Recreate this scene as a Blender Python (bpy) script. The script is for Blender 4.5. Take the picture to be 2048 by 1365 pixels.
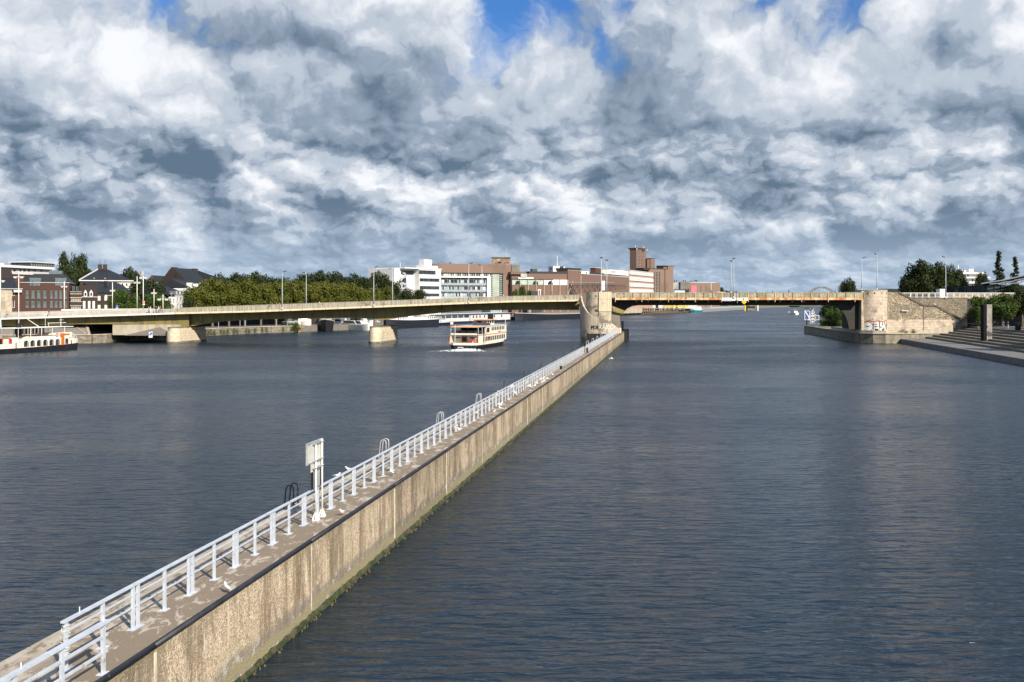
import bpy, bmesh, math, random
from mathutils import Vector, Matrix
R = math.radians
random.seed(7)
C = bpy.context.scene.collection
for o in list(bpy.data.objects): bpy.data.objects.remove(o)

# ------------------------------------------------------------------ camera, sky, sun, exposure
F = 2000.0; CX = 1024.0; HY = 602.0; H = 10.5
cam_d = bpy.data.cameras.new('camera'); cam = bpy.data.objects.new('camera', cam_d); C.objects.link(cam)
cam.location = (0, 0, H); cam.rotation_euler = (R(90), 0, 0)
cam_d.sensor_width = 36; cam_d.lens = 36*F/2048; cam_d.shift_y = -(682.5-HY)/2048
cam_d.clip_start = 0.3; cam_d.clip_end = 20000
bpy.context.scene.camera = cam
SUN_EL = 34.0
sh = Vector((-0.57, 0.82)).normalized()              # ground direction in which shadows fall
sd = Vector((sh.x*math.cos(R(SUN_EL)), sh.y*math.cos(R(SUN_EL)), -math.sin(R(SUN_EL))))
sun_d = bpy.data.lights.new('sun', 'SUN'); sun = bpy.data.objects.new('sun', sun_d); C.objects.link(sun)
sun_d.energy = 5.0; sun_d.angle = R(0.5); sun_d.color = (1.0, 0.89, 0.73)
sun.rotation_euler = sd.to_track_quat('-Z', 'Y').to_euler(); sun.location = (50, -50, 80)
sc = bpy.context.scene
sc.view_settings.view_transform = 'Standard'; sc.view_settings.look = 'None'
sc.view_settings.gamma = 1; sc.view_settings.use_curve_mapping = False
sc.view_settings.exposure = 0.6

W = bpy.data.worlds.new('World'); sc.world = W; W.use_nodes = True
class NT:
    def __init__(s, nt): s.nt = nt; nt.nodes.clear()
    def n(s, t, **k):
        nd = s.nt.nodes.new(t)
        for a, b in k.items(): setattr(nd, a, b)
        return nd
    def put(s, sock, v):
        if v is None: return
        if isinstance(v, bpy.types.NodeSocket): s.nt.links.new(v, sock)
        else:
            try: sock.default_value = v
            except Exception: sock.default_value = (*v, 1) if hasattr(v, '__len__') else v
    def m(s, op, a, b=None, c=None, clamp=False):
        nd = s.n('ShaderNodeMath', operation=op, use_clamp=clamp)
        for i, v in enumerate((a, b, c)):
            if v is not None: s.put(nd.inputs[i], v)
        return nd.outputs[0]
    def vm(s, op, a, b=None, sc=None):
        nd = s.n('ShaderNodeVectorMath', operation=op)
        s.put(nd.inputs[0], a)
        if b is not None: s.put(nd.inputs[1], b)
        if sc is not None: s.put(nd.inputs['Scale'], sc)
        return nd.outputs[0]
    def mix(s, f, a, b, mode='MIX'):
        nd = s.n('ShaderNodeMix', data_type='RGBA', blend_type=mode); nd.clamp_factor = True
        s.put(nd.inputs[0], f); s.put(nd.inputs[6], a if isinstance(a, bpy.types.NodeSocket) else (*a[:3], 1)); s.put(nd.inputs[7], b if isinstance(b, bpy.types.NodeSocket) else (*b[:3], 1))
        return nd.outputs[2]
    def ramp(s, f, a, b, lo=0.0, hi=1.0):
        nd = s.n('ShaderNodeMapRange'); nd.interpolation_type = 'SMOOTHSTEP'
        s.put(nd.inputs[0], f); s.put(nd.inputs[1], a); s.put(nd.inputs[2], b); s.put(nd.inputs[3], lo); s.put(nd.inputs[4], hi)
        return nd.outputs[0]
    def noise(s, v, scale, detail=4, rough=.5, dist=0, lac=2.0):
        nd = s.n('ShaderNodeTexNoise'); s.put(nd.inputs['Vector'], v)
        nd.inputs['Scale'].default_value = scale; nd.inputs['Detail'].default_value = detail
        nd.inputs['Roughness'].default_value = rough; nd.inputs['Distortion'].default_value = dist
        nd.inputs['Lacunarity'].default_value = lac
        return nd.outputs['Fac']
    def comb(s, x, y, z):
        nd = s.n('ShaderNodeCombineXYZ')
        for i, v in enumerate((x, y, z)): s.put(nd.inputs[i], v)
        return nd.outputs[0]
    def sep(s, v):
        nd = s.n('ShaderNodeSeparateXYZ'); s.put(nd.inputs[0], v); return nd.outputs

def build_world():
    t = NT(W.node_tree)
    out = t.n('ShaderNodeOutputWorld'); bg = t.n('ShaderNodeBackground')
    t.nt.links.new(bg.outputs[0], out.inputs[0]); bg.inputs[1].default_value = 0.09
    sky = t.n('ShaderNodeTexSky'); sky.sky_type = 'NISHITA'; sky.sun_disc = False
    sky.sun_elevation = R(SUN_EL); sky.sun_rotation = math.atan2(-sh.x, -sh.y)
    sky.air_density = 1.0; sky.dust_density = 0.2; sky.ozone_density = 3.0
    d = t.n('ShaderNodeTexCoord').outputs['Generated']
    x, y, z = t.sep(d)
    el = t.m('MAXIMUM', z, 0.0)
    az = t.m('ARCTAN2', x, y)
    # clouds shrink towards the horizon: two neighbouring size levels are cross-faded by elevation
    L = t.m('LOGARITHM', t.m('DIVIDE', 0.38, t.m('MINIMUM', t.m('ADD', el, 0.095), 0.375)), 2.0)
    k0 = t.m('FLOOR', L); fr = t.ramp(t.m('SUBTRACT', L, k0), 0.25, 0.75)
    def n2(p, scale, off, detail=0, rough=.5):
        n = t.n('ShaderNodeTexNoise', noise_dimensions='2D'); t.put(n.inputs['Vector'], t.vm('ADD', p, (off[0], off[1], 0)))
        n.inputs['Scale'].default_value = scale; n.inputs['Detail'].default_value = detail; n.inputs['Roughness'].default_value = rough
        return n
    def cell(p, scale, off):
        v = t.n('ShaderNodeTexVoronoi', voronoi_dimensions='2D'); t.put(v.inputs['Vector'], t.vm('ADD', p, (off[0], off[1], 0))); v.inputs['Scale'].default_value = scale
        dd = v.outputs['Distance']; return t.m('SUBTRACT', 1.0, t.m('MULTIPLY', dd, dd))
    def dens(p, lvl, wv):
        pw = t.vm('ADD', p, wv)
        s = t.m('MULTIPLY', n2(p, .42, (SKX, SKY), 3, .5).outputs['Fac'], 1.5)
        for k, (sc_, am) in enumerate(((.80, .56), (1.75, .34), (3.9, .17), (8.2, .075))[:(4, 3, 2)[lvl]]):
            s = t.m('MULTIPLY_ADD', cell(pw, sc_, (3.1*k+1, 7.7*k)), am, s)
        s = t.m('ADD', s, (0, .056, .18)[lvl]) if lvl else s
        if lvl < 2: s = t.m('MULTIPLY_ADD', n2(pw, 6.0, (2, 9), 6-lvl, .60).outputs['Fac'], .26, s)
        else: s = t.m('ADD', s, .13)
        return s
    def layer(k):
        S = t.m('MULTIPLY', 5.2, t.m('POWER', 2.0, k)); an = t.m('MULTIPLY', 1.05, t.m('POWER', 1.5, k))
        P0 = t.comb(t.m('MULTIPLY', az, S), t.m('MULTIPLY', t.m('MULTIPLY', el, S), an), 0.0)
        P0 = t.vm('ADD', P0, t.comb(t.m('MULTIPLY', k, 17.3), t.m('MULTIPLY', k, 5.1), 0.0))
        wv = t.vm('SCALE', t.vm('SUBTRACT', n2(P0, 2.1, (5.5, 2.2), 4, .62).outputs['Color'], (.5, .5, .5)), sc=WARP)
        a = dens(P0, 0, wv); b = dens(t.vm('ADD', P0, (.05, .11, 0)), 1, wv); c = dens(t.vm('ADD', P0, (.16, .36, 0)), 2, wv)
        tone = n2(P0, .5, (1.1, 8.2), 5).outputs['Fac']
        return a, b, c, tone
    A = layer(k0); B = layer(t.m('ADD', k0, 1.0))
    def mixf(p, q):
        nd = t.n('ShaderNodeMix', data_type='FLOAT'); t.put(nd.inputs[0], fr); t.put(nd.inputs[2], p); t.put(nd.inputs[3], q); return nd.outputs[0]
    d0, d1, d2, tone = [mixf(p, q) for p, q in zip(A, B)]
    edge = t.m('SUBTRACT', d0, d1); edge2 = t.m('SUBTRACT', d0, d2)
    cv = t.m('SUBTRACT', COV, t.ramp(el, 0.24, 0.12, 0.0, 0.46))
    a = t.m('SUBTRACT', d0, cv)
    cover = t.ramp(a, -0.10, 0.16)
    thick = t.ramp(a, 0.05, 0.75)
    lit = t.m('MULTIPLY_ADD', edge, LK[0], t.m('MULTIPLY', edge2, LK[1]))
    lit = t.m('ADD', t.m('ADD', lit, LK[2]), t.m('MULTIPLY', thick, -.26))
    lit = t.m('MULTIPLY_ADD', t.m('SUBTRACT', tone, .5), LK[3], lit)
    dark = (0.092, 0.140, 0.200); midc = (0.24, 0.295, 0.375); lgt = (.38, .43, .50); wht = (0.70, 0.715, 0.745)
    c = t.mix(t.ramp(lit, -0.40, 0.46), dark, midc)
    c = t.mix(t.ramp(lit, 0.36, 0.72), c, lgt)
    c = t.mix(t.ramp(lit, 0.68, 1.65), c, wht)
    hz = t.ramp(el, 0.0, 0.11, 0.66, 0.0)
    c = t.mix(hz, c, (0.34, 0.44, 0.56))
    c = t.mix(t.ramp(el, .38, .85), c, (.24, .34, .50))
    c10 = t.vm('SCALE', c, sc=10.0)
    skyc = t.vm('MULTIPLY', sky.outputs[0], (0.32, 0.58, 0.90))
    mixc = t.mix(cover, skyc, c10)
    t.nt.links.new(mixc, bg.inputs[0])
    W.cycles.sampling_method = 'MANUAL'; W.cycles.sample_map_resolution = 512
SKX, SKY, COV = 5.3, 4.1, 1.515
WARP = .34
LK = (2.7, 1.85, .58, .9)
build_world()

# ------------------------------------------------------------------ helpers
def X_(px, Y): return (px-CX)*Y/F
def Z_(py, Y): return H-(py-HY)*Y/F
def P_(px, py, Y): return (X_(px, Y), Y, Z_(py, Y))
def PW(px, py, z=0.0):                       # point on level z
    Y = F*(H-z)/(py-HY); return (X_(px, Y), Y, z)

MATS = {}
def mat(name, c, c2=None, scale=1.0, rough=.7, bump=0.0, stretch=(1, 1, 1), c3=None, s3=.3, t3=(.55, .7), metal=0.0, spec=.5, detail=5, bscale=None, emit=None, objspace=False):
    if name in MATS: return MATS[name]
    m = bpy.data.materials.new(name); m.use_nodes = True; t = NT(m.node_tree)
    out = t.n('ShaderNodeOutputMaterial'); b = t.n('ShaderNodeBsdfPrincipled')
    t.nt.links.new(b.outputs[0], out.inputs[0])
    b.inputs['Roughness'].default_value = rough; b.inputs['Metallic'].default_value = metal
    b.inputs['Specular IOR Level'].default_value = spec
    if c2 is None and c3 is None and not bump: c2 = tuple(v*.8 for v in c)
    pos = t.n('ShaderNodeTexCoord').outputs['Object'] if objspace else t.n('ShaderNodeNewGeometry').outputs['Position']
    v = t.vm('MULTIPLY', pos, stretch)
    col = c
    n1 = t.noise(v, scale, detail, .6)
    if c2: col = t.mix(t.ramp(n1, .38, .62), c, c2)
    if c3: col = t.mix(t.ramp(t.noise(pos, s3, 5, .6), *t3), col if isinstance(col, bpy.types.NodeSocket) else c, c3)
    t.put(b.inputs['Base Color'], col if isinstance(col, bpy.types.NodeSocket) else (*col, 1))
    if bump:
        bn = t.n('ShaderNodeBump'); bn.inputs['Strength'].default_value = min(1, bump); bn.inputs['Distance'].default_value = .05
        t.put(bn.inputs['Height'], t.noise(v, bscale or scale*3, 5, .6)); t.nt.links.new(bn.outputs[0], b.inputs['Normal'])
    MATS[name] = m; return m

class MB:
    def __init__(s): s.v = []; s.f = []; s.mi = []; s.m = 0
    def quad(s, *pts):
        i = len(s.v); s.v += [tuple(p) for p in pts]; s.f.append(tuple(range(i, i+len(pts)))); s.mi.append(s.m)
    def box(s, x0, x1, y0, y1, z0, z1, rot=None, org=(0, 0, 0)):
        p = [(x, y, z) for z in (z0, z1) for y in (y0, y1) for x in (x0, x1)]
        s.hexa(p)
        return s
    def hexa(s, p):          # x fastest, then y, then z
        i = len(s.v); s.v += [tuple(q) for q in p]
        for f in ((0, 2, 3, 1), (4, 5, 7, 6), (0, 1, 5, 4), (2, 6, 7, 3), (0, 4, 6, 2), (1, 3, 7, 5)):
            s.f.append(tuple(i+k for k in f)); s.mi.append(s.m)
    def prism(s, poly, z0, z1, top=True):          # plan polygon (ccw) extruded
        n = len(poly); i = len(s.v)
        s.v += [(x, y, z0) for x, y in poly] + [(x, y, z1) for x, y in poly]
        for k in range(n):
            s.f.append((i+k, i+(k+1) % n, i+n+(k+1) % n, i+n+k)); s.mi.append(s.m)
        s.f.append(tuple(i+n+k for k in range(n))); s.f.append(tuple(i+k for k in reversed(range(n)))); s.mi += [s.m]*2
    def extr(s, poly, y0, y1):        # polygon in x,z extruded along y
        n = len(poly); i = len(s.v)
        s.v += [(x, y0, z) for x, z in poly] + [(x, y1, z) for x, z in poly]
        for k in range(n):
            s.f.append((i+k, i+n+k, i+n+(k+1) % n, i+(k+1) % n)); s.mi.append(s.m)
        s.f.append(tuple(i+k for k in range(n))); s.f.append(tuple(i+n+k for k in reversed(range(n)))); s.mi += [s.m]*2
    def extx(s, poly, x0, x1):        # polygon in y,z extruded along x
        n = len(poly); i = len(s.v)
        s.v += [(x0, y, z) for y, z in poly] + [(x1, y, z) for y, z in poly]
        for k in range(n):
            s.f.append((i+k, i+(k+1) % n, i+n+(k+1) % n, i+n+k)); s.mi.append(s.m)
        s.f.append(tuple(i+k for k in reversed(range(n)))); s.f.append(tuple(i+n+k for k in range(n))); s.mi += [s.m]*2
    def tube(s, pts, r, n=8, caps=True):
        pts = [Vector(p) for p in pts]; rs = r if hasattr(r, '__len__') else [r]*len(pts)
        i = len(s.v); k = len(pts)
        up = None
        for a, p in enumerate(pts):
            d = (pts[min(a+1, k-1)]-pts[max(a-1, 0)]).normalized()
            if up is None: up = d.orthogonal().normalized()
            up = (up-d*up.dot(d)).normalized(); w = d.cross(up)
            for j in range(n):
                an = 2*math.pi*(j+.5)/n; q = p+(up*math.cos(an)+w*math.sin(an))*rs[a]
                s.v.append(tuple(q))
        for a in range(k-1):
            for j in range(n):
                s.f.append((i+a*n+j, i+a*n+(j+1) % n, i+(a+1)*n+(j+1) % n, i+(a+1)*n+j)); s.mi.append(s.m)
        if caps:
            s.f.append(tuple(i+j for j in reversed(range(n)))); s.f.append(tuple(i+(k-1)*n+j for j in range(n))); s.mi += [s.m]*2
    def bar(s, a, b, w, h):              # rectangular bar between two points
        a = Vector(a); b = Vector(b); d = (b-a).normalized()
        side = d.cross(Vector((0, 0, 1)))
        side = Vector((1, 0, 0)) if side.length < 1e-3 else side.normalized()
        up = side.cross(d).normalized()
        p = []
        for z in (-h/2, h/2):
            for q in (a, b):
                for x in (-w/2, w/2): p.append(tuple(q+side*x+up*z))
        s.hexa(p)
    def lathe(s, prof, n=16, c=(0, 0), a0=0, a1=2*math.pi):
        full = abs(a1-a0-2*math.pi) < 1e-4; k = n if full else n+1; i = len(s.v)
        for r, z in prof:
            for j in range(k):
                an = a0+(a1-a0)*j/n; s.v.append((c[0]+r*math.cos(an), c[1]+r*math.sin(an), z))
        for a in range(len(prof)-1):
            for j in range(n):
                j2 = (j+1) % k
                s.f.append((i+a*k+j, i+a*k+j2, i+(a+1)*k+j2, i+(a+1)*k+j)); s.mi.append(s.m)
    def build(s, name, m, parent=None, smooth=False, world=True, kind=None, bevel=0):
        me = bpy.data.meshes.new(name)
        off = parent.location if (parent is not None and world) else Vector((0, 0, 0))
        if parent is not None and world and parent.parent is not None: off = off+parent.parent.location
        me.from_pydata([(a-off.x, b-off.y, c-off.z) for a, b, c in s.v], [], s.f)
        ms = m if isinstance(m, (list, tuple)) else [m]
        for q in ms: me.materials.append(q)
        me.polygons.foreach_set('material_index', s.mi)
        if smooth: me.polygons.foreach_set('use_smooth', [True]*len(me.polygons))
        me.update()
        bm = bmesh.new(); bm.from_mesh(me); bmesh.ops.remove_doubles(bm, verts=bm.verts, dist=1e-4) if smooth else None
        bmesh.ops.recalc_face_normals(bm, faces=bm.faces)
        if bevel: bmesh.ops.bevel(bm, geom=[e for e in bm.edges if len(e.link_faces) == 2 and e.calc_face_angle(0) > .6], offset=bevel, segments=1, affect='EDGES')
        bm.to_mesh(me); bm.free()
        o = bpy.data.objects.new(name, me); C.objects.link(o)
        if parent is not None: o.parent = parent
        if kind: o['kind'] = kind
        return o
def thing(name, label, cat, loc=(0, 0, 0), rz=0, group=None):
    o = bpy.data.objects.new(name, None); C.objects.link(o); o.location = loc; o.rotation_euler = (0, 0, rz)
    o['label'] = label; o['category'] = cat
    if group: o['group'] = group
    return o
def tag(o, label, cat, group=None):
    o['label'] = label; o['category'] = cat
    if group: o['group'] = group
    return o
def kids(o): return [c for c in ALLKIDS.get(o.name, [])]
def copy_tree(o, parent=None):
    c = o.copy(); C.objects.link(c)
    if parent is not None: c.parent = parent
    for ch in [q for q in bpy.data.objects if q.parent == o]: copy_tree(ch, c)
    return c
class Proto:                     # remembers children so copies are quick
    def __init__(s, root):
        s.root = root; s.ch = [q for q in bpy.data.objects if q.parent == root]
        s.gc = {q.name: [g for g in bpy.data.objects if g.parent == q] for q in s.ch}; s.used = False
    def put(s, loc, rz=0, label=None, group=None, scale=None):
        if not s.used: r = s.root; s.used = True
        else:
            r = s.root.copy(); C.objects.link(r)
            for c in s.ch:
                d = c.copy(); C.objects.link(d); d.parent = r
                for g in s.gc[c.name]:
                    e = g.copy(); C.objects.link(e); e.parent = d
        r.location = loc; r.rotation_euler = (0, 0, rz)
        if scale is not None: r.scale = scale if hasattr(scale, '__len__') else (scale,)*3
        if label: r['label'] = label
        if group: r['group'] = group
        return r
def text_mb(mb, txt, size, fn, thick=False):
    cu = bpy.data.curves.new('t', 'FONT'); cu.body = txt; cu.size = size; cu.align_x = 'CENTER'; cu.align_y = 'CENTER'
    cu.offset = size*(.045 if thick else 0)
    ob = bpy.data.objects.new('t', cu); C.objects.link(ob)
    bpy.context.view_layer.update()
    me = bpy.data.meshes.new_from_object(ob.evaluated_get(bpy.context.evaluated_depsgraph_get()))
    i = len(mb.v); mb.v += [tuple(fn(v.co.x, v.co.y)) for v in me.vertices]
    for p in me.polygons: mb.f.append(tuple(i+k for k in p.vertices)); mb.mi.append(mb.m)
    bpy.data.objects.remove(ob); bpy.data.curves.remove(cu); bpy.data.meshes.remove(me)

# ------------------------------------------------------------------ materials
M = {}
M['pierst'] = mat('pale_pier_stone', (.64, .56, .43), (.52, .45, .34), 1.2, .9, .4, (1, 1, 1), (.34, .29, .22), .35, (.54, .7))
M['barr'] = mat('pale_barrier_concrete', (.46, .44, .40), (.38, .36, .32), .8, .8)
M['shadeconc'] = mat('shade_black_concrete', (.035, .033, .03), (.02, .02, .018), 1, .9)  # concrete painted near black to stand for deep shade under the span
M['conc'] = mat('light_concrete', (.42, .38, .31), (.34, .30, .24), .8, .85, .3, (1, 1, .35), (.22, .20, .16), .25)
M['concd'] = mat('grey_concrete', (.19, .18, .155), (.13, .122, .105), .9, .85, .3, (1, 1, .3), (.07, .07, .055), .3)
M['lime'] = mat('limestone', (.46, .40, .31), (.35, .30, .23), 1.2, .9, .4, (1, 1, 1), (.27, .24, .19), .35, (.5, .68))
M['rail'] = mat('pale_blue_grey_paint', (.50, .555, .64), (.43, .48, .56), 3, .5, c3=(.30, .27, .24), s3=2.5, t3=(.62, .72))
M['white'] = mat('white_paint', (.78, .78, .76), (.68, .68, .66), 2, .5)
M['cream'] = mat('cream_boat_paint', (.80, .76, .66), (.74, .70, .60), 2, .35)
M['wwall'] = mat('white_render', (.62, .63, .64), (.52, .53, .55), .3, .8)
M['blk'] = mat('black_paint', (.010, .011, .013), (.02, .02, .023), 2, .65, spec=.25)
M['navy'] = mat('dark_navy_hull', (.012, .016, .026), (.02, .024, .034), 1, .6, spec=.3)
M['zinc'] = mat('blue_grey_zinc', (.12, .155, .175), (.09, .12, .14), 2, .5)
M['glassm'] = mat('grey_green_glass', (.12, .17, .17), (.06, .09, .09), .5, .12)
M['glass'] = mat('dark_window_glass', (.02, .028, .038), (.05, .065, .08), .6, .08)
M['glassb'] = mat('bright_window_glass', (.22, .32, .34), (.35, .45, .46), .4, .12)
M['glassg'] = mat('green_tinted_glass', (.42, .50, .44), (.32, .40, .36), .3, .15)
M['brick'] = mat('red_brick', (.085, .040, .030), (.060, .030, .023), 6, .9, .2, (1, 1, 2.5), (.05, .026, .02), .2)  # base kept dark to carry the cloud shade on the left-bank houses
M['brick2'] = mat('pale_brown_brick', (.215, .148, .118), (.175, .12, .096), 5, .9, .2, (1, 1, 3), (.15, .105, .085), .06)
M['brick3'] = mat('purple_brown_brick', (.175, .112, .092), (.145, .092, .076), 5, .9, .2, (1, 1, 3))
M['brickd'] = mat('dark_brick', (.045, .032, .027), (.032, .024, .021), 5, .9, .2, (1, 1, 3))
M['slate'] = mat('dark_slate', (.010, .012, .018), (.018, .020, .026), 1.5, .6, .3, (1, 1, 4))  # roof tone lowered for the cloud shade over the left bank
M['tile'] = mat('brown_roof_tile', (.022, .013, .011), (.032, .018, .014), 2, .8, .3, (1, 1, 4))  # darkened like the slate, cloud shade put into the colour
M['steel'] = mat('galvanised_steel', (.45, .48, .50), (.36, .39, .42), 4, .4, metal=.3)
M['dsteel'] = mat('dark_steel', (.035, .037, .04), (.06, .06, .06), 3, .5)
M['orange'] = mat('varnished_orange_wood', (.55, .16, .03), (.42, .11, .02), 4, .35)
M['red'] = mat('red_paint', (.5, .04, .04), (.4, .03, .03), 3, .5)
M['blue'] = mat('blue_paint', (.02, .10, .55), (.02, .08, .45), 3, .5)
M['teal'] = mat('teal_hull', (.0, .22, .28), (.0, .17, .22), 3, .5)
M['yel'] = mat('yellow_paint', (.62, .46, .02), (.52, .38, .02), 3, .5)
M['girder'] = mat('olive_yellow_girder_paint', (.235, .195, .065), (.18, .15, .05), .5, .6, 0, (1, 1, .3), (.12, .10, .04), .3)
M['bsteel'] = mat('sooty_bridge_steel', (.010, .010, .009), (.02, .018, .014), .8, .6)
M['cream2'] = mat('cream_fascia_paint', (.72, .62, .42), (.62, .50, .32), 1, .6, 0, (1, 1, 1), (.45, .20, .06), 1.1, (.6, .72))
M['rust'] = mat('rusty_orange_fascia', (.66, .50, .32), (.45, .16, .04), .55, .7, 0, (1, 1, .2), (.30, .09, .03), 1.3, (.56, .66))
M['paving'] = mat('grey_paving', (.19, .175, .155), (.14, .13, .115), 2, .85, .2)
M['asph'] = mat('asphalt', (.055, .055, .055), (.04, .04, .04), 2, .9)
M['moss'] = mat('wet_moss', (.030, .055, .006), (.012, .022, .004), 7, .8, 1, (1, 1, 1), (.075, .065, .035), 2.6, (.46, .56))
M['grass'] = mat('grass_bank', (.05, .085, .02), (.09, .10, .035), .3, .95)
M['soil'] = mat('earth', (.12, .10, .075), (.08, .07, .05), .5, .95)
M['bark'] = mat('bark', (.16, .13, .10), (.09, .075, .06), 3, .9)
M['foam'] = mat('white_foam', (.62, .65, .66), (.36, .42, .46), 3, .7)
M['timber'] = mat('weathered_timber', (.16, .12, .09), (.09, .07, .055), 2, .9)
M['pink'] = mat('pink_screen', (.62, .10, .17), (.55, .16, .22), .4, .7)
M['cloth'] = mat('blue_flag_cloth', (.08, .2, .6), (.75, .78, .8), .9, .8, stretch=(1, 1, .3))
M['skin'] = mat('skin', (.55, .35, .25), (.5, .3, .22), 3, .6)

def leaf_mat(name, c, c2, sc=.35):
    m = bpy.data.materials.new(name); m.use_nodes = True; t = NT(m.node_tree)
    out = t.n('ShaderNodeOutputMaterial'); b = t.n('ShaderNodeBsdfPrincipled'); tr = t.n('ShaderNodeBsdfTranslucent'); mx = t.n('ShaderNodeMixShader')
    pos = t.n('ShaderNodeNewGeometry').outputs['Position']
    col = t.mix(t.ramp(t.noise(pos, sc, 4, .7), .35, .65), c, c2)
    col2 = t.mix(t.noise(pos, 4.0, 2, .6), col, (c2[0]*1.3, c2[1]*1.3, c2[2]))
    t.put(b.inputs['Base Color'], col2); b.inputs['Roughness'].default_value = .6; b.inputs['Specular IOR Level'].default_value = .25
    t.put(tr.inputs[0], col2); mx.inputs[0].default_value = .22
    t.nt.links.new(b.outputs[0], mx.inputs[1]); t.nt.links.new(tr.outputs[0], mx.inputs[2]); t.nt.links.new(mx.outputs[0], out.inputs[0])
    return m
M['leafy'] = leaf_mat('yellow_green_leaves', (.030, .048, .010), (.088, .096, .014))
M['leafd'] = leaf_mat('dark_green_leaves', (.012, .021, .006), (.024, .036, .009))
M['leafg'] = leaf_mat('mid_green_leaves', (.024, .048, .010), (.048, .082, .015))

def wall_mat():           # exposed aggregate river wall: pebbles, run-off stains, lime patches
    m = bpy.data.materials.new('exposed_aggregate_concrete'); m.use_nodes = True; t = NT(m.node_tree)
    out = t.n('ShaderNodeOutputMaterial'); b = t.n('ShaderNodeBsdfPrincipled'); t.nt.links.new(b.outputs[0], out.inputs[0])
    pos = t.n('ShaderNodeNewGeometry').outputs['Position']
    x, y, z = t.sep(pos)
    vo = t.n('ShaderNodeTexVoronoi'); t.put(vo.inputs['Vector'], pos); vo.inputs['Scale'].default_value = 21
    peb = t.ramp(t.sep(vo.outputs['Color'])[0], .25, .75)
    col = t.mix(peb, (.33, .26, .185), (.58, .48, .365))
    col = t.mix(t.m('MULTIPLY', t.ramp(t.noise(pos, 16, 3, .6), .54, .66), .5), col, (.16, .11, .07))
    st = t.noise(t.vm('MULTIPLY', pos, (1, .62, .07)), 1.25, 6, .72, .25)
    col = t.mix(t.m('MULTIPLY', t.ramp(st, .47, .61), .80), col, (.125, .092, .05))
    st2 = t.noise(t.vm('MULTIPLY', pos, (1, 1.3, .06)), 3.7, 4, .6)
    col = t.mix(t.m('MULTIPLY', t.ramp(st2, .58, .66), .6), col, (.66, .57, .42))
    st3 = t.noise(t.vm('MULTIPLY', pos, (1, .5, .8)), .6, 4, .6)
    col = t.mix(t.m('MULTIPLY', t.ramp(st3, .53, .68), .5), col, (.33, .30, .19))
    bl = t.noise(t.vm('MULTIPLY', pos, (1, .8, .5)), .9, 6, .75, .8)
    col = t.mix(t.m('MULTIPLY', t.ramp(bl, .48, .58), .62), col, (.17, .135, .09))
    col = t.mix(t.m('MULTIPLY', t.ramp(t.noise(t.vm('MULTIPLY', pos, (1, 1.6, .5)), 1.7, 6, .7, .6), .60, .66), .7), col, (.68, .62, .50))
    zz = t.m('ADD', z, t.m('MULTIPLY', t.m('SUBTRACT', t.noise(t.vm('MULTIPLY', pos, (1, .6, 1)), 1.2, 5, .7), .5), 0.75))
    col = t.mix(t.m('MULTIPLY', t.ramp(zz, .95, .72), .7), col, (.17, .15, .125))
    col = t.mix(t.m('MULTIPLY', t.ramp(t.noise(pos, 2.2, 5, .7), .55, .62), t.ramp(zz, 1.1, .6)), col, (.42, .41, .38))
    col = t.mix(t.m('MULTIPLY', t.ramp(zz, .60, .45), t.ramp(zz, .2, .35)), col, (.25, .225, .13))
    col = t.mix(t.m('MULTIPLY', t.ramp(zz, 2.0, 2.65), .35), col, (.17, .15, .09))
    wn = t.n('ShaderNodeTexWhiteNoise', noise_dimensions='1D'); t.put(wn.inputs['W'], t.m('FLOOR', t.m('DIVIDE', t.m('SUBTRACT', y, 3.0), 10.0)))
    col = t.vm('SCALE', col, sc=t.m('MULTIPLY_ADD', wn.outputs['Value'], .26, .84))
    t.put(b.inputs['Base Color'], col); b.inputs['Roughness'].default_value = .9
    bn = t.n('ShaderNodeBump'); bn.inputs['Strength'].default_value = .8; bn.inputs['Distance'].default_value = .03
    hgt = t.m('ADD', vo.outputs['Distance'], t.noise(pos, 5, 5, .7))
    t.put(bn.inputs['Height'], hgt); t.nt.links.new(bn.outputs[0], b.inputs['Normal'])
    return m
M['rwall'] = wall_mat()
def deck_mat():
    m = bpy.data.materials.new('worn_walkway_concrete'); m.use_nodes = True; t = NT(m.node_tree)
    out = t.n('ShaderNodeOutputMaterial'); b = t.n('ShaderNodeBsdfPrincipled'); t.nt.links.new(b.outputs[0], out.inputs[0])
    pos = t.n('ShaderNodeNewGeometry').outputs['Position']
    v = t.vm('MULTIPLY', pos, (1.7, .8, 1))
    col = t.mix(t.noise(pos, 40, 2, .6), (.14, .108, .078), (.27, .215, .16))
    drop = t.noise(t.vm('ADD', v, (3, 0, 0)), 1.35, 8, .72, .6)
    col = t.mix(t.m('MULTIPLY', t.ramp(drop, .515, .585), .75), col, (.48, .44, .385))
    side = t.m('SUBTRACT', t.m('SUBTRACT', t.sep(pos)[0], t.m('MULTIPLY', t.sep(pos)[1], .158)), -14.69)
    more = t.m('MULTIPLY', t.ramp(side, 1.5, .3), t.ramp(t.noise(v, 1.1, 8, .7, .5), .42, .5))
    col = t.mix(t.m('MULTIPLY', more, .7), col, (.42, .38, .32))
    t.put(b.inputs['Base Color'], col); b.inputs['Roughness'].default_value = .9
    bn = t.n('ShaderNodeBump'); bn.inputs['Strength'].default_value = .4; bn.inputs['Distance'].default_value = .02
    t.put(bn.inputs['Height'], t.noise(pos, 30, 4, .7)); t.nt.links.new(bn.outputs[0], b.inputs['Normal'])
    return m
M['deck'] = deck_mat()
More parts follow.
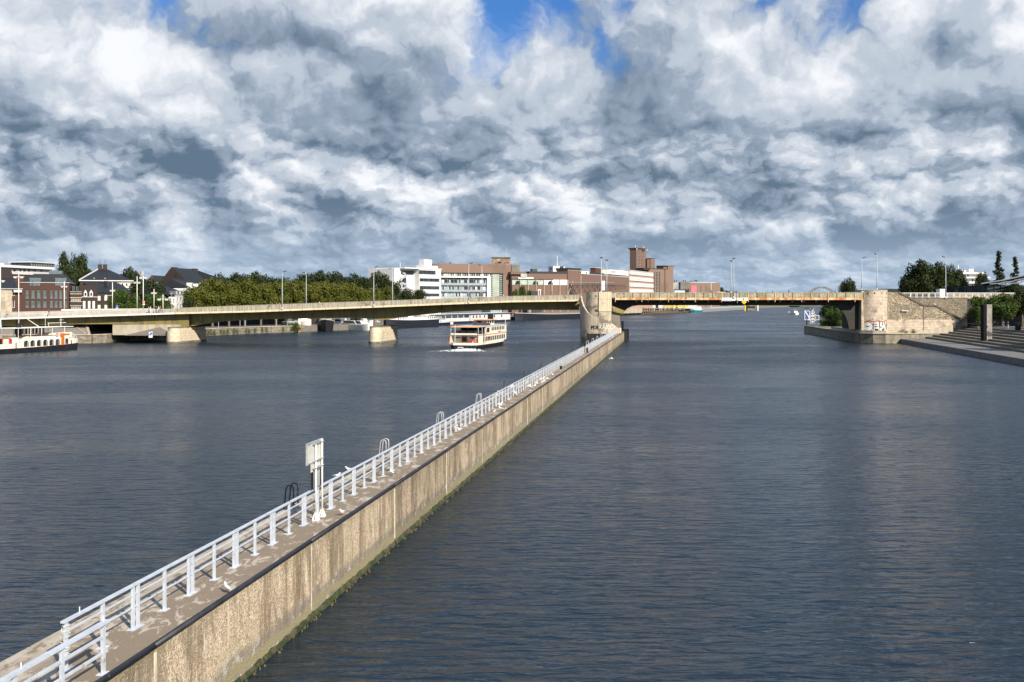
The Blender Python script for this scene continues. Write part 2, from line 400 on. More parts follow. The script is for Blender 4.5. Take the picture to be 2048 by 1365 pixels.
def rubble_mat(k=1.0):
    m = bpy.data.materials.new('rubble_limestone'); m.use_nodes = True; t = NT(m.node_tree)
    out = t.n('ShaderNodeOutputMaterial'); b = t.n('ShaderNodeBsdfPrincipled'); t.nt.links.new(b.outputs[0], out.inputs[0])
    pos = t.n('ShaderNodeNewGeometry').outputs['Position']
    vo = t.n('ShaderNodeTexVoronoi'); t.put(vo.inputs['Vector'], t.vm('MULTIPLY', pos, (2.5, 2.5, 4.8))); vo.inputs['Scale'].default_value = 1.0
    v2 = t.n('ShaderNodeTexVoronoi', feature='DISTANCE_TO_EDGE'); t.put(v2.inputs['Vector'], t.vm('MULTIPLY', pos, (2.5, 2.5, 4.8))); v2.inputs['Scale'].default_value = 1.0
    r = t.sep(vo.outputs['Color'])[0]
    col = t.mix(r, (.30, .25, .18), (.66, .57, .42))
    col = t.mix(t.ramp(v2.outputs['Distance'], .12, .02), col, (.10, .08, .055))
    big = t.noise(pos, .35, 5, .65)
    col = t.mix(t.m('MULTIPLY', t.ramp(big, .48, .64), .6), col, (.15, .135, .115))
    if k < 1: col = t.mix(1-k, col, (.16, .145, .12))
    t.put(b.inputs['Base Color'], col); b.inputs['Roughness'].default_value = .95
    bn = t.n('ShaderNodeBump'); bn.inputs['Strength'].default_value = .9; bn.inputs['Distance'].default_value = .12
    t.put(bn.inputs['Height'], t.m('ADD', t.ramp(v2.outputs['Distance'], 0, .25), t.m('MULTIPLY', r, .5))); t.nt.links.new(bn.outputs[0], b.inputs['Normal'])
    return m
M['rubble'] = rubble_mat(); M['rubbleg'] = rubble_mat(.5)
def scribble_mat():         # grey panel covered in faded white spray tags
    m = bpy.data.materials.new('tagged_parapet_panel'); m.use_nodes = True; t = NT(m.node_tree)
    out = t.n('ShaderNodeOutputMaterial'); b = t.n('ShaderNodeBsdfPrincipled'); t.nt.links.new(b.outputs[0], out.inputs[0])
    pos = t.n('ShaderNodeNewGeometry').outputs['Position']
    col = t.mix(t.ramp(t.noise(t.vm('MULTIPLY', pos, (1, 1, .2)), 1.2, 4, .6), .4, .6), (.30, .27, .18), (.20, .18, .125))
    n = t.noise(pos, 1.9, 3, .5, 2.5)
    line = t.ramp(t.m('ABSOLUTE', t.m('SUBTRACT', n, .5)), .035, .012)
    z = t.sep(pos)[2]
    msk = t.m('MULTIPLY', t.ramp(t.noise(pos, .45, 2, .5), .46, .56), t.m('MULTIPLY', t.ramp(z, 11.35, 11.6), t.ramp(z, 12.5, 12.3)))
    col = t.mix(t.m('MULTIPLY', t.m('MULTIPLY', line, msk), .85), col, (.62, .62, .58))
    t.put(b.inputs['Base Color'], col); b.inputs['Roughness'].default_value = .8
    return m
M['scrib'] = scribble_mat()
M['pfence'] = mat('streaky_grey_parapet', (.40, .37, .31), (.24, .22, .18), 1.1, .8, 0, (2.5, 1, .1), (.17, .155, .12), .5, (.55, .65))
def water_mat():
    m = bpy.data.materials.new('river_water'); m.use_nodes = True; t = NT(m.node_tree)
    out = t.n('ShaderNodeOutputMaterial'); b = t.n('ShaderNodeBsdfPrincipled'); t.nt.links.new(b.outputs[0], out.inputs[0])
    b.inputs['Base Color'].default_value = (.008, .019, .033, 1); b.inputs['Roughness'].default_value = .05; b.inputs['IOR'].default_value = 1.333
    pos = t.n('ShaderNodeNewGeometry').outputs['Position']
    x, y, z = t.sep(pos)
    # wind patches: smoother and rougher reaches of the river
    patch = t.ramp(t.noise(t.vm('MULTIPLY', pos, (.7, 1.5, 1)), .022, 5, .6, .5), .36, .64, .62, 1.15)
    t.put(b.inputs['Roughness'], t.m('MULTIPLY_ADD', t.m('SUBTRACT', patch, .9), .22, t.ramp(y, 15, 160, .15, .29)))   # ripples too small to resolve further off
    def slopes(v, scale, k, kx=.55, detail=2, rough=.55, dist=.3):
        n = t.n('ShaderNodeTexNoise'); t.put(n.inputs['Vector'], v); n.inputs['Scale'].default_value = scale
        n.inputs['Detail'].default_value = detail; n.inputs['Roughness'].default_value = rough; n.inputs['Distortion'].default_value = dist
        c = t.vm('SUBTRACT', n.outputs['Color'], (.5, .5, .5))
        return t.vm('MULTIPLY', c, (k*kx, k, 0))
    # crests: a true height field, elongated across the wind
    w1 = t.noise(t.vm('MULTIPLY', pos, (.42, 1.55, 1)), 1.45, 4, .55, .5)
    w3 = t.noise(t.vm('MULTIPLY', pos, (.8, 1.2, 1)), .33, 2, .5, .2)
    bn = t.n('ShaderNodeBump'); bn.inputs['Strength'].default_value = 1; bn.inputs['Distance'].default_value = .6
    t.put(bn.inputs['Height'], t.m('MULTIPLY', t.m('ADD', t.m('MULTIPLY', w1, .40), t.m('MULTIPLY', w3, .28)), patch))
    # ripples: slopes only, so that they do not fade with distance
    s1 = slopes(t.vm('MULTIPLY', pos, (.50, 1.7, 1)), 1.5, .85, .35, 3, .55, .5)
    s2 = slopes(t.vm('MULTIPLY', pos, (.75, 1.7, 1)), 3.2, .62, .6, 2)
    s = t.vm('ADD', s1, s2)
    s = t.vm('SCALE', s, sc=t.m('MULTIPLY', patch, t.ramp(y, 20, 250, 1.2, 1.6)))
    nrm = t.vm('NORMALIZE', t.vm('ADD', s, bn.outputs[0]))
    t.nt.links.new(nrm, b.inputs['Normal'])
    return m

M['water'] = water_mat()
# ------------------------------------------------------------------ setting: water and ground
mb = MB(); mb.quad((-3000, -300, 0), (3000, -300, 0), (3000, 9000, 0), (-3000, 9000, 0))
mb.build('river_water', M['water'], kind='structure')
WB = [(-150, -200), (-132, 60), (-124, 180), (-110.6, 254), (-96.7, 280), (-90.9, 300), (-82.7, 323), (-72, 336), (-58, 362), (-55, 389), (-40, 425), (-28, 456), (-2, 530), (42, 617), (84, 724), (172, 954), (300, 1312), (566, 1909), (790, 2333), (1500, 2900), (3000, 3300)]
mb = MB(); mb.m = 0
poly = WB+[(3000, 9500), (-9000, 9500), (-9000, -200)]
mb.prism(poly, -2.0, 2.0)
mb.build('west_bank_ground', M['paving'], kind='structure')
EBk = [(150, -200), (120, 60), (99.5, 95), (106, 181), (119.5, 271), (117, 352), (160, 480), (350, 1000), (900, 2300), (3000, 3000)]
mb = MB(); mb.prism([(p[0], p[1]) for p in EBk][::-1]+[(3000, -200)][:0]+[(3000, -200)], -2.0, 3.94)
mb.build('east_bank_ground', M['paving'], kind='structure')
def hill(name, pts, Y, depth, m, seed):
    rnd = random.Random(seed); mb = MB(); n = 60; prev = None
    xs = [pts[0][0]+(pts[-1][0]-pts[0][0])*k/n for k in range(n+1)]
    def top(px):
        for (a, b), (c, d) in zip(pts, pts[1:]):
            if a <= px <= c: return b+(d-b)*(px-a)/(c-a)
        return pts[-1][1]
    for k, px in enumerate(xs):
        z = Z_(top(px)+rnd.uniform(-.5, .5), Y); x = X_(px, Y)
        cur = [(x, Y-depth, 1.9), (x, Y-depth*.4, 1.9+(z-1.9)*.75), (x, Y, z), (x, Y+depth, 1.9)]
        if prev:
            for i in range(3): mb.quad(prev[i], cur[i], cur[i+1], prev[i+1])
        prev = cur
    o = mb.build(name, m, smooth=True, kind='structure'); return o
hill('wooded_hill', [(1690, 590), (1735, 582), (1770, 577.5), (1800, 579), (1850, 583), (2100, 588), (2400, 590)], 3600, 400, M['leafd'], 3)
hill('far_low_hill', [(1250, 598), (1400, 594), (1520, 592), (1640, 590), (1760, 592)], 5200, 400, M['leafd'], 4)
hill('far_west_hill', [(-400, 585), (100, 588), (380, 590), (900, 594), (1300, 597)], 5200, 400, M['leafd'], 5)

# ------------------------------------------------------------------ river wall (long guide wall in the middle)
GS = .158
def gx(off, Y): return off+GS*Y
def gbox(mb, o0, o1, Y0, Y1, z0, z1):
    mb.hexa([(gx(o, Y), Y, z) for z in (z0, z1) for Y in (Y0, Y1) for o in (o0, o1)])
ER, EL, ZT = -11.84, -14.69, 2.55
wall = thing('river_guide_wall', 'long straight concrete guide wall with white railing running out to the bridge', 'wall', (gx(-13.3, 100), 100, 0))
mb = MB(); gbox(mb, EL+.12, ER-.12, 3, 266, -2, ZT-.3); mb.build('wall_core', M['concd'], wall)
bounds = [3, 13, 23, 33, 43, 53]+[63+10*k for k in range(21)]
bounds[-1] = 263
for k in range(len(bounds)-1):
    a, b = bounds[k]+.03, bounds[k+1]-.03
    mb = MB(); ms = []
    # slab front face split so its edge can be chipped and uneven
    rnd = random.Random(k)
    for side, (o0, o1) in enumerate(((ER-.3, ER+rnd.uniform(-.012, .012)), (EL, EL+.3))):
        gbox(mb, o0, o1, a, b, -2, ZT-.02)
    mb.build('wall_section', M['rwall'], wall)
    mb = MB(); gbox(mb, EL-.03, ER-.16, a, b, ZT-.14, ZT+rnd.uniform(-.006, .006)); mb.build('walkway_slab', M['deck'], wall)
# thin pale joints seen on the face
for Y in bounds[2:-1]:
    mb = MB(); gbox(mb, ER-.02, ER+.016, Y-.045, Y+.045, .3, ZT-.14); mb.build('joint_cover', mat('joint_mortar', (.62, .56, .45), (.45, .4, .3), 2), wall)
# black steel edge tube, in lengths
rnd = random.Random(3)
for k in range(len(bounds)-1):
    mb = MB(); a, b = bounds[k], bounds[k+1]-.05
    mb.tube([(gx(ER-.02, a), a, ZT+.015), (gx(ER-.02+rnd.uniform(-.01, .01), (a+b)/2), (a+b)/2, ZT+.02), (gx(ER-.02, b), b, ZT+.015)], .078, 10)
    mb.build('edge_tube', mat('worn_black_steel_edge', (.012, .014, .02), (.022, .024, .032), 2, .5, c3=(.45, .46, .48), s3=5, t3=(.68, .72)), wall, smooth=True)
# moss shelf and clinging growth at the waterline
mb = MB(); Y = 14.0
prevp = None
while Y < 264:
    st = .22 if Y < 60 else (.5 if Y < 120 else 1.0)
    w = .05+.04*random.random(); zt = .11+.07*random.random()
    cur = [(gx(ER+.0, Y), Y, zt+.05), (gx(ER+w*.8, Y), Y, zt-.02), (gx(ER+w+.02, Y), Y, .04), (gx(ER+w*.6, Y), Y, -.2)]
    if prevp:
        for i in range(3): mb.quad(prevp[i], prevp[i+1], cur[i+1], cur[i])
    prevp = cur; Y += st
mb.build('moss_ledge', M['moss'], wall, smooth=True)
mb = MB(); Y = 16.0
while Y < 150:
    r = random.uniform(.02, .055); x = gx(ER+.13+random.uniform(-.03, .08), Y)
    mb.lathe([(r*.2, .07), (r*.8, .05), (r, .0), (r*.9, -.06)], 7, (x, Y)); Y += random.choice((.08, .12, .2, .5, 1.1))*(1 if Y < 60 else 2.2)
mb.build('shell_crust', mat('shell_and_weed_crust', (.11, .09, .045), (.045, .042, .016), 8, .8, .6), wall, kind='stuff')

# railing
RO = -12.99; RH = 1.09
rail = thing('wall_railing', 'pale blue grey metal railing along the middle of the guide wall', 'railing', (gx(RO, 100), 100, ZT))
post_me = None
def post_part(name, Y, off, parent, dbl=False):
    global post_me
    if post_me is None:
        mb = MB(); mb.box(-.03, .03, -.045, .045, 0, RH-.03); a = mb.build('post', M['rail'], None)
        mb = MB(); mb.box(-.10, .10, -.13, .13, 0, .018); mb.box(-.075, -.05, -.1, -.075, .018, .035); mb.box(.05, .075, .075, .1, .018, .035); b = mb.build('foot_plate', M['rail'], None)
        mb = MB(); mb.box(-.03, .03, -.16, -.07, 0, RH-.03); mb.box(-.03, .03, .07, .16, 0, RH-.03); c = mb.build('double_post', M['rail'], None)
        mb = MB(); mb.box(-.10, .10, -.25, .25, 0, .018); d = mb.build('foot_plate', M['rail'], None)
        post_me = [q.data for q in (a, b, c, d)]
        for q in (a, b, c, d): bpy.data.objects.remove(q)
    for nm, me in ((('double_post' if dbl else 'post'), post_me[2 if dbl else 0]),)+((('foot_plate', post_me[3 if dbl else 1]),) if Y < 70 else ()):
        o = bpy.data.objects.new(nm, me); C.objects.link(o); o.parent = parent
        o.location = (gx(off, Y)-parent.location.x, Y-parent.location.y, ZT-parent.location.z); o.rotation_euler = (0, 0, -math.atan(GS))
def rail_run(off, Y0, Y1, parent, first_dbl, step=1.4, near=False):
    Y = Y0; k = 0; ys = []
    while Y <= Y1+.01: ys.append(Y); Y += step
    for k, Y in enumerate(ys): post_part('post', Y, off, parent, dbl=((k+first_dbl) % 2 == 0) and 0 < k)
    seg = 5.6
    Y = Y0
    while Y < ys[-1]-.1:
        e = min(Y+seg, ys[-1])
        for nm, z, w, h in (('top_rail', RH-.02, .10, .045), ('middle_rail', .84, .035, .035), ('lower_rail', .53, .035, .035)):
            a = Y-(.12 if nm == 'top_rail' and Y == Y0 else 0)
            mb = MB(); mb.bar((gx(off, a), a, ZT+z), (gx(off, e-.012), e-.012, ZT+z), w, h); mb.build(nm, M['rail'], parent)
        Y = e
rail_run(RO, 21.5, 150.3, rail, 0)
rail2 = thing('wall_railing', 'far stretch of pale railing beyond the gap where the wall nears the bridge pier', 'railing', (gx(RO, 200), 200, ZT))
rail_run(RO, 154.5, 246, rail2, 1)
rail3 = thing('wall_railing', 'nearest railing stretch standing forward at the wall edge in the foreground corner', 'railing', (gx(-12.07, 15), 15, ZT))
ys = [21.3-1.45*k for k in range(10)]
for k, Y in enumerate(ys): post_part('post', Y, -12.07, rail3, False)
for nm, z, w, h in (('top_rail', RH-.0, .12, .06), ('middle_rail', .80, .05, .05), ('lower_rail', .45, .05, .05)):
    mb = MB(); mb.bar((gx(-12.07, ys[-1]), ys[-1], ZT+z), (gx(-12.07, 21.42 if nm != 'top_rail' else 21.5), 21.45, ZT+z), w, h); mb.build(nm, M['rail'], rail3)
# wire wound round the end post
mb = MB(); rnd = random.Random(5)
for k in range(9):
    z = ZT+.25+k*.09; p = []
    for j in range(6): an = j*1.1+k; p.append((gx(RO, 21.5)+.09*math.cos(an)+rnd.uniform(-.03, .03), 21.5+.11*math.sin(an), z+rnd.uniform(-.03, .05)))
    mb.tube(p, .006, 4)
mb.build('wire_wrap', M['white'], rail)
# small spikes on the railings
for Y, o in ((21.3, -12.07), (18.6, -12.07), (22.0, RO)):
    mb = MB(); x = gx(o, Y)
    mb.tube([(x, Y, ZT+RH), (x, Y, ZT+RH+.13)], .012, 6); mb.build('bracket_stub', M['white'], rail3 if o > -12.5 else rail)

# sign on two posts, seen from behind
sg = thing('board_sign', 'white rectangular board on two thin posts beside the railing, seen from behind', 'sign', (gx(-12.82, 36.5), 36.5, ZT))
for Y in (36.2, 36.85):
    mb = MB(); x = gx(-12.82, Y); mb.tube([(x, Y, ZT), (x, Y, 5.33 if Y < 36.5 else 5.42)], .035, 10); p = mb.build('post', M['white'], sg, smooth=True)
    mb = MB(); mb.prism([(x-.12, Y-.12), (x+.12, Y-.12), (x+.12, Y+.12), (x-.12, Y+.12)], ZT, ZT+.02)
    mb.extr([(x-.15, ZT+.02), (x+.15, ZT+.02), (x+.03, ZT+.33), (x-.03, ZT+.33)], Y-.01, Y+.01)
    mb.extx([(Y-.13, ZT+.02), (Y+.13, ZT+.02), (Y+.03, ZT+.30), (Y-.03, ZT+.30)], x-.01, x+.01); mb.build('gusset_foot', M['white'], sg)
def plate(mb, Y0, Y1, z0, z1, o, t=.02):
    mb.hexa([(gx(oo, Y), Y, z) for z in (z0, z1) for Y in (Y0, Y1) for oo in (o-t, o)])
mb = MB(); plate(mb, 35.45, 36.9, 4.68, 5.40, -12.88); b = mb.build('board', mat('board_back', (.55, .56, .53), (.46, .47, .45), 2, .5), sg)
mb = MB()
for z in (4.68, 5.40): plate(mb, 35.43, 36.92, z-.025, z+.025, -12.85, .06)
for Y in (35.45, 36.9): plate(mb, Y-.02, Y+.02, 4.7, 5.38, -12.855, .05)
mb.build('board_frame', M['steel'], sg)
mb = MB(); plate(mb, 35.9, 36.85, 4.33, 4.64, -12.88); mb.build('lower_board', MATS['board_back'], sg)
mb = MB(); plate(mb, 36.05, 36.8, 3.72, 4.30, -12.88); mb.build('grey_board', mat('grey_board', (.34, .36, .38), (.28, .3, .32), 2, .5), sg)
mb = MB(); plate(mb, 36.02, 36.06, 3.70, 4.31, -12.85, .08); plate(mb, 36.79, 36.83, 3.70, 4.31, -12.85, .08); mb.build('grey_board_frame', M['blk'], sg)
for z in (4.45, 4.72, 5.34):
    mb = MB(); plate(mb, 36.0, 36.95, z-.02, z+.02, -12.78, .1); mb.build('clamp_bar', M['steel'], sg)

# ladders with curved hand rails over the outer edge
Yl = [38.6, 51.1, 63.5, 76.3, 88.8, 101, 113.7, 126.5, 138.6, 151.9, 165.7, 177, 189, 200.5, 213]
def make_ladder():
    r = thing('wall_ladder', 'x', 'ladder', (0, 0, ZT))
    for s in (-.24, .24):
        mb = MB(); p = [(.28, s, -ZT+2.55), (.28, s, .72)]
        for a in range(0, 181, 30): p.append((.13+.15*math.cos(R(a)), s, .72+.16*math.sin(R(a))))
        p.append((-.12, s, -.2)); p.append((-.12, s, -3))
        p[0] = (.28, s, 0)
        mb.tube(p, .028, 8); mb.build('hand_rail', M['LAD'], r, smooth=True, world=False)
    for k in range(9):
        mb = MB(); mb.tube([(-.12, -.24, -.25-.3*k), (-.12, .24, -.25-.3*k)], .018, 6); mb.build('rung', M['LAD'], r, world=False)
    return r
M['LAD'] = M['dsteel']; ldk = Proto(make_ladder()); M['LAD'] = M['steel']; ldl = Proto(make_ladder())
for k, Y in enumerate(Yl):
    pr = ldl if k in (1, 2, 3, 11, 12, 13, 14) else ldk
    words = ['dark steel ladder nearest the two post sign on the guide wall', 'bright steel ladder with tall hoops, first past the sign board', 'bright ladder second past the sign board on the wall', 'bright hooped ladder third past the sign board']
    lab = words[k] if k < 4 else '%s ladder hoops, %s along the guide wall counted from the foreground' % ('dark' if pr is ldk else 'bright', ['fifth', 'sixth', 'seventh', 'eighth', 'ninth', 'tenth', 'eleventh', 'twelfth', 'thirteenth', 'fourteenth', 'fifteenth'][k-4])
    pr.put((gx(EL-.02, Y), Y, ZT), -math.atan(GS), lab, 'ladders along the guide wall')
# dark box and gap post beside the railing
for Y, lab, h in ((116, 'black bin standing beside the guide wall railing', .4), (152.6, 'thin black post in the gap of the guide wall railing', .8)):
    x = gx(RO+.35, Y); b = thing('rubbish_bin', lab, 'bin', (x, Y, ZT))
    mb = MB(); mb.lathe([(.0, 0), (.13, 0), (.15, h*.8), (.15, h*.82)], 10, (0, 0)); mb.build('body', M['blk'], b, world=False)
    mb = MB(); mb.lathe([(.17, h*.82), (.17, h*.88), (.08, h), (0, h)], 10, (0, 0)); mb.build('lid', M['blk'], b, world=False)

# gulls
def make_gull():
    r = thing('gull', 'x', 'bird', (0, 0, 0))
    mb = MB(); mb.tube([(-.23, 0, .17), (-.17, 0, .175), (-.08, 0, .18), (.02, 0, .19), (.10, 0, .215), (.145, 0, .265), (.165, 0, .305), (.185, 0, .325), (.215, 0, .325), (.232, 0, .318)], [.008, .028, .058, .072, .062, .042, .036, .04, .034, .01], 8)
    mb.build('body', mat('white_plumage', (.85, .84, .82), (.75, .75, .74), 9, .8), r, smooth=True, world=False)
    for s in (-1, 1):
        mb = MB(); mb.tube([(.07, s*.055, .215), (0, s*.066, .21), (-.10, s*.055, .195), (-.20, s*.03, .185), (-.27, s*.012, .18)], [.01, .034, .034, .02, .004], 6)
        mb.build('wing', mat('grey_wing_feathers', (.36, .38, .41), (.3, .32, .34), 9, .8), r, smooth=True, world=False)
        mb = MB(); mb.tube([(.0, s*.03, .13), (.0, s*.03, .0), (.04, s*.035, .0)], .007, 5); mb.build('leg', M['orange'], r, world=False)
    mb = MB(); mb.tube([(.225, 0, .32), (.265, 0, .312), (.28, 0, .303)], [.011, .008, .002], 5); mb.build('beak', M['yel'], r, world=False)
    return r
gull = Proto(make_gull())
GP = [(455, 1187, 'nearest the foreground, beside the black edge tube'), (685, 1032, 'just right of the foot of the two post sign board'), (784, 952, 'alone on the walkway past the second ladder'),
      (673, 958, 'behind the railing just past the two post sign'), (698, 945, 'behind the railing between the sign and the second ladder')]
cl = [(909, 861), (919, 866), (921, 858), (886, 834), (952, 832), (987, 829), (1003, 823), (1001, 816), (1002, 806), (1016, 805), (1001, 815), (1026, 793), (1033, 794), (1022, 780), (1018, 778), (1027, 790), (1030, 789), (1037, 778), (1046, 778), (1056, 777), (1061, 776), (1064, 779), (1068, 776), (1070, 770), (1075, 771), (1074, 767), (1083, 769), (1089, 765), (1082, 764), (1085, 763), (1087, 762), (1091, 762), (1090, 767), (1096, 761), (1100, 761), (1106, 753), (1075, 759), (1052, 771), (1053, 754), (1012, 789), (1009, 795), (991, 795), (1211, 684), (1221, 681), (1224, 678), (1228, 676), (990, 790), (1023, 778), (1086, 760)]
for px, py, d in GP: 
    x, y, z = PW(px, py, ZT); gull.put((x, y, ZT), random.uniform(-3, 3) if px != 455 else 2.3, 'white gull '+d, 'gulls resting on the guide wall', .8)
ords = ['first', 'second', 'third', 'fourth', 'fifth', 'sixth', 'seventh', 'eighth', 'ninth', 'tenth', 'eleventh', 'twelfth', 'thirteenth', 'fourteenth', 'fifteenth', 'sixteenth', 'seventeenth', 'eighteenth', 'nineteenth', 'twentieth']
clw = sorted(set(cl), key=lambda q: q[0]); near = [q for q in clw if q[0] < 1000]; mid_ = [q for q in clw if 1000 <= q[0] < 1060]; far_ = [q for q in clw if 1060 <= q[0] < 1150]; en = [q for q in clw if q[0] >= 1150]
for lst, where in ((near, 'of scattered birds before the flock'), (mid_, 'in the near half of the flock'), (far_, 'in the far dense half of the flock'), (en, 'of the few at the far wall end')):
    for k, (px, py) in enumerate(lst):
        x, y, z = PW(px, py, ZT)
        o = x-GS*y
        if o > ER-.25: x = gx(ER-.3, y)
        if o < EL+.15: x = gx(EL+.3, y)
        gull.put((x, y, ZT), random.uniform(-3, 3), 'gull, %s from left %s' % (ords[k], where), 'gulls resting on the guide wall', random.uniform(.8, 1.05))
fg = thing('flying_gull', 'white gull flying low over the water right of the guide wall', 'bird', (PW(1222, 718, .9)))
mb = MB(); mb.tube([(-.26, 0, 0), (-.1, 0, 0), (.05, 0, .01), (.2, 0, .02), (.28, 0, .01)], [.01, .06, .07, .045, .01], 8); mb.build('body', MATS['white_plumage'], fg, smooth=True, world=False)
for s in (-1, 1):
    mb = MB(); mb.tube([(.04, s*.04, .02), (.06, s*.35, .14), (-.04, s*.72, .06)], [.07, .05, .008], 6); mb.build('wing', MATS['white_plumage'], fg, smooth=True, world=False)
fg.scale = (1.4,)*3

# ------------------------------------------------------------------ the road bridge
YB = 249.0; YE = 266.0; K = YB/F
def bx(px): return (px-CX)*K
def bz(py): return H-(py-HY)*K
def lerp(tab, x):
    for (a, b), (c, d) in zip(tab, tab[1:]):
        if a <= x <= c: return b+(d-b)*(x-a)/(c-a)
    return tab[0][1] if x < tab[0][0] else tab[-1][1]
TOP = [(-300, 635), (0, 624.6), (256, 618.8), (340, 617.6), (400, 614.8), (512, 610.7), (768, 602), (900, 597.3), (1024, 592.7), (1160, 590.2)]
FAS = [(-300, 648), (0, 639.7), (256, 631.8), (340, 629), (512, 624.8), (768, 615), (900, 609.5), (1024, 605), (1160, 603)]   # lower edge of fascia
GIR = [(-300, 654), (0, 652.8), (60, 651.2), (150, 649.2), (256, 648.6), (300, 652.5), (345, 655.8), (362, 655.6), (385, 651.5), (400, 648.8), (440, 643.6), (512, 639.9), (600, 638), (690, 636.6), (720, 637.6), (745, 639.5), (765, 641), (775, 640), (800, 635.5), (850, 629.5), (900, 624.5), (960, 621.6), (1024, 620.6), (1160, 620.8)]
bridge = thing('road_bridge', 'long low road bridge on stone piers crossing the whole river', 'bridge', (0, YB, 0))
OH = lambda px: 2.0 if px < 362 else 3.6
def quadstrip(mb, xs, zlo, zhi, y0, y1):
    for a, b in zip(xs, xs[1:]):
        mb.hexa([(bx(p), y, z(p)) for z in (zlo, zhi) for y in (y0, y1) for p in (a, b)])
zf = lambda p: bz(lerp(FAS, p)); zt = lambda p: bz(lerp(TOP, p)); zg = lambda p: bz(lerp(GIR, p))
# deck
for a, b in ((-300, 362), (362, 1160)):
    xs = [a+(b-a)*k/40 for k in range(41)]
    mb = MB(); quadstrip(mb, xs, lambda p: zf(p)+.18, lambda p: zf(p)+.42, YB+.06, YE+2); mb.build('deck_slab', M['asph'], bridge)
# fascia lengths and girder panels
xs = [-300+i*23.2 for i in range(64)]; xs = [x for x in xs if x < 1160]+[1160]
for a, b in zip(xs, xs[1:]):
    g = .35
    mid = (a+b)/2; oh = OH(mid)
    mb = MB(); quadstrip(mb, [a+g, b-g], zf, lambda p: zf(p)+.42, YB, YB+.12)
    mb.build('fascia_beam', M['cream2'] if mid > 345 else M['white'], bridge)
    mb = MB(); n = 4; q = [a+.25+(b-a-.5)*k/n for k in range(n+1)]
    quadstrip(mb, q, zg, lambda p: zf(p)+.18, YB+oh, YB+oh+.25); mb.build('girder_panel', M['girder'], bridge)
mb = MB(); q = [-300+k*12 for k in range(122)]; q = [x for x in q if x < 1160]+[1160]
quadstrip(mb, q, lambda p: zg(p)+.12, lambda p: zf(p)+.20, YB+3.8, YE-3.4); mb.build('box_girder', M['girder'], bridge)
mb = MB()
for px in range(-300, 1150, 12): mb.hexa([(bx(p), y, z) for z in (zf(px)-.12-(.3 if 0 else 0), zf(px)+.19) for y in (YB+.13, YB+OH(px)) for p in (px, px+1)])
mb.build('cantilever_brackets', M['girder'], bridge)['kind'] = 'stuff'
# parapet, right of px 355: streaky panels
p0 = 356.0
while p0 < 1158:
    p1 = min(p0+20.3, 1159); mb = MB()
    quadstrip(mb, [p0+.35, p1-.35], lambda p: zf(p)+.40, zt, YB+.03, YB+.09); mb.build('parapet_panel', M['pfence'], bridge); p0 = p1
mb = MB(); quadstrip(mb, [356+k*20 for k in range(41)], lambda p: zt(p)-.02, lambda p: zt(p)+.05, YB-.01, YB+.14); mb.build('parapet_coping', M['lime'], bridge)
# far side parapet
mb = MB(); quadstrip(mb, [-300+k*20 for k in range(74)], lambda p: zf(p)+.40, lambda p: zf(p)+1.35, YE+1.7, YE+1.8); mb.build('far_parapet', M['pfence'], bridge)
# left part: low rail with posts and broad white traffic barrier behind
p0 = -300
while p0 < 352:
    mb = MB(); z = zf(p0)
    mb.box(bx(p0), bx(p0)+.05, YB+.04, YB+.1, z+.42, z+1.35); mb.build('rail_post', M['steel'], bridge); p0 += 13.4
for dz, w in ((1.35, .05), (1.05, .02), (.78, .02)):
    mb = MB(); quadstrip(mb, [-300+k*13 for k in range(51)], lambda p: zf(p)+dz-w, lambda p: zf(p)+dz, YB+.04, YB+.1); mb.build('hand_rail', M['white'], bridge)
mb = MB(); quadstrip(mb, [-300+k*10 for k in range(62)], lambda p: zf(p)+.42, lambda p: zt(p)+.0, YB+3.0, YB+3.4); mb.build('white_barrier', M['barr'], bridge)
mb = MB(); quadstrip(mb, [90, 200, 270, 281], lambda p: zf(p)+.42, lambda p: bz(lerp([(90, 619.6), (200, 618.6), (270, 617.9), (281, 618.5)], p)), YB+9, YB+9.6); mb.build('white_ramp_wall', M['white'], bridge)

# right span, level deck
RT, RP, RB, RBM = 585.7, 595.7, 600.3, 611.0
mb = MB(); mb.box(bx(1225), bx(1728), YB+.2, YE+2, bz(RB)+.1, bz(RP)); mb.build('deck_slab', M['asph'], bridge)
q = [1230.5+k*17.75 for k in range(29)]
for k, (a, b) in enumerate(zip(q, q[1:])):
    mb = MB(); mb.box(bx(a+.5), bx(b-.3), YB+.04, YB+.09, bz(RP), bz(RT)); mb.build('parapet_panel', M['scrib'], bridge)
    mb = MB(); mb.box(bx(a+.15), bx(b-.15), YB, YB+.14, bz(RB if not (1441 < a < 1490) else RB+1.6), bz(RP)-.01); mb.build('fascia_beam', M['rust'] if not (1441 < a < 1490) else M['white'], bridge)
for k, a in enumerate(q):
    mb = MB(); lo = RB+4.2 if k % 3 == 0 else RP
    mb.box(bx(a)-.05, bx(a)+.05, YB-.12, YB+.03, bz(lo), bz(RT)+.03); mb.build('parapet_post', M['cream2'] if k % 3 == 0 else M['girder'], bridge)
mb = MB(); mb.box(bx(1230), bx(1728), YB-.03, YB+.13, bz(RT)-.04, bz(RT)+.06); mb.build('parapet_coping', M['lime'], bridge)
mb = MB(); quadstrip(mb, [1225, 1728], lambda p: bz(RB)+.1, lambda p: bz(RT), YE+1.7, YE+1.8); mb.build('far_parapet', M['pfence'], bridge)
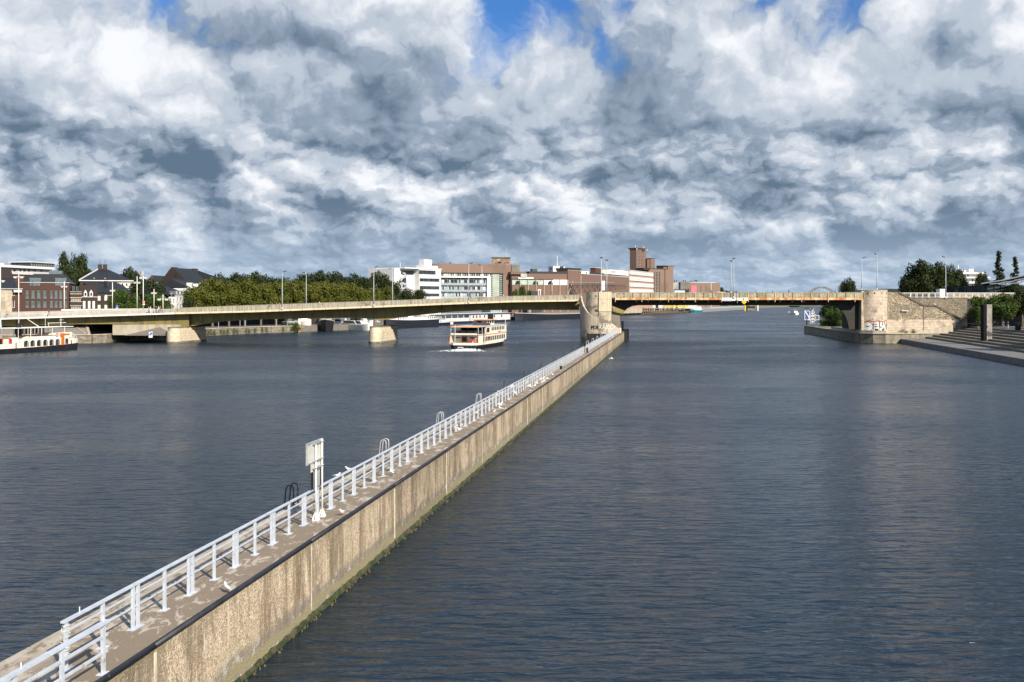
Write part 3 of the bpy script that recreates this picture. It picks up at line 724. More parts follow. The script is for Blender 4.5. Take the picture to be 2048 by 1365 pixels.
# sculpted curved ends of left girder of the right span
BL = [(1224, 661), (1238, 661), (1240, 648), (1244, 636), (1250, 625.5), (1258, 617.5), (1268, 612.8), (1280, 611.2), (1665, 611.2), (1678, 613.5), (1690, 620), (1699, 631), (1704, 645), (1707, 660), (1726, 660)]
for y0, y1, nm in ((YB+3.2, YB+3.6, 'bascule_girder'), (YE-1.5, YE-1.1, 'bascule_girder')):
    mb = MB()
    gxx = (lambda p: bx(p)) if y0 < YB+5 else (lambda p: X_(p-6, YE-1.3))
    topz = bz(RB)+.11
    xs_ = sorted(set([p for p, _ in BL]))
    lo = BL
    for (a, ya), (b, yb) in zip(BL[1:-1], BL[2:-1]):
        if b <= a: continue
        mb.hexa([(gxx(p), y, z) for (z_) in (0, 1) for y in (y0, y1) for p, z in (((a, bz(ya)), (b, bz(yb))) if z_ == 0 else ((a, topz), (b, topz)))])
    mb.box(gxx(1224), gxx(1238), y0, y1, bz(661), topz); mb.box(gxx(1707), gxx(1726), y0, y1, bz(660), topz)
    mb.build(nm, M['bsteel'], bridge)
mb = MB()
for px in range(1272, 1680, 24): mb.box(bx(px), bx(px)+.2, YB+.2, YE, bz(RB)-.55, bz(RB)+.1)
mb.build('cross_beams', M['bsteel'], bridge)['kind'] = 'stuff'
mb = MB(); mb.box(bx(1447), bx(1463), YB-.06, YB-.02, bz(602.6), bz(600.2)); mb.build('name_plate', mat('pale_blue_plate', (.42, .48, .75), (.36, .42, .68), 3), bridge)

# piers
def pier(pxl, label, zt_):
    root = thing('bridge_pier', label, 'pier', (X_(pxl, 247.5)+1.72, 247.5, 0), 0, 'stone piers standing in the river')
    r = 1.72; L = 13.5; ns = 14
    def plan(rr, ext=0):
        p = [(rr*math.cos(math.pi+math.pi*k/ns), rr*1.35*math.sin(math.pi+math.pi*k/ns)-ext*.3) for k in range(ns+1)]
        q = [(rr+GS*L, L), (-rr+GS*L, L)]
        return p+q
    zs = [-1.5, .45]; cz = (zt_-.45)/5; zs += [.45+cz*(k+1) for k in range(5)]
    for k, (a, b) in enumerate(zip(zs, zs[1:])):
        rr = r*(1.02 if k == 0 else 1)-(.25 if k == 5 else 0)
        mb = MB(); mb.prism([(x, y) for x, y in plan(rr-.05*(k % 2)*0)], a+.012, b-.012); mb.build('stone_course', M['pierst'] if k else M['concd'], root, world=False)
    mb = MB(); mb.prism(plan(r*.86), zt_-.02, zt_+.22); mb.build('bearing_cap', M['concd'], root, world=False)
    return root
pier(334.5, 'pale stone pier with rounded nose nearest the left bank', 3.75)
pier(737.5, 'pale stone pier with rounded nose left of the passenger boat', 3.95)
# ------------------------------------------------------------------ central pier with spiral parapet
cp = thing('central_pier', 'massive round concrete bascule pier with curling stair wall between the two spans', 'pier', (X_(1198, 244), 244, 0))
Yc = 247.5; Xc = X_(1200, Yc); r0 = 4.95
# lower drum whose rim sweeps down to the right
def rimz(px): return Z_(lerp([(1150, 591), (1161, 592), (1163, 603), (1167, 614), (1174, 624), (1182, 631), (1190, 633.5), (1200, 633.5), (1210, 637.5), (1220, 643), (1229, 651), (1236, 657), (1245, 659)], px), 243.5)
mb = MB(); n = 48; prev = None
for k in range(n+1):
    an = math.pi*(1.0+1.0*k/n); x = Xc+r0*math.cos(an); y = Yc+r0*math.sin(an); px = CX+x*F/y
    z = rimz(px); xi = Xc+(r0-.38)*math.cos(an); yi = Yc+(r0-.38)*math.sin(an)
    cur = [(x, y, -2), (x, y, z), (xi, yi, z), (xi, yi, -2)]
    if prev:
        for i in range(3): mb.quad(prev[i], cur[i], cur[i+1], prev[i+1])
    prev = cur
M['pconc'] = mat('board_marked_concrete', (.50, .43, .33), (.38, .33, .26), 1.0, .85, .4, (2.5, 2.5, .25), (.16, .14, .115), .3, (.5, .64))
mb.build('stair_parapet', M['pconc'], cp)
o = bpy.data.objects[cp.children[0].name] if cp.children else None
mb = MB(); mb.lathe([(r0-.4, -2), (r0-.4, 2.2), (.1, 2.3)], 32, (Xc, Yc), math.pi, 2*math.pi); mb.build('inner_landing', M['pconc'], cp, smooth=False)
mb = MB(); mb.hexa([(Xc+GS*(y-Yc)+o, y, z) for z in (-2, 5.0) for y in (Yc+.01, Yc+24) for o in (-r0+.1, r0-.2)]); mb.build('rear_block', M['concd'], cp)
# inner tower cylinder
ri = 3.15; Xi = X_(1197.5, 246.5)
mb = MB(); mb.lathe([(ri, 2.2), (ri, Z_(584.5, 243.4)), (ri-.5, Z_(584.5, 243.4)), (.05, Z_(585.5, 243.4))], 40, (Xi, 246.6)); mb.build('round_tower', M['pconc'], cp, smooth=False)
for px, w in ((1181, .25), (1192, .25)):
    x = X_(px, 243.6); yy = 246.6-math.sqrt(max(0, ri*ri-(x-Xi)**2))
    mb = MB(); mb.box(x-.12, x+.12, yy-.06, yy+.2, Z_(594, 243.5), Z_(591, 243.5)); mb.build('slot_opening', M['blk'], cp)
for za in (583.9, 597.5):
    z = Z_(za, 243.4); mb = MB(); mb.lathe([(ri+.012, z-.06), (ri+.03, z), (ri+.012, z+.0)], 40, (Xi, 246.6)); mb.build('shadow_line', M['concd'], cp)
# bright vertical slab, cast in boards
xa, xb = X_(1198.5, 242.2), X_(1224.3, 242.2)
nb = 6
for k in range(nb):
    a = xa+(xb-xa)*k/nb; b = xa+(xb-xa)*(k+1)/nb-.03
    for (lo, hi) in ((Z_(623.5, 242.2), Z_(599, 242.2)), (Z_(598.6, 242.2), Z_(584.2, 242.2))):
        mb = MB(); mb.box(a, b, 243.15, 246.5, lo, hi); mb.build('slab_board', mat('bright_cast_slab', (.60, .52, .38), (.52, .45, .33), 1.2, .8, .2, (2, 2, .15), (.36, .33, .26), .8, (.55, .68)), cp)
mb = MB(); mb.box(xa, xb-.1, 243.3, 247, 2.3, Z_(623.5, 242.2)-.0); mb.build('slab_plinth', M['pconc'], cp)
mb = MB(); mb.box(X_(1223, 248), X_(1240, 248), 247.6, 248.4, .5, Z_(622, 248)); mb.build('side_wall', M['concd'], cp)
mb = MB(); mb.extr([(X_(1224, 247), Z_(612, 247)), (X_(1226, 247), Z_(624, 247)), (X_(1247, 247), Z_(628, 247)), (X_(1250, 247), Z_(622, 247)), (X_(1234, 247), Z_(616, 247))], 246.9, 247.3); mb.build('bracket_beam', M['girder'], cp)
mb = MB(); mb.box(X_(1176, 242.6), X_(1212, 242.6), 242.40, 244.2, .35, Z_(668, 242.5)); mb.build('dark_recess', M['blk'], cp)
# graffiti
def cyl(xc, yc, rr, px, z, e=.03):       # point on the drum under image column px
    def f(u, v):
        x = X_(px, yc-rr)+u; dx = x-xc; return (x, yc-math.sqrt(max(.01, (rr+e)**2-dx*dx)), z+v)
    return f
mb = MB(); text_mb(mb, 'FDS', 1.15, cyl(Xc, Yc, r0, 1190, Z_(656, 243)), True); mb.build('black_graffiti', M['blk'], cp)
for px, tx, sz, zz in ((1208, 'RAY', 1.5, 655), (1221, 'KO', 1.6, 654.5), (1212, 'sms', 1.0, 648)):
    mb = MB(); text_mb(mb, tx, sz, cyl(Xc, Yc, r0, px, Z_(zz, 243), .03), False); mb.build('white_graffiti', mat('faded_white_spray', (.62, .60, .56), (.5, .48, .44), 2), cp)
mb = MB()
f = cyl(Xi, 246.6, ri, 1192.5, Z_(622, 243.6), .03)
for r1, r2 in ((.62, .50),):
    for k in range(24):
        a, b = 2*math.pi*k/24, 2*math.pi*(k+1)/24
        mb.quad(*[f(r*math.cos(t), r*math.sin(t)) for r, t in ((r1, a), (r1, b), (r2, b), (r2, a))])
mb.build('white_ring_emblem', MATS['faded_white_spray'], cp)
mb = MB(); f2 = cyl(Xi, 246.6, ri, 1192.5, Z_(622, 243.6), .045)
for v0, v1 in ((.12, .27), (-.06, .05), (-.3, -.17)): mb.quad(f2(-.42, v0), f2(.42, v0), f2(.42, v1), f2(-.42, v1))
mb.build('emblem_bars', M['blk'], cp)
mb = MB(); mb.box(X_(1216, 240), X_(1241, 240), 239.3, 239.5, ZT, Z_(655, 240)+.2); 
wb = thing('white_gate_box', 'white barrier panel at the far end of the guide wall railing', 'barrier', (X_(1240, 246), 246, ZT))
mb = MB(); mb.hexa([(gx(o, Y), Y, z) for z in (ZT, ZT+1.15) for Y in (246.6, 248.2) for o in (-13.0, -12.1)]); mb.build('panel', M['white'], wb)
mb = MB(); mb.hexa([(gx(o, Y), Y, z) for z in (ZT+1.15, ZT+1.22) for Y in (246.5, 248.3) for o in (-13.05, -12.05)]); mb.build('cap', M['white'], wb)
mb = MB(); gbox(mb, -12.4, -11.0, 258, 267, -1.5, 3.0); tag(mb.build('fender_block', M['blk'], None), 'black fender block at the far tip of the guide wall', 'fender')

# ------------------------------------------------------------------ right tower, coursed blocks
tw = thing('stone_tower', 'round pale stone bridge tower with loophole slots on the right bank', 'tower', (X_(1753, 250), 253, 0))
Yt = 254.0; rt = 3.8; Xt = X_(1753.5, 250.2)
zb = 2.3; ztp = Z_(581, 250)
def tplan(a): return (Xt+rt*math.cos(a), Yt+rt*math.sin(a))
mb = MB(); mb.lathe([(rt-.12, -1), (rt-.12, ztp-.05), (.05, ztp-.05)], 48, (Xt, Yt)); mb.build('core', M['concd'], tw)
hs = [1.05]*9; z = zb; row = 0; zpar = Z_(594.5, 250); zmid = Z_(622.5, 250)
rows = []; zz = zb
for lim, cnt in ((zmid, 5), (zpar, 4), (ztp, 1)):
    h = (lim-zz)/cnt
    for c in range(cnt): rows.append((zz, zz+h, cnt == 1)); zz += h
tm = [mat('tower_block_%s' % n, c, tuple(v*.84 for v in c), 1.4, .9, .4, c3=(.24, .2, .155), s3=.5, t3=(.52, .7)) for n, c in (('warm', (.54, .46, .36)), ('grey', (.46, .41, .34)), ('pink', (.56, .46, .38)))]
rnd = random.Random(11)
for k, (a, b, par) in enumerate(rows):
    nn = 26; off = (k % 2)*.5
    for j in range(nn):
        a0 = 2*math.pi*(j+off)/nn; a1 = 2*math.pi*(j+1+off)/nn
        am = (a0+a1)/2
        if math.sin(am) > .35: continue
        rr = rt+(.03 if par else rnd.uniform(-.008, .012)); g = .004; mb = MB()
        mb.lathe([(rr-.14, a+.015), (rr, a+.015), (rr, b-.015), (rr-.14, b-.015)], 3, (Xt, Yt), a0+g, a1-g); mb.build('stone_block', tm[rnd.randrange(3)], tw)
mb = MB(); mb.lathe([(rt-.2, ztp-.1), (rt+.1, ztp-.1), (rt+.1, ztp+.12), (rt-.4, ztp+.14), (rt-.4, ztp-.05)], 48, (Xt, Yt)); mb.build('coping_ring', M['lime'], tw)
for px in (1737, 1749, 1764, 1776):
    x = X_(px, 250.3); y = Yt-math.sqrt(max(.05, (rt+.03)**2-(x-Xt)**2)); mb = MB(); mb.box(x-.13, x+.13, y-.03, y+.5, Z_(588.6, 250), Z_(585, 250)); mb.build('loophole_slot', M['blk'], tw)
mb = MB(); mb.box(X_(1724.5, 250), X_(1730, 250), 250.6, 256, zb, ztp-.2); mb.build('corner_pilaster', M['lime'], tw)
mb = MB(); mb.tube([(X_(1730.5, 250), 250.5, Z_(621, 250)), (X_(1730.5, 250), 250.5, Z_(592, 250))], .1, 8); mb.build('down_pipe', M['lime'], tw)
mb = MB(); mb.hexa([(X_(p, 257)+GS*(y-257), y, z) for z in (2.0, bz(RB)) for y in (255, 272) for p in (1704, 1740)]); mb.build('abutment_wall', M['shadeconc'], tw)  # the shade below the deck is put into this wall's colour
# graffiti on tower: silver letters, black edges, red cloud line
tz = lambda py: Z_(py, 250.1)
def tf(px, py, e=.05):
    x = X_(px, 250.4); dx = x-Xt; return (x, Yt-math.sqrt(max(.3, (rt+e)**2-dx*dx)), tz(py))
def tpoly(mb, pts, e):
    # subdivide rectangles/quads so they bend round the drum
    (a, b, c, d) = pts; N = 5
    for i in range(N):
        s, t_ = i/N, (i+1)/N
        L = lambda p, q, s: (p[0]+(q[0]-p[0])*s, p[1]+(q[1]-p[1])*s)
        mb.quad(tf(*L(a, b, s), e), tf(*L(a, b, t_), e), tf(*L(d, c, t_), e), tf(*L(d, c, s), e))
sil = mat('silver_spray_paint', (.60, .63, .66), (.50, .53, .56), 1.5)
mb = MB(); tpoly(mb, [(1737, 663), (1779.5, 663), (1778, 644.5), (1738, 644.5)], .035); mb.build('graffiti_fill', sil, tw)
mb = MB(); f = lambda px, py: tf(px, py, .05)
for k in range(20):
    a, b = 2*math.pi*k/20, 2*math.pi*(k+1)/20; cx_, cy_ = 1736.5, 653.5
    mb.quad(f(cx_, cy_), f(cx_+9.3*math.cos(a), cy_+9.3*math.sin(a)), f(cx_+9.3*math.cos(b), cy_+9.3*math.sin(b)), f(cx_, cy_))
mb.build('graffiti_disc', sil, tw)
mb = MB()
for k in range(20):
    a, b = 2*math.pi*k/20, 2*math.pi*(k+1)/20; cx_, cy_ = 1736.5, 653.5
    mb.quad(*[tf(cx_+r*math.cos(t), cy_+r*math.sin(t), .06) for r, t in ((9.6, a), (9.6, b), (8.6, b), (8.6, a))])
mb.build('graffiti_ring', M['blk'], tw)
def bk(x0, x1, y0, y1): tpoly(mb, [(x0, y1), (x1, y1), (x1, y0), (x0, y0)], .065)
for q_ in ((1734.5, 1738.5, 652.6, 654.4), (1745.8, 1747, 645, 663), (1747, 1754, 648, 649.4), (1748.5, 1755, 653, 654.6), (1749, 1756, 658, 662.5), (1758, 1759.4, 644, 655), (1759, 1764, 654, 655.6), (1764.4, 1765.8, 646, 652), (1764, 1766, 658, 663), (1770, 1771.4, 644.5, 650), (1771, 1774, 652, 653.4), (1775.8, 1777, 648, 660), (1768, 1770, 657, 662)):
    mb = MB(); bk(*q_); mb.build('graffiti_stroke', M['blk'], tw)
mb = MB(); rp = [(1728.5, 653), (1731, 646.5), (1735, 642.5), (1740, 641.6), (1745, 644), (1750, 644.4), (1755, 641.5), (1760, 643.4), (1766, 644), (1770, 643.6), (1773, 641), (1776, 641.5), (1777.5, 646), (1779, 652)]
for (a, b), (c, d) in zip(rp, rp[1:]): mb.quad(tf(a, b+1, .07), tf(c, d+1, .07), tf(c, d-.7, .07), tf(a, b-.7, .07))
mb.build('graffiti_red_line', mat('brick_red_spray', (.35, .06, .03), (.28, .05, .03), 2), tw)

# ------------------------------------------------------------------ right bank quay, guard wall, ramps
def plan_wall(name, pts, zt0, zb0, m, parent=None, th=.5, **k):
    pass
quay = thing('tower_quay', 'dark low stone quay and guard wall wrapping round the foot of the stone tower', 'quay', (X_(1740, 255), 255, 0))
QP = [(95.8, 328), (87.0, 258), (86.4, 254), (87.2, 250.2), (89.4, 247.6), (92.2, 246.4), (96.0, 246.8), (99.0, 248.2), (104, 250)]
qm = mat('stained_quay_stone', (.24, .22, .17), (.14, .13, .10), .9, .9, .4, (1, 1, .6), (.34, .31, .22), .5, (.56, .7))
mb = MB(); mb.prism(QP+[(118, 254), (118, 300), (100, 328)], -1.5, 2.3); mb.build('quay_body', qm, quay)
mb = MB()
for (a, b), (c, d) in zip(QP, QP[1:]):
    mb.bar((a, b, 2.38), (c, d, 2.38), .5, .18)
mb.build('coping', M['lime'], quay)
mb = MB()
for (a, b), (c, d) in zip(QP[1:], QP[2:]):
    L = math.hypot(c-a, d-b); n = max(1, int(L/.8))
    for k in range(n):
        p = (a+(c-a)*(k+.06)/n, b+(d-b)*(k+.06)/n); q_ = (a+(c-a)*(k+.94)/n, b+(d-b)*(k+.94)/n)
        mb.bar((p[0]+.15, p[1]+.2, 2.75), (q_[0]+.15, q_[1]+.2, 2.75), .12, .75)
    if a > 89: break
for k in range(40):
    Y = 258.2+k*.62; x = 87.05+(Y-258)*.126
    if Y > 283: break
    mb.bar((x+.15, Y, 2.8), (x+.22, Y+.58, 2.8), .12, .8)
mb.build('guard_panels', mat('pale_grey_guard_panel', (.42, .39, .35), (.32, .3, .27), 1), quay)
# island sign: blue panel in white frame and white stacked mast
def rect_frame(mb, x0, x1, z0, z1, y, w):
    mb.box(x0, x1, y, y+.1, z0, z0+w); mb.box(x0, x1, y, y+.1, z1-w, z1); mb.box(x0, x0+w, y, y+.1, z0+w, z1-w); mb.box(x1-w, x1, y, y+.1, z0+w, z1-w)
Ys = 326.0
s = thing('blue_panel_sign', 'blue square river sign crossed by a white bar at the quay tip', 'sign', P_(1614, 650, Ys))
mb = MB(); mb.box(X_(1610, Ys), X_(1618.7, Ys), Ys, Ys+.08, Z_(636, Ys), Z_(622.5, Ys)); mb.build('panel', M['blue'], s)
mb = MB(); rect_frame(mb, X_(1609, Ys), X_(1619.3, Ys), Z_(640.5, Ys), Z_(622, Ys), Ys-.12, .14); mb.build('frame', M['white'], s)
mb = MB(); mb.bar((X_(1609.5, Ys), Ys-.14, Z_(622.6, Ys)), (X_(1618.5, Ys), Ys-.14, Z_(636, Ys)), .1, .3); mb.build('white_bar', M['white'], s)
mb = MB(); mb.tube([(X_(1613.5, Ys), Ys, 2.3), (X_(1613.5, Ys), Ys, Z_(640, Ys))], .2, 8); mb.build('post', M['blk'], s)
s = thing('signal_mast', 'white lattice signal mast with open rectangular frame beside the blue sign', 'mast', P_(1625, 650, Ys+1))
mb = MB()
for k, (zc, w) in enumerate(((647, 1.9), (641, 2.2), (635.5, 2.4), (630, 2.0), (625, 1.5))):
    x = X_(1625.3, Ys+1); z = Z_(zc, Ys+1); h = .62
    w = w*.45
    for a, b in (((-w, 0), (0, h)), ((0, h), (w, 0)), ((w, 0), (0, -h)), ((0, -h), (-w, 0))):
        mb.tube([(x+a[0], Ys+1, z+a[1]), (x+b[0], Ys+1, z+b[1])], .075, 6)
mb.build('diamond_lattice', M['white'], s)
mb = MB(); x = X_(1625.3, Ys+1); mb.tube([(x, Ys+1, 2.3), (x, Ys+1, Z_(621, Ys+1)), (x+.5, Ys+1, Z_(617.5, Ys+1))], .07, 6); mb.build('pole', M['white'], s)
mb = MB(); rect_frame(mb, X_(1617, Ys+1), X_(1638.5, Ys+1), Z_(640.5, Ys+1), Z_(631, Ys+1), Ys+1.1, .13); mb.build('open_frame', M['white'], s)
mb = MB(); mb.tube([(X_(1637.7, Ys+1), Ys+1.1, 2.3), (X_(1637.7, Ys+1), Ys+1.1, Z_(640, Ys+1))], .06, 6); mb.build('frame_leg', M['white'], s)

# ramp wall: rubble above, ashlar below
YR = 252.5
rw = thing('ramp_wall', 'pale rubble stone ramp wall sloping down from the round tower', 'wall', (X_(1840, YR), YR, 0))
RTOP = [(1768, 584.6), (1797, 585), (1846, 611.5), (1871, 612.5), (1921, 639.5)]
rz = lambda p: Z_(lerp(RTOP, p), YR)
rbot = lambda p: Z_(639.5, YR)
pxs = [1768, 1797, 1813, 1830, 1846, 1858, 1871, 1884, 1897, 1910, 1921]
for a, b in ((1768, 1846.3), (1847.3, 1921)):
    qq = sorted(set([a, b]+[p for p in pxs if a < p < b]))
    mb = MB()
    for p, q_ in zip(qq, qq[1:]): mb.hexa([(X_(u, YR), y, z) for zz_ in (0, 1) for y in (YR, YR+.9) for u, z in (((p, rbot(p)), (q_, rbot(q_))) if zz_ == 0 else ((p, rz(p)), (q_, rz(q_))))])
    mb.build('rubble_face', M['rubble'], rw)
mb = MB(); mb.hexa([(X_(u, YR), y, z) for z in (1.5, rbot(0)) for y in (YR+.16, YR+.9) for u in (1768, 1925)]); mb.build('backing', M['concd'], rw)
for a, b in zip(RTOP[1:], RTOP[2:]):
    mb = MB(); mb.bar((X_(a[0], YR), YR+.4, Z_(a[1], YR)+.08), (X_(b[0], YR), YR+.4, Z_(b[1], YR)+.1), 1.15, .42); mb.build('coping_stone', mat('weathered_coping', (.13, .115, .095), (.09, .08, .065), 1, .9), rw)
rnd = random.Random(2)
zr = [2.3+k*(rbot(0)-2.3)/5 for k in range(6)]
for k, (a, b) in enumerate(zip(zr, zr[1:])):
    x = X_(1774, YR)-(k % 2)*.5; xe = X_(1906+3*k, YR)
    while x < xe:
        w = rnd.uniform(1.15, 1.45); x2 = min(x+w, xe)
        if x2-x > .2:
            mb = MB(); mb.box(x+.015, x2-.015, YR-.02+rnd.uniform(-.01, .015), YR+.16, a+.015, b-.015); mb.build('ashlar_block', tm[rnd.randrange(3)], rw)
        x = x+w
mb = MB(); mb.box(X_(1846.2, YR), X_(1847.4, YR), YR-.05, YR+.1, 2.3, rz(1846)); mb.build('drain_pipe', M['dsteel'], rw)
mb = MB(); mb.box(X_(1802, YR), X_(1815, YR), YR-.5, YR, Z_(622.7, YR), Z_(621.5, YR)); mb.build('ledge_light', M['white'], rw)
mb = MB(); x = X_(1871, YR); mb.tube([(x, YR+.3, Z_(613, YR)), (x, YR+.3, Z_(609.5, YR))], .07, 6); mb.lathe([(0, Z_(610, YR)), (.3, Z_(609.6, YR)), (.3, Z_(608.6, YR)), (.1, Z_(607.8, YR)), (0, Z_(607.8, YR))], 10, (x, YR+.3)); mb.build('globe_lamp', M['white'], rw)
# upper abutment wall and balustrade
YA = 257.0
ab = thing('abutment_wall', 'high rubble abutment wall carrying the road behind the ramp', 'wall', (X_(1880, YA), YA, 0))
mb = MB(); mb.box(X_(1790, YA), X_(1934.5, YA), YA, YA+1.2, 2.5, Z_(597, YA)); mb.build('rubble_face', M['rubbleg'], ab)
mb = MB(); mb.box(X_(1915, YA), X_(1934.6, YA), YA-.06, YA+.3, 3.9, Z_(645, YA)); mb.build('plinth', M['lime'], ab)
mb = MB(); mb.box(X_(1790, YA), X_(1934.5, YA), YA-.05, YA+1.3, Z_(597, YA)-.02, Z_(597, YA)+.14); mb.build('coping', MATS['weathered_coping'], ab)
mb = MB(); mb.box(X_(1889, 284), X_(2060, 284), 284, 285, 3.9, Z_(587.5, 284)); ab2 = mb.build('parapet_wall', M['rubble'], None); tag(ab2, 'low rubble parapet wall behind the white railing at far right', 'wall')
mb = MB(); mb.box(X_(1740, 258), X_(2400, 286), 258.3, 276, 3.9, 10.95); mb.build('approach_road', M['asph'], kind='structure')
bl = thing('white_balustrade', 'white metal railing with double posts on top of the abutment wall', 'railing', (X_(1900, YA), YA, Z_(597, YA)))
p = 1797.0; k = 0
ztop = Z_(586.5, YA); zbo = Z_(597, YA)+.12
while p < 2034:
    mb = MB(); x = X_(p, YA)
    if k % 2: mb.box(x-.24, x-.1, YA+.3, YA+.42, zbo, ztop); mb.box(x+.1, x+.24, YA+.3, YA+.42, zbo, ztop)
    else: mb.box(x-.09, x+.09, YA+.3, YA+.42, zbo, ztop)
    mb.build('post', M['white'], bl); p += 12.4; k += 1
for z, h in ((ztop, .16), (zbo+(ztop-zbo)*.62, .06), (zbo+(ztop-zbo)*.32, .06), (zbo+.12, .05)):
    for a, b in ((1790, 1875), (1875, 1955), (1955, 2031)):
        mb = MB(); mb.box(X_(a, YA), X_(b, YA)-.02, YA+.3, YA+.42, z-h/2, z+h/2); mb.build('rail', M['white'], bl)
mb = MB(); mb.box(X_(1876.5, 276), X_(1887, 276), 275, 277.5, 10.9, Z_(578.5, 276)); tag(mb.build('white_kiosk', M['white'], bevel=.05), 'small white block standing on the approach road by the lamp post', 'kiosk')

# walkway and stepped seating
st = thing('stepped_seating', 'broad shaded stone steps descending to the waterside walkway', 'steps', (105, 200, 0))
u = Vector((.158, 1)).normalized()
def line_at(Xo, Y): return Xo+GS*(Y-218)
stm = mat('grey_step_stone', (.15, .135, .105), (.095, .088, .07), 1.2, .85, .3)
y0_, y1_ = 60, 300
mb = MB(); mb.hexa([(line_at(o, Y), Y, z) for z in (-1.5, 1.1) for Y in (y0_, 250) for o in (91.4, 98.6)]); mb.build('walkway', mat('walkway_concrete', (.17, .165, .165), (.12, .118, .115), 1, .8), st)
nst = 7
for k in range(nst):
    o0 = 98.4+k*1.95; z = 1.1+(k+1)*(2.9/nst)
    ye = 250.8
    Y = y0_
    while Y < ye:
        Y2 = min(Y+3.0, ye); mb = MB(); mb.hexa([(line_at(o, y), y, zz_) for zz_ in (z-.9, z) for y in (Y+.015, Y2-.015) for o in (o0, o0+2.3)]); mb.build('step_stone', stm, st); Y = Y2
# curved retaining kerb between tower wall and steps
mb = MB(); pr = None
for k in range(17):
    t_ = k/16; px = 1782+t_*(1906-1782); py = 665-1.0*t_-14*t_**2.4; yy = lerp([(0, 248.6), (.4, 250.0), (.7, 251.2), (1, 252.0)], t_)
    x = X_(px, yy); z = Z_(py, yy); cur = [(x, yy, -1), (x, yy, z), (x, yy+1.5, z)]
    if pr:
        for i in range(2): mb.quad(pr[i], cur[i], cur[i+1], pr[i+1])
    pr = cur
tag(mb.build('curved_kerb_wall', M['conc'], None), 'low curved concrete kerb wall where the steps meet the tower quay', 'wall')
mb = MB(); mb.prism([(97, 249), (104, 250), (110, 251), (116, 252.6), (120, 256), (120, 262), (90, 262), (92, 249)], 1.0, 2.29); mb.build('quay_fill', M['paving'], kind='structure')
mb = MB(); mb.prism([(line_at(98.4+nst*1.95, 60)+.2, 60), (190, 60), (190, 272), (line_at(98.4+nst*1.95, 272)-.4, 272)], 3.0, 4.0); mb.build('plaza_paving', M['paving'], kind='structure')
# pillar
Yp = 213.0; s = thing('stone_pillar', 'tall dark rectangular pillar standing on the waterside steps', 'pillar', (X_(1972, Yp), Yp, 1.5))
xa, xb = X_(1967.3, Yp), X_(1979.5, Yp+1)
mb = MB(); mb.box(xa, xb-.0, Yp, Yp+1.35, .5, Z_(609.5, Yp)); o = mb.build('shaft', mat('polished_black_stone', (.008, .009, .014), (.012, .012, .018), 2, .8, spec=.1), s)
mb = MB(); mb.box(X_(1973.6, Yp)-.0, xb, Yp-.05, Yp-.004, Z_(683.5, Yp), Z_(609.3, Yp)); mb.build('weathered_face', mat('weathered_pillar_face', (.30, .29, .27), (.20, .19, .18), .7, .8, c3=(.06, .06, .06), s3=.45, t3=(.56, .6)), s)
# ------------------------------------------------------------------ lamps
def tall_lamp(px, pyf, pyt, Y, head, label, thin=.085):
    z0, z1 = Z_(pyf, Y), Z_(pyt, Y); x = X_(px, Y)
    r = thing('street_lamp', label, 'street lamp', (x, Y, z0), 0, 'tall lamp posts along the road bridge')
    mb = MB(); mb.tube([(x, Y, z0), (x, Y, z0+(z1-z0)*.5), (x, Y, z1-.8), (x+head*.1, Y, z1-.35), (x+head*.45, Y, z1)], [thin*1.5, thin*1.1, thin*.8, thin*.7, thin*.6], 8); mb.build('pole', M['rail'], r, smooth=True)
    mb = MB(); a = Vector((x+head*.3, Y, z1-.05)); b = Vector((x+head*1.05, Y, z1+.17)) if head else Vector((x+.3, Y, z1+.1)); mb.bar(a, b, .45, .2)
    if not head: mb.box(x-.35, x+.35, Y-.25, Y+.25, z1-.02, z1+.22)
    mb.build('lamp_head', M['dsteel'], r, bevel=.04)
    mb = MB(); mb.box(x-.16, x+.16, Y-.16, Y+.16, z0-.02, z0+.5); mb.build('base', M['rail'], r)
ln = [(564.5, 619, 543.5, YB-.1, 1, 'near lamp post on the bridge above the trees, leftmost of the tall ones'), (612.5, 618, 546, YE+1, -1, 'second tall lamp post from the left, bent to the left, before the trees'),
      (747.5, 613, 534.5, YB-.1, 1, 'tall lamp post standing over the second stone pier'), (785, 611, 538.5, YE+1, -1, 'tall lamp post bent left beside the white office block'),
      (937.5, 606, 527, YB-.1, 1, 'tall lamp post in front of the glass office facade'), (964, 605, 531, YE+1, -1, 'thinner lamp post just right of the glass office middle'),
      (1202.5, 586, 516.5, 246, 0, 'tall lamp post on top of the central pier, left of its pair'), (1213.5, 588, 521.5, 255, 0, 'tall lamp post on top of the central pier, right of its pair'),
      (1462.3, 586, 523, YE+1, 0, 'thin lamp post mid right span, left of its pair'), (1467.5, 597, 518, YB-.1, 0, 'tall lamp post mid right span, right of its pair'),
      (1723.5, 582, 516, YE+1, 1, 'lamp post at the left edge of the stone tower'), (1754, 581, 509, 262, -.6, 'tall lamp post rising behind the stone tower'), (1891.5, 597, 514.5, 256.8, -.9, 'lamp post beside the white railing on the right bank')]
for a in ln: tall_lamp(*a)
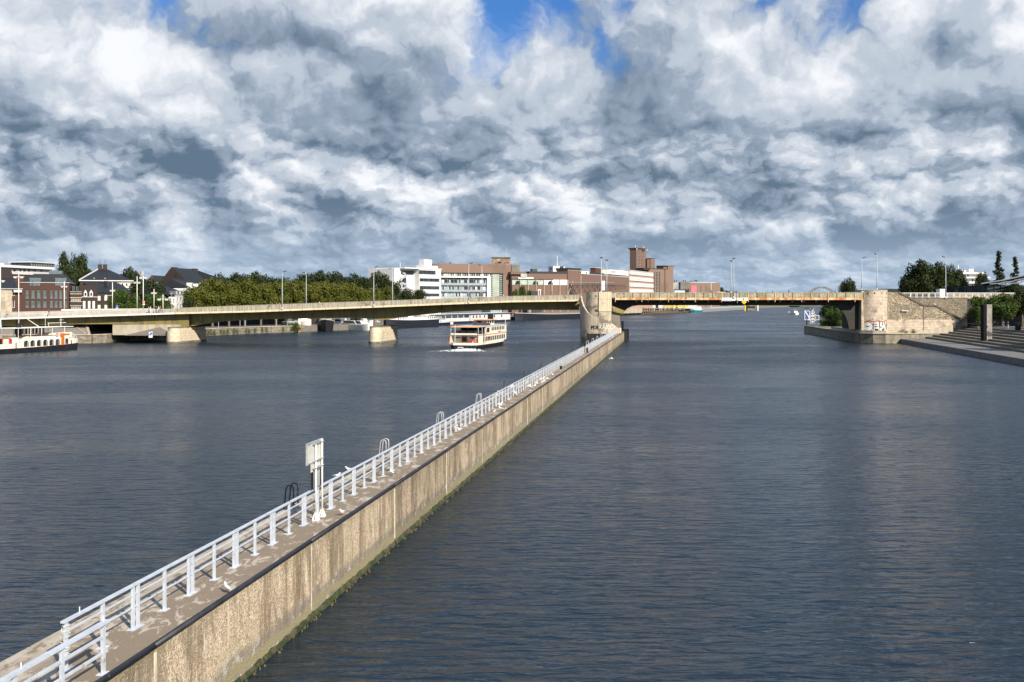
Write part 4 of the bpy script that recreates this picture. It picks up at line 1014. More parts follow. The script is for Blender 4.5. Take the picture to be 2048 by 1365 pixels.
def cross_lamp(px, pyf, pyt, pyb, Y, w, label, extra=None):
    z0, z1, zb_ = Z_(pyf, Y), Z_(pyt, Y), Z_(pyb, Y); x = X_(px, Y)
    r = thing('double_arm_lamp', label, 'street lamp', (x, Y, z0), 0, 'white crossbar lamps on the left approach')
    mb = MB(); mb.tube([(x, Y, z0), (x, Y, z1)], [.11*Y/250, .075*Y/250], 8); mb.build('pole', M['white'], r, smooth=True)
    mb = MB(); mb.box(x-w, x+w, Y-.06, Y+.06, zb_-.03, zb_+.07); mb.build('crossbar', M['white'], r)
    for s in (-1, 1):
        mb = MB(); k = w*.35; mb.extr([(x+s*(w*.95), zb_-.12), (x+s*(w*.32), zb_-.12), (x+s*(w*.4), zb_-.32), (x+s*(w*.8), zb_-.32)] if s > 0 else [(x+s*(w*.32), zb_-.12), (x+s*(w*.95), zb_-.12), (x+s*(w*.8), zb_-.32), (x+s*(w*.4), zb_-.32)], Y-.16, Y+.16); mb.build('lamp_shade', M['white'], r)
    return r
cross_lamp(1, 652, 530, 562, 215, .95, 'crossbar lamp cut by the left picture edge')
cross_lamp(37.5, 690, 542, 554, 222, 1.2, 'very tall white crossbar lamp standing by the moored boat')
cross_lamp(128.5, 634, 563.5, 573, 282, .95, 'short crossbar lamp in front of the red brick mansard block')
r = cross_lamp(225, 620, 565, 581, 268, .7, 'crossbar lamp with one long side arm before the dark roofed house')
mb = MB(); mb.bar((X_(211, 268), 268, Z_(591.3, 268)), (X_(225, 268), 268, Z_(591.3, 268)), .06, .08); mb.box(X_(210, 268), X_(214, 268), 267.85, 268.15, Z_(592.5, 268), Z_(590.5, 268)); mb.build('side_arm', M['white'], r)
cross_lamp(274.2, 619, 553, 565, 270, 1.0, 'crossbar lamp left of the one carrying the signs')
r = cross_lamp(286.5, 624, 543, 555.5, 254, 1.05, 'crossbar lamp with a drum on top and red white signs on its pole')
mb = MB(); mb.lathe([(0, Z_(551.5, 254)), (.42, Z_(551.5, 254)), (.42, Z_(543.5, 254)), (0, Z_(543, 254))], 12, (X_(284.6, 254), 254)); mb.build('top_drum', M['lime'], r)
for py0, py1, mm in ((610.5, 607.8, 'white'), (607.6, 605.5, 'red'), (605.3, 603.6, 'white'), (603.4, 601.8, 'red')):
    mb = MB(); mb.box(X_(285.2, 253.6), X_(289.6, 253.6), 253.6, 253.7, Z_(py0, 253.6), Z_(py1, 253.6)); mb.build('sign_plate', M[mm], r)
cross_lamp(308, 618, 578.5, 586, 275, .8, 'crossbar lamp half hidden before the dark bush')
r = cross_lamp(326, 625, 589.5, 598.6, YB+3, 1.5, 'low lamp with very wide arms and stay wires near the people')
for s in (-1, 1):
    mb = MB(); x = X_(326, YB+3); mb.tube([(x, YB+3, Z_(590.5, YB+3)), (x+s*.75, YB+3, Z_(598, YB+3))], .015, 4); mb.build('stay_wire', M['white'], r)
s = thing('round_blue_sign', 'round blue traffic sign on a short white post on the left approach', 'sign', P_(234, 620, 268))
mb = MB(); c = P_(234, 612.5, 267.9)
for k in range(20):
    a, b = 2*math.pi*k/20, 2*math.pi*(k+1)/20; mb.quad(c, (c[0]+.36*math.cos(a), c[1], c[2]+.36*math.sin(a)), (c[0]+.36*math.cos(b), c[1], c[2]+.36*math.sin(b)))
mb.build('disc', M['blue'], s)
mb = MB(); mb.box(c[0]-.3, c[0]+.3, 267.9, 267.95, c[2]-.62, c[2]-.4); mb.box(c[0]-.05, c[0]+.05, 267.9, 268, c[2]-1.3, c[2]-.37); mb.quad((c[0]-.12, 267.88, c[2]-.1), (c[0]+.12, 267.88, c[2]-.1), (c[0], 267.88, c[2]+.2)); mb.build('white_post', M['white'], s)
# yellow diamond sign hung on right span
s = thing('yellow_diamond_sign', 'yellow diamond navigation sign hanging under the right span', 'sign', P_(1488, 604, YB-.3))
x, y, z = P_(1488.3, 604.3, YB-.3)
mb = MB(); mb.extr([(x, z-.62), (x+.66, z), (x, z+.62), (x-.66, z)], y, y+.05); mb.build('board', M['yel'], s)
mb = MB(); mb.box(x-.05, x+.05, y+.06, y+.3, z, z+1.0); mb.build('hanger', M['steel'], s)
s = thing('lamp_bracket', 'small grey signal bracket on the parapet left of the yellow diamond', 'bracket', P_(1474, 600, YB-.2))
mb = MB(); x, y, z = P_(1474.5, 600, YB-.2); mb.tube([(x, y, z-.8), (x, y, z+1.9)], .06, 6); mb.box(x-.18, x+.18, y-.1, y+.1, z-.2, z+.2); mb.build('post', M['steel'], s)

# ------------------------------------------------------------------ people, bicycles, cars
def person_mesh(pose):
    J = {'pel': (0, 0, .95), 'che': (0, 0, 1.30), 'nek': (0, 0, 1.47), 'hed': (.02, 0, 1.60), 'top': (.02, 0, 1.72)}
    def legs(a, b): return a, b
    if pose == 'walk':
        L = [[(0, .09, .90), (.14, .10, .50), (.20, .10, .07), (.32, .10, .03)], [(0, -.09, .90), (-.06, -.10, .50), (-.28, -.10, .12), (-.20, -.10, .03)]]
        A = [[(0, .19, 1.40), (-.10, .23, 1.12), (-.06, .22, .86)], [(0, -.19, 1.40), (.10, -.23, 1.13), (.20, -.20, .90)]]
    elif pose == 'stand':
        L = [[(0, .09, .90), (.02, .10, .50), (0, .10, .07), (.13, .11, .03)], [(0, -.09, .90), (.02, -.10, .50), (0, -.10, .07), (.13, -.11, .03)]]
        A = [[(0, .19, 1.40), (-.03, .23, 1.12), (.06, .22, .88)], [(0, -.19, 1.40), (-.03, -.23, 1.12), (.06, -.21, .88)]]
    else:   # ride
        J = {'pel': (-.12, 0, .98), 'che': (.08, 0, 1.28), 'nek': (.17, 0, 1.43), 'hed': (.21, 0, 1.56), 'top': (.22, 0, 1.67)}
        L = [[(-.12, .09, .95), (.26, .10, .75), (.14, .10, .34), (.25, .10, .30)], [(-.12, -.09, .95), (.18, -.10, .60), (.02, -.10, .20), (.13, -.10, .16)]]
        A = [[(.13, .19, 1.37), (.28, .22, 1.16), (.48, .22, 1.08)], [(.13, -.19, 1.37), (.28, -.22, 1.16), (.48, -.22, 1.08)]]
    vs = []; es = []; rs = []
    def add(p, r, par=None):
        vs.append(p); rs.append(r)
        if par is not None: es.append((par, len(vs)-1))
        return len(vs)-1
    p = add(J['pel'], (.16, .13)); c = add(J['che'], (.19, .13), p); n = add(J['nek'], .06, c); h = add(J['hed'], .095, n); add(J['top'], .085, h)
    for l in L:
        q = add(l[0], .095, p); q = add(l[1], .068, q); q = add(l[2], .045, q); add(l[3], .04, q)
    for a in A:
        q = add(a[0], .062, c); q = add(a[1], .045, q); add(a[2], .035, q)
    me = bpy.data.meshes.new('person_body'); me.from_pydata(vs, es, [])
    o = bpy.data.objects.new('tmp', me); C.objects.link(o)
    md = o.modifiers.new('s', 'SKIN'); sv = me.skin_vertices[0].data
    for i, r in enumerate(rs): sv[i].radius = r if isinstance(r, tuple) else (r, r); sv[i].use_root = (i == 0)
    ss = o.modifiers.new('u', 'SUBSURF'); ss.levels = 1
    bpy.context.view_layer.update()
    out = bpy.data.meshes.new_from_object(o.evaluated_get(bpy.context.evaluated_depsgraph_get()))
    bpy.data.objects.remove(o); out.name = 'person_body'
    out.materials.clear()
    for nm in ('skin', 'blk', 'blue', 'white'): out.materials.append(M[nm])
    for f in out.polygons:
        z = f.center.z; y = abs(f.center.y); f.use_smooth = True
        hand = z < (.97 if pose != 'ride' else 1.14) and y > .165 and (pose != 'ride' or f.center.x > .38)
        f.material_index = 1 if z > J['nek'][2]-.02+0 and 0 else (0 if (z > J['nek'][2] or hand) else (2 if z > J['pel'][2]+.02 or (y > .16 and z > .8) else (1 if z > (.10 if pose != 'ride' else 0) else 3)))
    return out
PM = {k: person_mesh(k) for k in ('walk', 'stand', 'ride')}
hair_mb = MB(); hair_mb.lathe([(.0, .125), (.06, .115), (.095, .06), (.105, 0), (.09, -.06)], 10); hair_o = hair_mb.build('hair', M['dsteel'], None, smooth=True); hair_me = hair_o.data; bpy.data.objects.remove(hair_o)
CM = {}
def cm(n, c): CM[n] = mat(n, c, tuple(v*.75 for v in c), 4, .8)
for n, c in (('black_cloth', (.02, .02, .022)), ('white_cloth', (.75, .74, .72)), ('red_cloth', (.5, .05, .05)), ('orange_cloth', (.85, .18, .05)), ('denim_cloth', (.08, .14, .28)), ('grey_cloth', (.22, .22, .22)), ('pink_cloth', (.6, .3, .35)), ('beige_cloth', (.5, .42, .33)), ('pale_blue_cloth', (.4, .5, .62)), ('dark_hair', (.03, .02, .015)), ('fair_hair', (.3, .2, .1))): cm(n, c)
def person(px, pyf, Y, pose, rz, top, legs, label, hair='dark_hair', z=None, group='people crossing the bridge', s=1.0):
    zf_ = Z_(pyf, Y) if z is None else z
    r = thing('person', label, 'person', (X_(px, Y), Y, zf_), rz, group); r.scale = (s,)*3
    o = bpy.data.objects.new('body', PM[pose]); C.objects.link(o); o.parent = r
    for i, m_ in enumerate((M['skin'], CM[legs], CM[top], CM['black_cloth'])): o.material_slots[i].link = 'OBJECT'; o.material_slots[i].material = m_
    h = bpy.data.objects.new('hair', hair_me); C.objects.link(h); h.parent = r; h.location = (.20, 0, 1.64) if pose == 'ride' else (.01, 0, 1.68); h.data.materials.clear() if False else None
    h.material_slots[0].link = 'OBJECT'; h.material_slots[0].material = CM[hair]
    return r
def make_bike():
    r = thing('bicycle', 'x', 'bicycle')
    for x in (-.52, .52):
        mb = MB(); p = [(x+.33*math.cos(2*math.pi*k/16), 0, .35+.33*math.sin(2*math.pi*k/16)) for k in range(17)]; mb.tube(p, .022, 5, False); w = mb.build('wheel', M['blk'], r, world=False)
        mb = MB(); 
        for k in range(6): a = math.pi*k/6; mb.tube([(x-.32*math.cos(a), 0, .35-.32*math.sin(a)), (x+.32*math.cos(a), 0, .35+.32*math.sin(a))], .004, 3)
        mb.build('spokes', M['steel'], r, world=False)
    mb = MB()
    for a, b in (((-.52, 0, .35), (-.1, 0, .32)), ((-.1, 0, .32), (-.2, 0, .85)), ((-.52, 0, .35), (-.18, 0, .75)), ((-.18, 0, .75), (.36, 0, .82)), ((-.1, 0, .32), (.38, 0, .75)), ((.52, 0, .35), (.36, 0, .9))): mb.tube([a, b], .018, 5)
    mb.build('frame', M['dsteel'], r, world=False)
    mb = MB(); mb.tube([(.40, -.26, 1.02), (.36, 0, 1.0), (.40, .26, 1.02)], .014, 5); mb.tube([(.36, 0, .9), (.36, 0, 1.0)], .014, 5); mb.build('handlebar', M['steel'], r, world=False)
    mb = MB(); mb.box(-.32, -.08, -.07, .07, .86, .91); mb.build('saddle', M['blk'], r, world=False, bevel=.02)
    return r
bike = Proto(make_bike())
def cyclist(px, pyf, Y, rz, top, legs, lab, blab, hair='dark_hair', z=None):
    person(px, pyf, Y, 'ride', rz, top, legs, lab, hair, z); bike.put((X_(px, Y), Y, Z_(pyf, Y) if z is None else z), rz, blab, 'bicycles ridden across the bridge')
dz = lambda px: zf(px)+.43
Yw = YB+1.3
cyclist(15, 0, Yw, R(200), 'pink_cloth', 'black_cloth', 'cyclist in a pink top riding near the left picture edge', 'bicycle of the pink rider at far left', z=dz(15))
person(98, 0, Yw, 'walk', R(170), 'black_cloth', 'grey_cloth', 'pedestrian in a black top and grey trousers on the left approach', z=dz(98))
person(297.5, 0, Yw, 'walk', 0, 'beige_cloth', 'denim_cloth', 'walker in beige at the left of the group on the bridge', z=dz(297), s=.95)
person(301, 0, Yw+.5, 'walk', 0, 'white_cloth', 'white_cloth', 'walker in white beside the one in beige', 'fair_hair', z=dz(301))
person(312, 0, Yw, 'stand', R(90), 'black_cloth', 'black_cloth', 'person in black standing alone in the middle of the group', z=dz(312))
person(317.3, 0, Yw, 'walk', R(170), 'white_cloth', 'grey_cloth', 'walker in white and grey in front of the wide armed lamp', z=dz(317))
person(320.5, 0, Yw+.5, 'walk', R(180), 'red_cloth', 'black_cloth', 'walker in a red top just left of the wide armed lamp', z=dz(320))
person(545, 0, Yw+8, 'walk', 0, 'black_cloth', 'black_cloth', 'dark figure left of the two orange cyclists', z=dz(545))
cyclist(552, 0, Yw, 0, 'orange_cloth', 'black_cloth', 'cyclist in bright orange, left one of the pair', 'bicycle under the left orange cyclist', z=dz(552))
cyclist(557.5, 0, Yw+.8, 0, 'orange_cloth', 'denim_cloth', 'cyclist in bright orange, right one of the pair', 'bicycle under the right orange cyclist', 'fair_hair', z=dz(557))
cyclist(640, 0, Yw, R(180), 'white_cloth', 'grey_cloth', 'cyclist in a white shirt on the bridge before the trees', 'bicycle of the white shirted rider', z=dz(640))
person(858, 0, Yw, 'walk', 0, 'beige_cloth', 'pale_blue_cloth', 'woman in light clothes walking before the white office block', z=dz(858))
person(941, 0, Yw, 'stand', R(200), 'black_cloth', 'grey_cloth', 'person in dark clothes leaning close to the lamp by the glass office', z=dz(941))
person(1006.5, 0, Yw+5, 'walk', R(180), 'white_cloth', 'black_cloth', 'person in white on the bridge left of the brick corner', z=dz(1006)+.1)
zr_ = bz(RP)
person(1422.5, 0, YE-1, 'walk', 0, 'black_cloth', 'black_cloth', 'person in black seen head and shoulders over the parapet by the pink screen', z=zr_+.15)
person(1512, 0, Yw+6, 'walk', 0, 'black_cloth', 'black_cloth', 'person in black on the right span left of the one in red', z=zr_+.1)
person(1545, 0, Yw, 'walk', R(180), 'red_cloth', 'pink_cloth', 'walker in a bright red top on the right span', z=zr_+.1)
person(1536, 0, Yw+3, 'walk', R(180), 'grey_cloth', 'black_cloth', 'dark figure walking just behind the one in red', z=zr_)
person(1577.5, 0, Yw+2, 'walk', 0, 'black_cloth', 'black_cloth', 'dark clothed walker right of the one in red', z=zr_+.25)
person(1669, 0, Yw+2, 'ride', 0, 'black_cloth', 'black_cloth', 'dark rider leaning forward near the right end of the span', z=zr_+.1)
bike.put((X_(1669, Yw+2), Yw+2, zr_+.1), 0, 'bicycle of the dark rider near the tower', 'bicycles ridden across the bridge')
person(2008, 0, 232, 'stand', R(120), 'black_cloth', 'denim_cloth', 'person in black jacket and jeans at left on the plaza', z=4.0, group='people on the plaza')
person(2016, 0, 232, 'walk', R(60), 'black_cloth', 'pale_blue_cloth', 'person in black top and pale jeans at right on the plaza', z=4.0, group='people on the plaza')
person(1822, 0, 261, 'walk', 0, 'white_cloth', 'grey_cloth', 'walker in a white shirt behind the white balustrade', 'fair_hair', z=10.95, group='people crossing the bridge')
def car(px, Y, z, rz, m, label, van=False):
    r = thing('car', label, 'car', (X_(px, Y), Y, z), rz)
    prof = [(-2.1, .35), (2.1, .35), (2.15, .75), (1.3, .95), (.6, 1.45), (-1.3, 1.5), (-2.05, 1.0)]
    mb = MB(); mb.extr(prof, -.85, .85); mb.build('body', m, r, world=False, bevel=.06)
    mb = MB(); mb.extr([(1.1, .98), (.55, 1.38), (-1.2, 1.42), (-1.75, 1.02)], -.87, .87); mb.build('window', M['glass'], r, world=False)
    for x in (-1.3, 1.35):
        for y in (-.86, .66):
            mb = MB(); mb.tube([(x, y, .32), (x, y+.2, .32)], .32, 14); mb.build('wheel', M['blk'], r, world=False)
car(1445, 258, zr_, 0, M['white'], 'white car whose roof shows over the parapet near the lamp pair')
car(1702, 258, zr_, 0, M['dsteel'], 'dark car on the bridge before the tree by the tower')
car(1716, 262, zr_, 0, M['white'], 'white car right beside the dark one near the tower')

# ------------------------------------------------------------------ boats
def hull(mb, L, Wd, z0, z1, bow=.22, stern=.06, n=18, sheer=.0, flare=.85, x0=0.0, lid=False):
    """x runs from stern (0) to bow (L)"""
    def half(t):
        if t > 1-bow: s = (t-(1-bow))/bow; return Wd/2*math.sqrt(max(0.0, 1-s**2.2))
        if t < stern: s = 1-t/stern; return Wd/2*(1-.35*s*s)
        return Wd/2
    pr = None; i0 = len(mb.v)
    for k in range(n+1):
        t = k/n; t = t if t < .7 else .7+.3*((t-.7)/.3)**.8
        h = max(half(t), .04); x = x0+t*L; s = sheer*max(0, (t-.5)*2)**2+sheer*.3*max(0, (.3-t)/.3)**2
        zb_ = z0+(s if z0 > .5 else 0); cur = [(x, -h, z1+s), (x-.0, -h*flare, zb_), (x, h*flare, zb_), (x, h, z1+s)]
        if pr:
            mb.quad(pr[0], cur[0], cur[1], pr[1]); mb.quad(pr[2], cur[2], cur[3], pr[3]); mb.quad(pr[3], cur[3], cur[0], pr[0]) if False else None
            if lid: mb.m = 1; mb.quad(*[(q[0], q[1], q[2]-.05) for q in (pr[3], cur[3], cur[0], pr[0])]); mb.m = 0
        else: mb.quad(*cur)
        pr = cur
    mb.quad(*pr)
def boat_thing(name, label, cat, x, y, dirv, group=None):
    return thing(name, label, cat, (x, y, 0), math.atan2(dirv[1], dirv[0]), group)
def P(mb, nm, m, par, **k): return mb.build(nm, m, par, world=False, **k)
def arch(mb, x0, x1, z0, z1, y, n=8):
    r = (x1-x0)/2; zc = z1-r*.75; pts = [(x0, z0), (x1, z0)]+[((x0+x1)/2+r*math.cos(a), zc+r*.75*math.sin(a)) for a in [math.pi*k/n for k in range(n+1)]]
    mb.quad(*[(x, y, z) for x, z in pts])
# passenger boat in the middle, sailing away
# local: x forward (bow), -y is starboard (visible right side)
pb = boat_thing('passenger_boat', 'two deck cream passenger boat with orange trim sailing away towards the bridge', 'boat', -10.7, 214.3, (.26, 1))
pb.scale = (1, 1, .80)
Lb, Wb = 28.0, 6.0
mb = MB(); hull(mb, Lb, Wb, -.5, 1.08, .24, .03, 24, .35); P(mb, 'hull', M['navy'], pb)
mb = MB(); hull(mb, Lb+.1, Wb+.12, 1.08, 1.72, .24, .03, 24, .35, 1.0, -.05); P(mb, 'bulwark', M['cream'], pb)
mb = MB(); hull(mb, Lb+.16, Wb+.18, 1.06, 1.11, .24, .03, 24, .35, 1.0, -.08); P(mb, 'rubbing_strake', M['orange'], pb)
for s in (-1, 1):
    mb = MB(); mb.extr([(3.0, 1.5), (25.5, 1.75), (25.5, 3.85), (3.0, 3.65)], s*Wb/2*.985-.06, s*Wb/2*.985+.06); P(mb, 'lower_side', M['cream'], pb)
    for k in range(12):
        x = 6.1+k*1.55; mb = MB(); zz_ = 1.95+k*.016
        mb.box(x, x+.95, s*(Wb/2*.985+.075)-.02, s*(Wb/2*.985+.075)+.02, zz_, zz_+1.2); w = P(mb, 'window', M['glass'], pb)
    mb = MB(); mb.extr([(8.0, 3.95), (26.0, 4.1), (26.0, 6.15), (8.0, 5.95)], s*Wb/2*.95-.06, s*Wb/2*.95+.06); P(mb, 'upper_side', M['cream'], pb)
    for k in range(8):
        x = 13.0+k*1.45; mb = MB(); mb.box(x, x+.85, s*(Wb/2*.95+.075)-.02, s*(Wb/2*.95+.075)+.02, 4.75, 5.7); P(mb, 'window', M['glass'], pb)
    mb = MB(); mb.box(9.2, 10.9, s*(Wb/2*.95+.075)-.02, s*(Wb/2*.95+.075)+.02, 4.35, 5.6); P(mb, 'side_opening', M['blk'], pb)
    for a, b in ((9.0, 9.15), (10.95, 11.1)): mb = MB(); mb.box(a, b, s*(Wb/2*.95+.09)-.02, s*(Wb/2*.95+.09)+.02, 3.4, 5.75); P(mb, 'orange_post', M['orange'], pb)
    mb = MB(); mb.box(3, 25.6, s*(Wb/2+.02)-.05, s*(Wb/2+.02)+.05, 3.72, 3.86); P(mb, 'deck_edge_strip', M['orange'], pb)
    mb = MB(); mb.box(18.6, 20.2, s*(Wb/2*.985+.08)-.01, s*(Wb/2*.985+.08)+.01, 4.12, 4.45); P(mb, 'name_board', M['orange'], pb)
    for x in (8.2, 10.6): mb = MB(); mb.tube([(x+.32*math.cos(a*.5), s*(Wb/2+.1), 2.9+.32*math.sin(a*.5)) for a in range(13)], .07, 6); P(mb, 'lifebuoy', M['red'], pb)
mb = MB(); mb.box(25.4, 25.6, -Wb/2*.9, Wb/2*.9, 1.6, 6.1); P(mb, 'front_wall', M['cream'], pb)
mb = MB(); mb.box(2.9, 3.05, -Wb/2*.985, Wb/2*.985, 1.45, 3.7); P(mb, 'stern_wall', M['cream'], pb)
mb = MB(); mb.box(2.78, 2.88, -.25, 1.0, 1.45, 3.45); d = P(mb, 'door_frame', M['orange'], pb)
mb = MB(); mb.box(2.72, 2.8, -.08, .82, 2.1, 3.3); P(mb, 'door_glass', M['glass'], pb)
mb = MB(); mb.box(2.8, 2.88, 1.3, 2.3, 2.9, 3.25); P(mb, 'name_plate', mat('brown_plate', (.2, .14, .05), (.15, .1, .04), 3), pb)
mb = MB(); mb.box(2.8, 2.88, -1.9, -.9, 2.9, 3.25); P(mb, 'name_plate', MATS['brown_plate'], pb)
mb = MB(); mb.tube([(2.75, -2.25+.34*math.cos(a*.5), 2.35+.34*math.sin(a*.5)) for a in range(14)], .1, 6); P(mb, 'lifebuoy', mat('orange_plastic', (.85, .16, .02), (.7, .12, .02), 3), pb)
mb = MB(); mb.box(2.2, 2.7, -1.5, -.9, 1.5, 2.5); P(mb, 'red_locker', M['red'], pb)
mb = MB(); mb.box(.3, 2.9, -Wb/2*.9, Wb/2*.9, 1.18, 1.24); P(mb, 'aft_deck', M['paving'], pb)
mb = MB()
for y in (-2.95, 2.95):
    mb.extr([(.5, 1.5), (2.95, 1.5), (2.95, 3.72), (1.2, 3.72)] if y > 0 else [(2.4, 1.5), (2.95, 1.5), (2.95, 3.72), (2.4, 3.72)], y-.05, y+.05)
P(mb, 'side_screen', M['cream'], pb)
mb = MB(); mb.bar((.45, 3.0, 1.5), (1.2, 3.0, 3.75), .14, .14); P(mb, 'orange_post', M['orange'], pb)
for k in range(4): mb = MB(); mb.tube([(.55+.05*k, 1.2, 1.65+.2*k), (.55+.05*k, 3.0, 1.65+.2*k)], .025, 5); P(mb, 'stern_rail', M['steel'], pb)
mb = MB(); mb.box(1.2, 26.2, -Wb/2*1.0, Wb/2*1.0, 3.86, 3.98); P(mb, 'upper_deck', M['cream'], pb)
mb = MB(); mb.box(1.15, 1.3, -Wb/2*.98, Wb/2*.98, 3.98, 4.35); P(mb, 'upper_bulwark', M['cream'], pb)
for z in (4.5, 4.75, 5.0): mb = MB(); mb.tube([(9, 3.2, z), (1.25, 3.2, z), (1.25, -3.2, z), (9, -3.2, z)], .025, 5); P(mb, 'deck_rail', M['dsteel'], pb)
for y in (-3.2, -1.6, 0, 1.6, 3.2): mb = MB(); mb.tube([(1.25, y, 3.98), (1.25, y, 5.0)], .025, 5); P(mb, 'rail_post', M['dsteel'], pb)
mb = MB(); mb.box(1.6, 26.4, -Wb/2*1.0, Wb/2*1.0, 6.0, 6.22); P(mb, 'roof', mat('pale_grey_roof', (.5, .5, .5), (.42, .42, .43), 1.5), pb)
mb = MB(); mb.box(1.5, 1.6, -Wb/2*1.01, Wb/2*1.01, 5.92, 6.24); P(mb, 'roof_edge', mat('salmon_edge', (.72, .40, .22), (.62, .33, .18), 3), pb)
for y in (-3.1, 3.1):
    mb = MB(); mb.box(1.5, 8, y-.04, y+.04, 5.9, 6.02); P(mb, 'roof_valance', M['orange'], pb)
    for x in (1.8, 4.8, 8): mb = MB(); mb.tube([(x, y, 3.98), (x, y, 6)], .05, 6); P(mb, 'canopy_post', M['white'], pb)
mb = MB(); mb.tube([(1.0, 1.9, 1.5), (1.0, 1.9, 6.6)], .05, 6); P(mb, 'stern_mast', M['white'], pb)
mb = MB(); mb.box(8.4, 8.6, -3, 3, 4, 6); P(mb, 'saloon_back_wall', M['blk'], pb)
for i in range(7):
    for y in (-2.2, -.75, .75, 2.2):
        mb = MB(); x = 2.6+i*.85; mb.box(x, x+.4, y-.35, y+.35, 4.35, 4.42); mb.box(x+.36, x+.42, y-.35, y+.35, 4.42, 4.9); mb.box(x+.1, x+.3, y-.2, y+.2, 3.98, 4.35); P(mb, 'deck_seat', M['dsteel'], pb)
mb = MB(); mb.tube([(5.5, -3.45, 1.6), (5.7, -3.5, 4.2), (6.0, -3.4, 5.6), (6.9, -3.35, 5.65)], [.12, .22, .16, .06], 8); P(mb, 'crane_davit', M['steel'], pb)
mb = MB(); mb.box(14.0, 20.0, -1.6, 1.6, 6.22, 6.6); P(mb, 'wheelhouse_base', M['cream'], pb)
mb = MB(); mb.box(14.2, 19.8, -1.5, 1.5, 6.6, 7.55); P(mb, 'wheelhouse_glazing', M['glass'], pb)
for x in (14.1, 15.9, 17.8, 19.7):
    for y in (-1.55, 1.45): mb = MB(); mb.box(x, x+.25, y, y+.1, 6.5, 7.6); P(mb, 'wheelhouse_post', M['cream'], pb)
for y in (-1.5, -.3, .7, 1.4): mb = MB(); mb.box(14.05, 14.18, y, y+.15, 6.5, 7.6); P(mb, 'wheelhouse_post', M['orange'], pb)
mb = MB(); mb.box(13.5, 20.6, -2.0, 2.0, 7.6, 7.78); P(mb, 'wheelhouse_roof', MATS['salmon_edge'], pb)
mb = MB(); mb.extr([(10.2, 6.22), (13.4, 6.22), (12.6, 6.85), (11.0, 6.85)], -2.6, .8); P(mb, 'dark_skylight', M['dsteel'], pb)
for y in (-1.0, 1.2): mb = MB(); mb.extr([(12.9, 6.9), (14.0, 6.9), (13.6, 7.45), (13.1, 7.35)], y-.45, y+.45); P(mb, 'folded_umbrella', M['dsteel'], pb)
mb = MB(); mb.tube([(26.2, -2.6, 6.2), (26.2, -2.6, 8.0)], .05, 6); P(mb, 'bow_mast', M['white'], pb)
mb = MB(); mb.box(-.06, .0, -.3, 1.0, .55, .72); P(mb, 'stern_plate', M['white'], pb)
for k, (x, y, t_) in enumerate(((2.2, 1.7, 'white_cloth'), (4.2, -2.2, 'grey_cloth'), (6.5, .6, 'denim_cloth'))):
    v = Matrix.Translation(pb.location) @ Matrix.Rotation(pb.rotation_euler.z, 4, 'Z') @ Vector((x, y, 3.2)); q = person(0, 0, 1, 'stand', R(60+80*k), t_, 'black_cloth', 'passenger standing on the upper deck of the passenger boat, %s from the stern' % ('nearest', 'middle', 'farthest')[k], z=0, group='passengers aboard the boat'); q.location = v
# wake
wk = MB(); rnd = random.Random(9); c0 = Vector((-10.5, 213, 0))
for k in range(520):
    t_ = rnd.random()**1.4; y = c0.y+.8-t_*7.5; x = c0.x-(c0.y-y)*.16+rnd.gauss(0, .9+1.5*t_)+.8; r = rnd.uniform(.14, .5)*(1-t_*.6); h = rnd.uniform(.03, .32)*(1-t_)
    wk.lathe([(r, .012), (r*.8, h*.6+.015), (r*.3, h+.02), (0.01, h+.02)], 6, (x, y))
for k in range(70):
    t_ = rnd.random()**1.5; s_ = rnd.choice((-1, 1)); y = c0.y-t_*6; x = c0.x+s_*(2.6+t_*3)-.16*(c0.y-y)+rnd.gauss(0, .35); r = rnd.uniform(.06, .2)*(1-.5*t_)
    wk.lathe([(r, .012), (r*.5, .05), (.01, .06)], 5, (x, y))
o = wk.build('wake_foam', M['foam'], None, kind='stuff'); o['label'] = 'white foam churned up behind the passenger boat'; o['category'] = 'foam'

# moored historic boat at left
dv = Vector((.31, .95)).normalized()
lbx, lby = -94.5-dv.x*38, 217-dv.y*38
lb = boat_thing('excursion_boat', 'cream excursion steamer with arched windows moored at the left edge', 'boat', lbx-dv.y*2.2, lby+dv.x*2.2, dv)
LL, LW = 40.0, 5.0
mb = MB(); hull(mb, LL, LW, -.5, .93, .10, .1, 30, .5); P(mb, 'hull', M['navy'], lb)
mb = MB(); hull(mb, LL+.1, LW+.1, .94, .985, .10, .1, 30, .5, 1, -.05); P(mb, 'orange_strake', M['orange'], lb)
mb = MB(); hull(mb, LL+.05, LW+.05, .98, 1.9, .10, .1, 30, .5, 1); P(mb, 'bulwark', M['cream'], lb)
yS = -LW/2
mb = MB(); mb.box(22.3, 35.4, yS-.02, -yS+.02, 1.4, 2.75); P(mb, 'cabin_side', M['cream'], lb)
for k in range(6):
    x = 22.9+k*1.72; mb = MB(); arch(mb, x, x+1.25, 1.15, 2.45, yS-.045); P(mb, 'arched_window', M['glass'], lb)
    mb = MB(); mb.box(x+.95, x+1.02, yS-.07, yS-.05, 1.2, 2.2); P(mb, 'window_bar', M['cream'], lb)
mb = MB(); arch(mb, 34.3, 35.2, 1.3, 2.5, yS-.045); P(mb, 'arched_window', M['glass'], lb)
mb = MB(); mb.box(33.1, 34.0, yS-.12, yS-.05, 1.1, 3.6); P(mb, 'orange_door', M['orange'], lb)
mb = MB(); mb.extr([(25, 2.75), (36.5, 2.75), (36.5, 3.75), (32, 3.7), (31.6, 3.3), (25.8, 3.15)], yS+.1, -yS-.1); P(mb, 'upper_works', M['cream'], lb)
mb = MB(); mb.box(33.9, 35.7, yS+.04, yS+.09, 3.15, 3.5); P(mb, 'wood_window', M['orange'], lb)
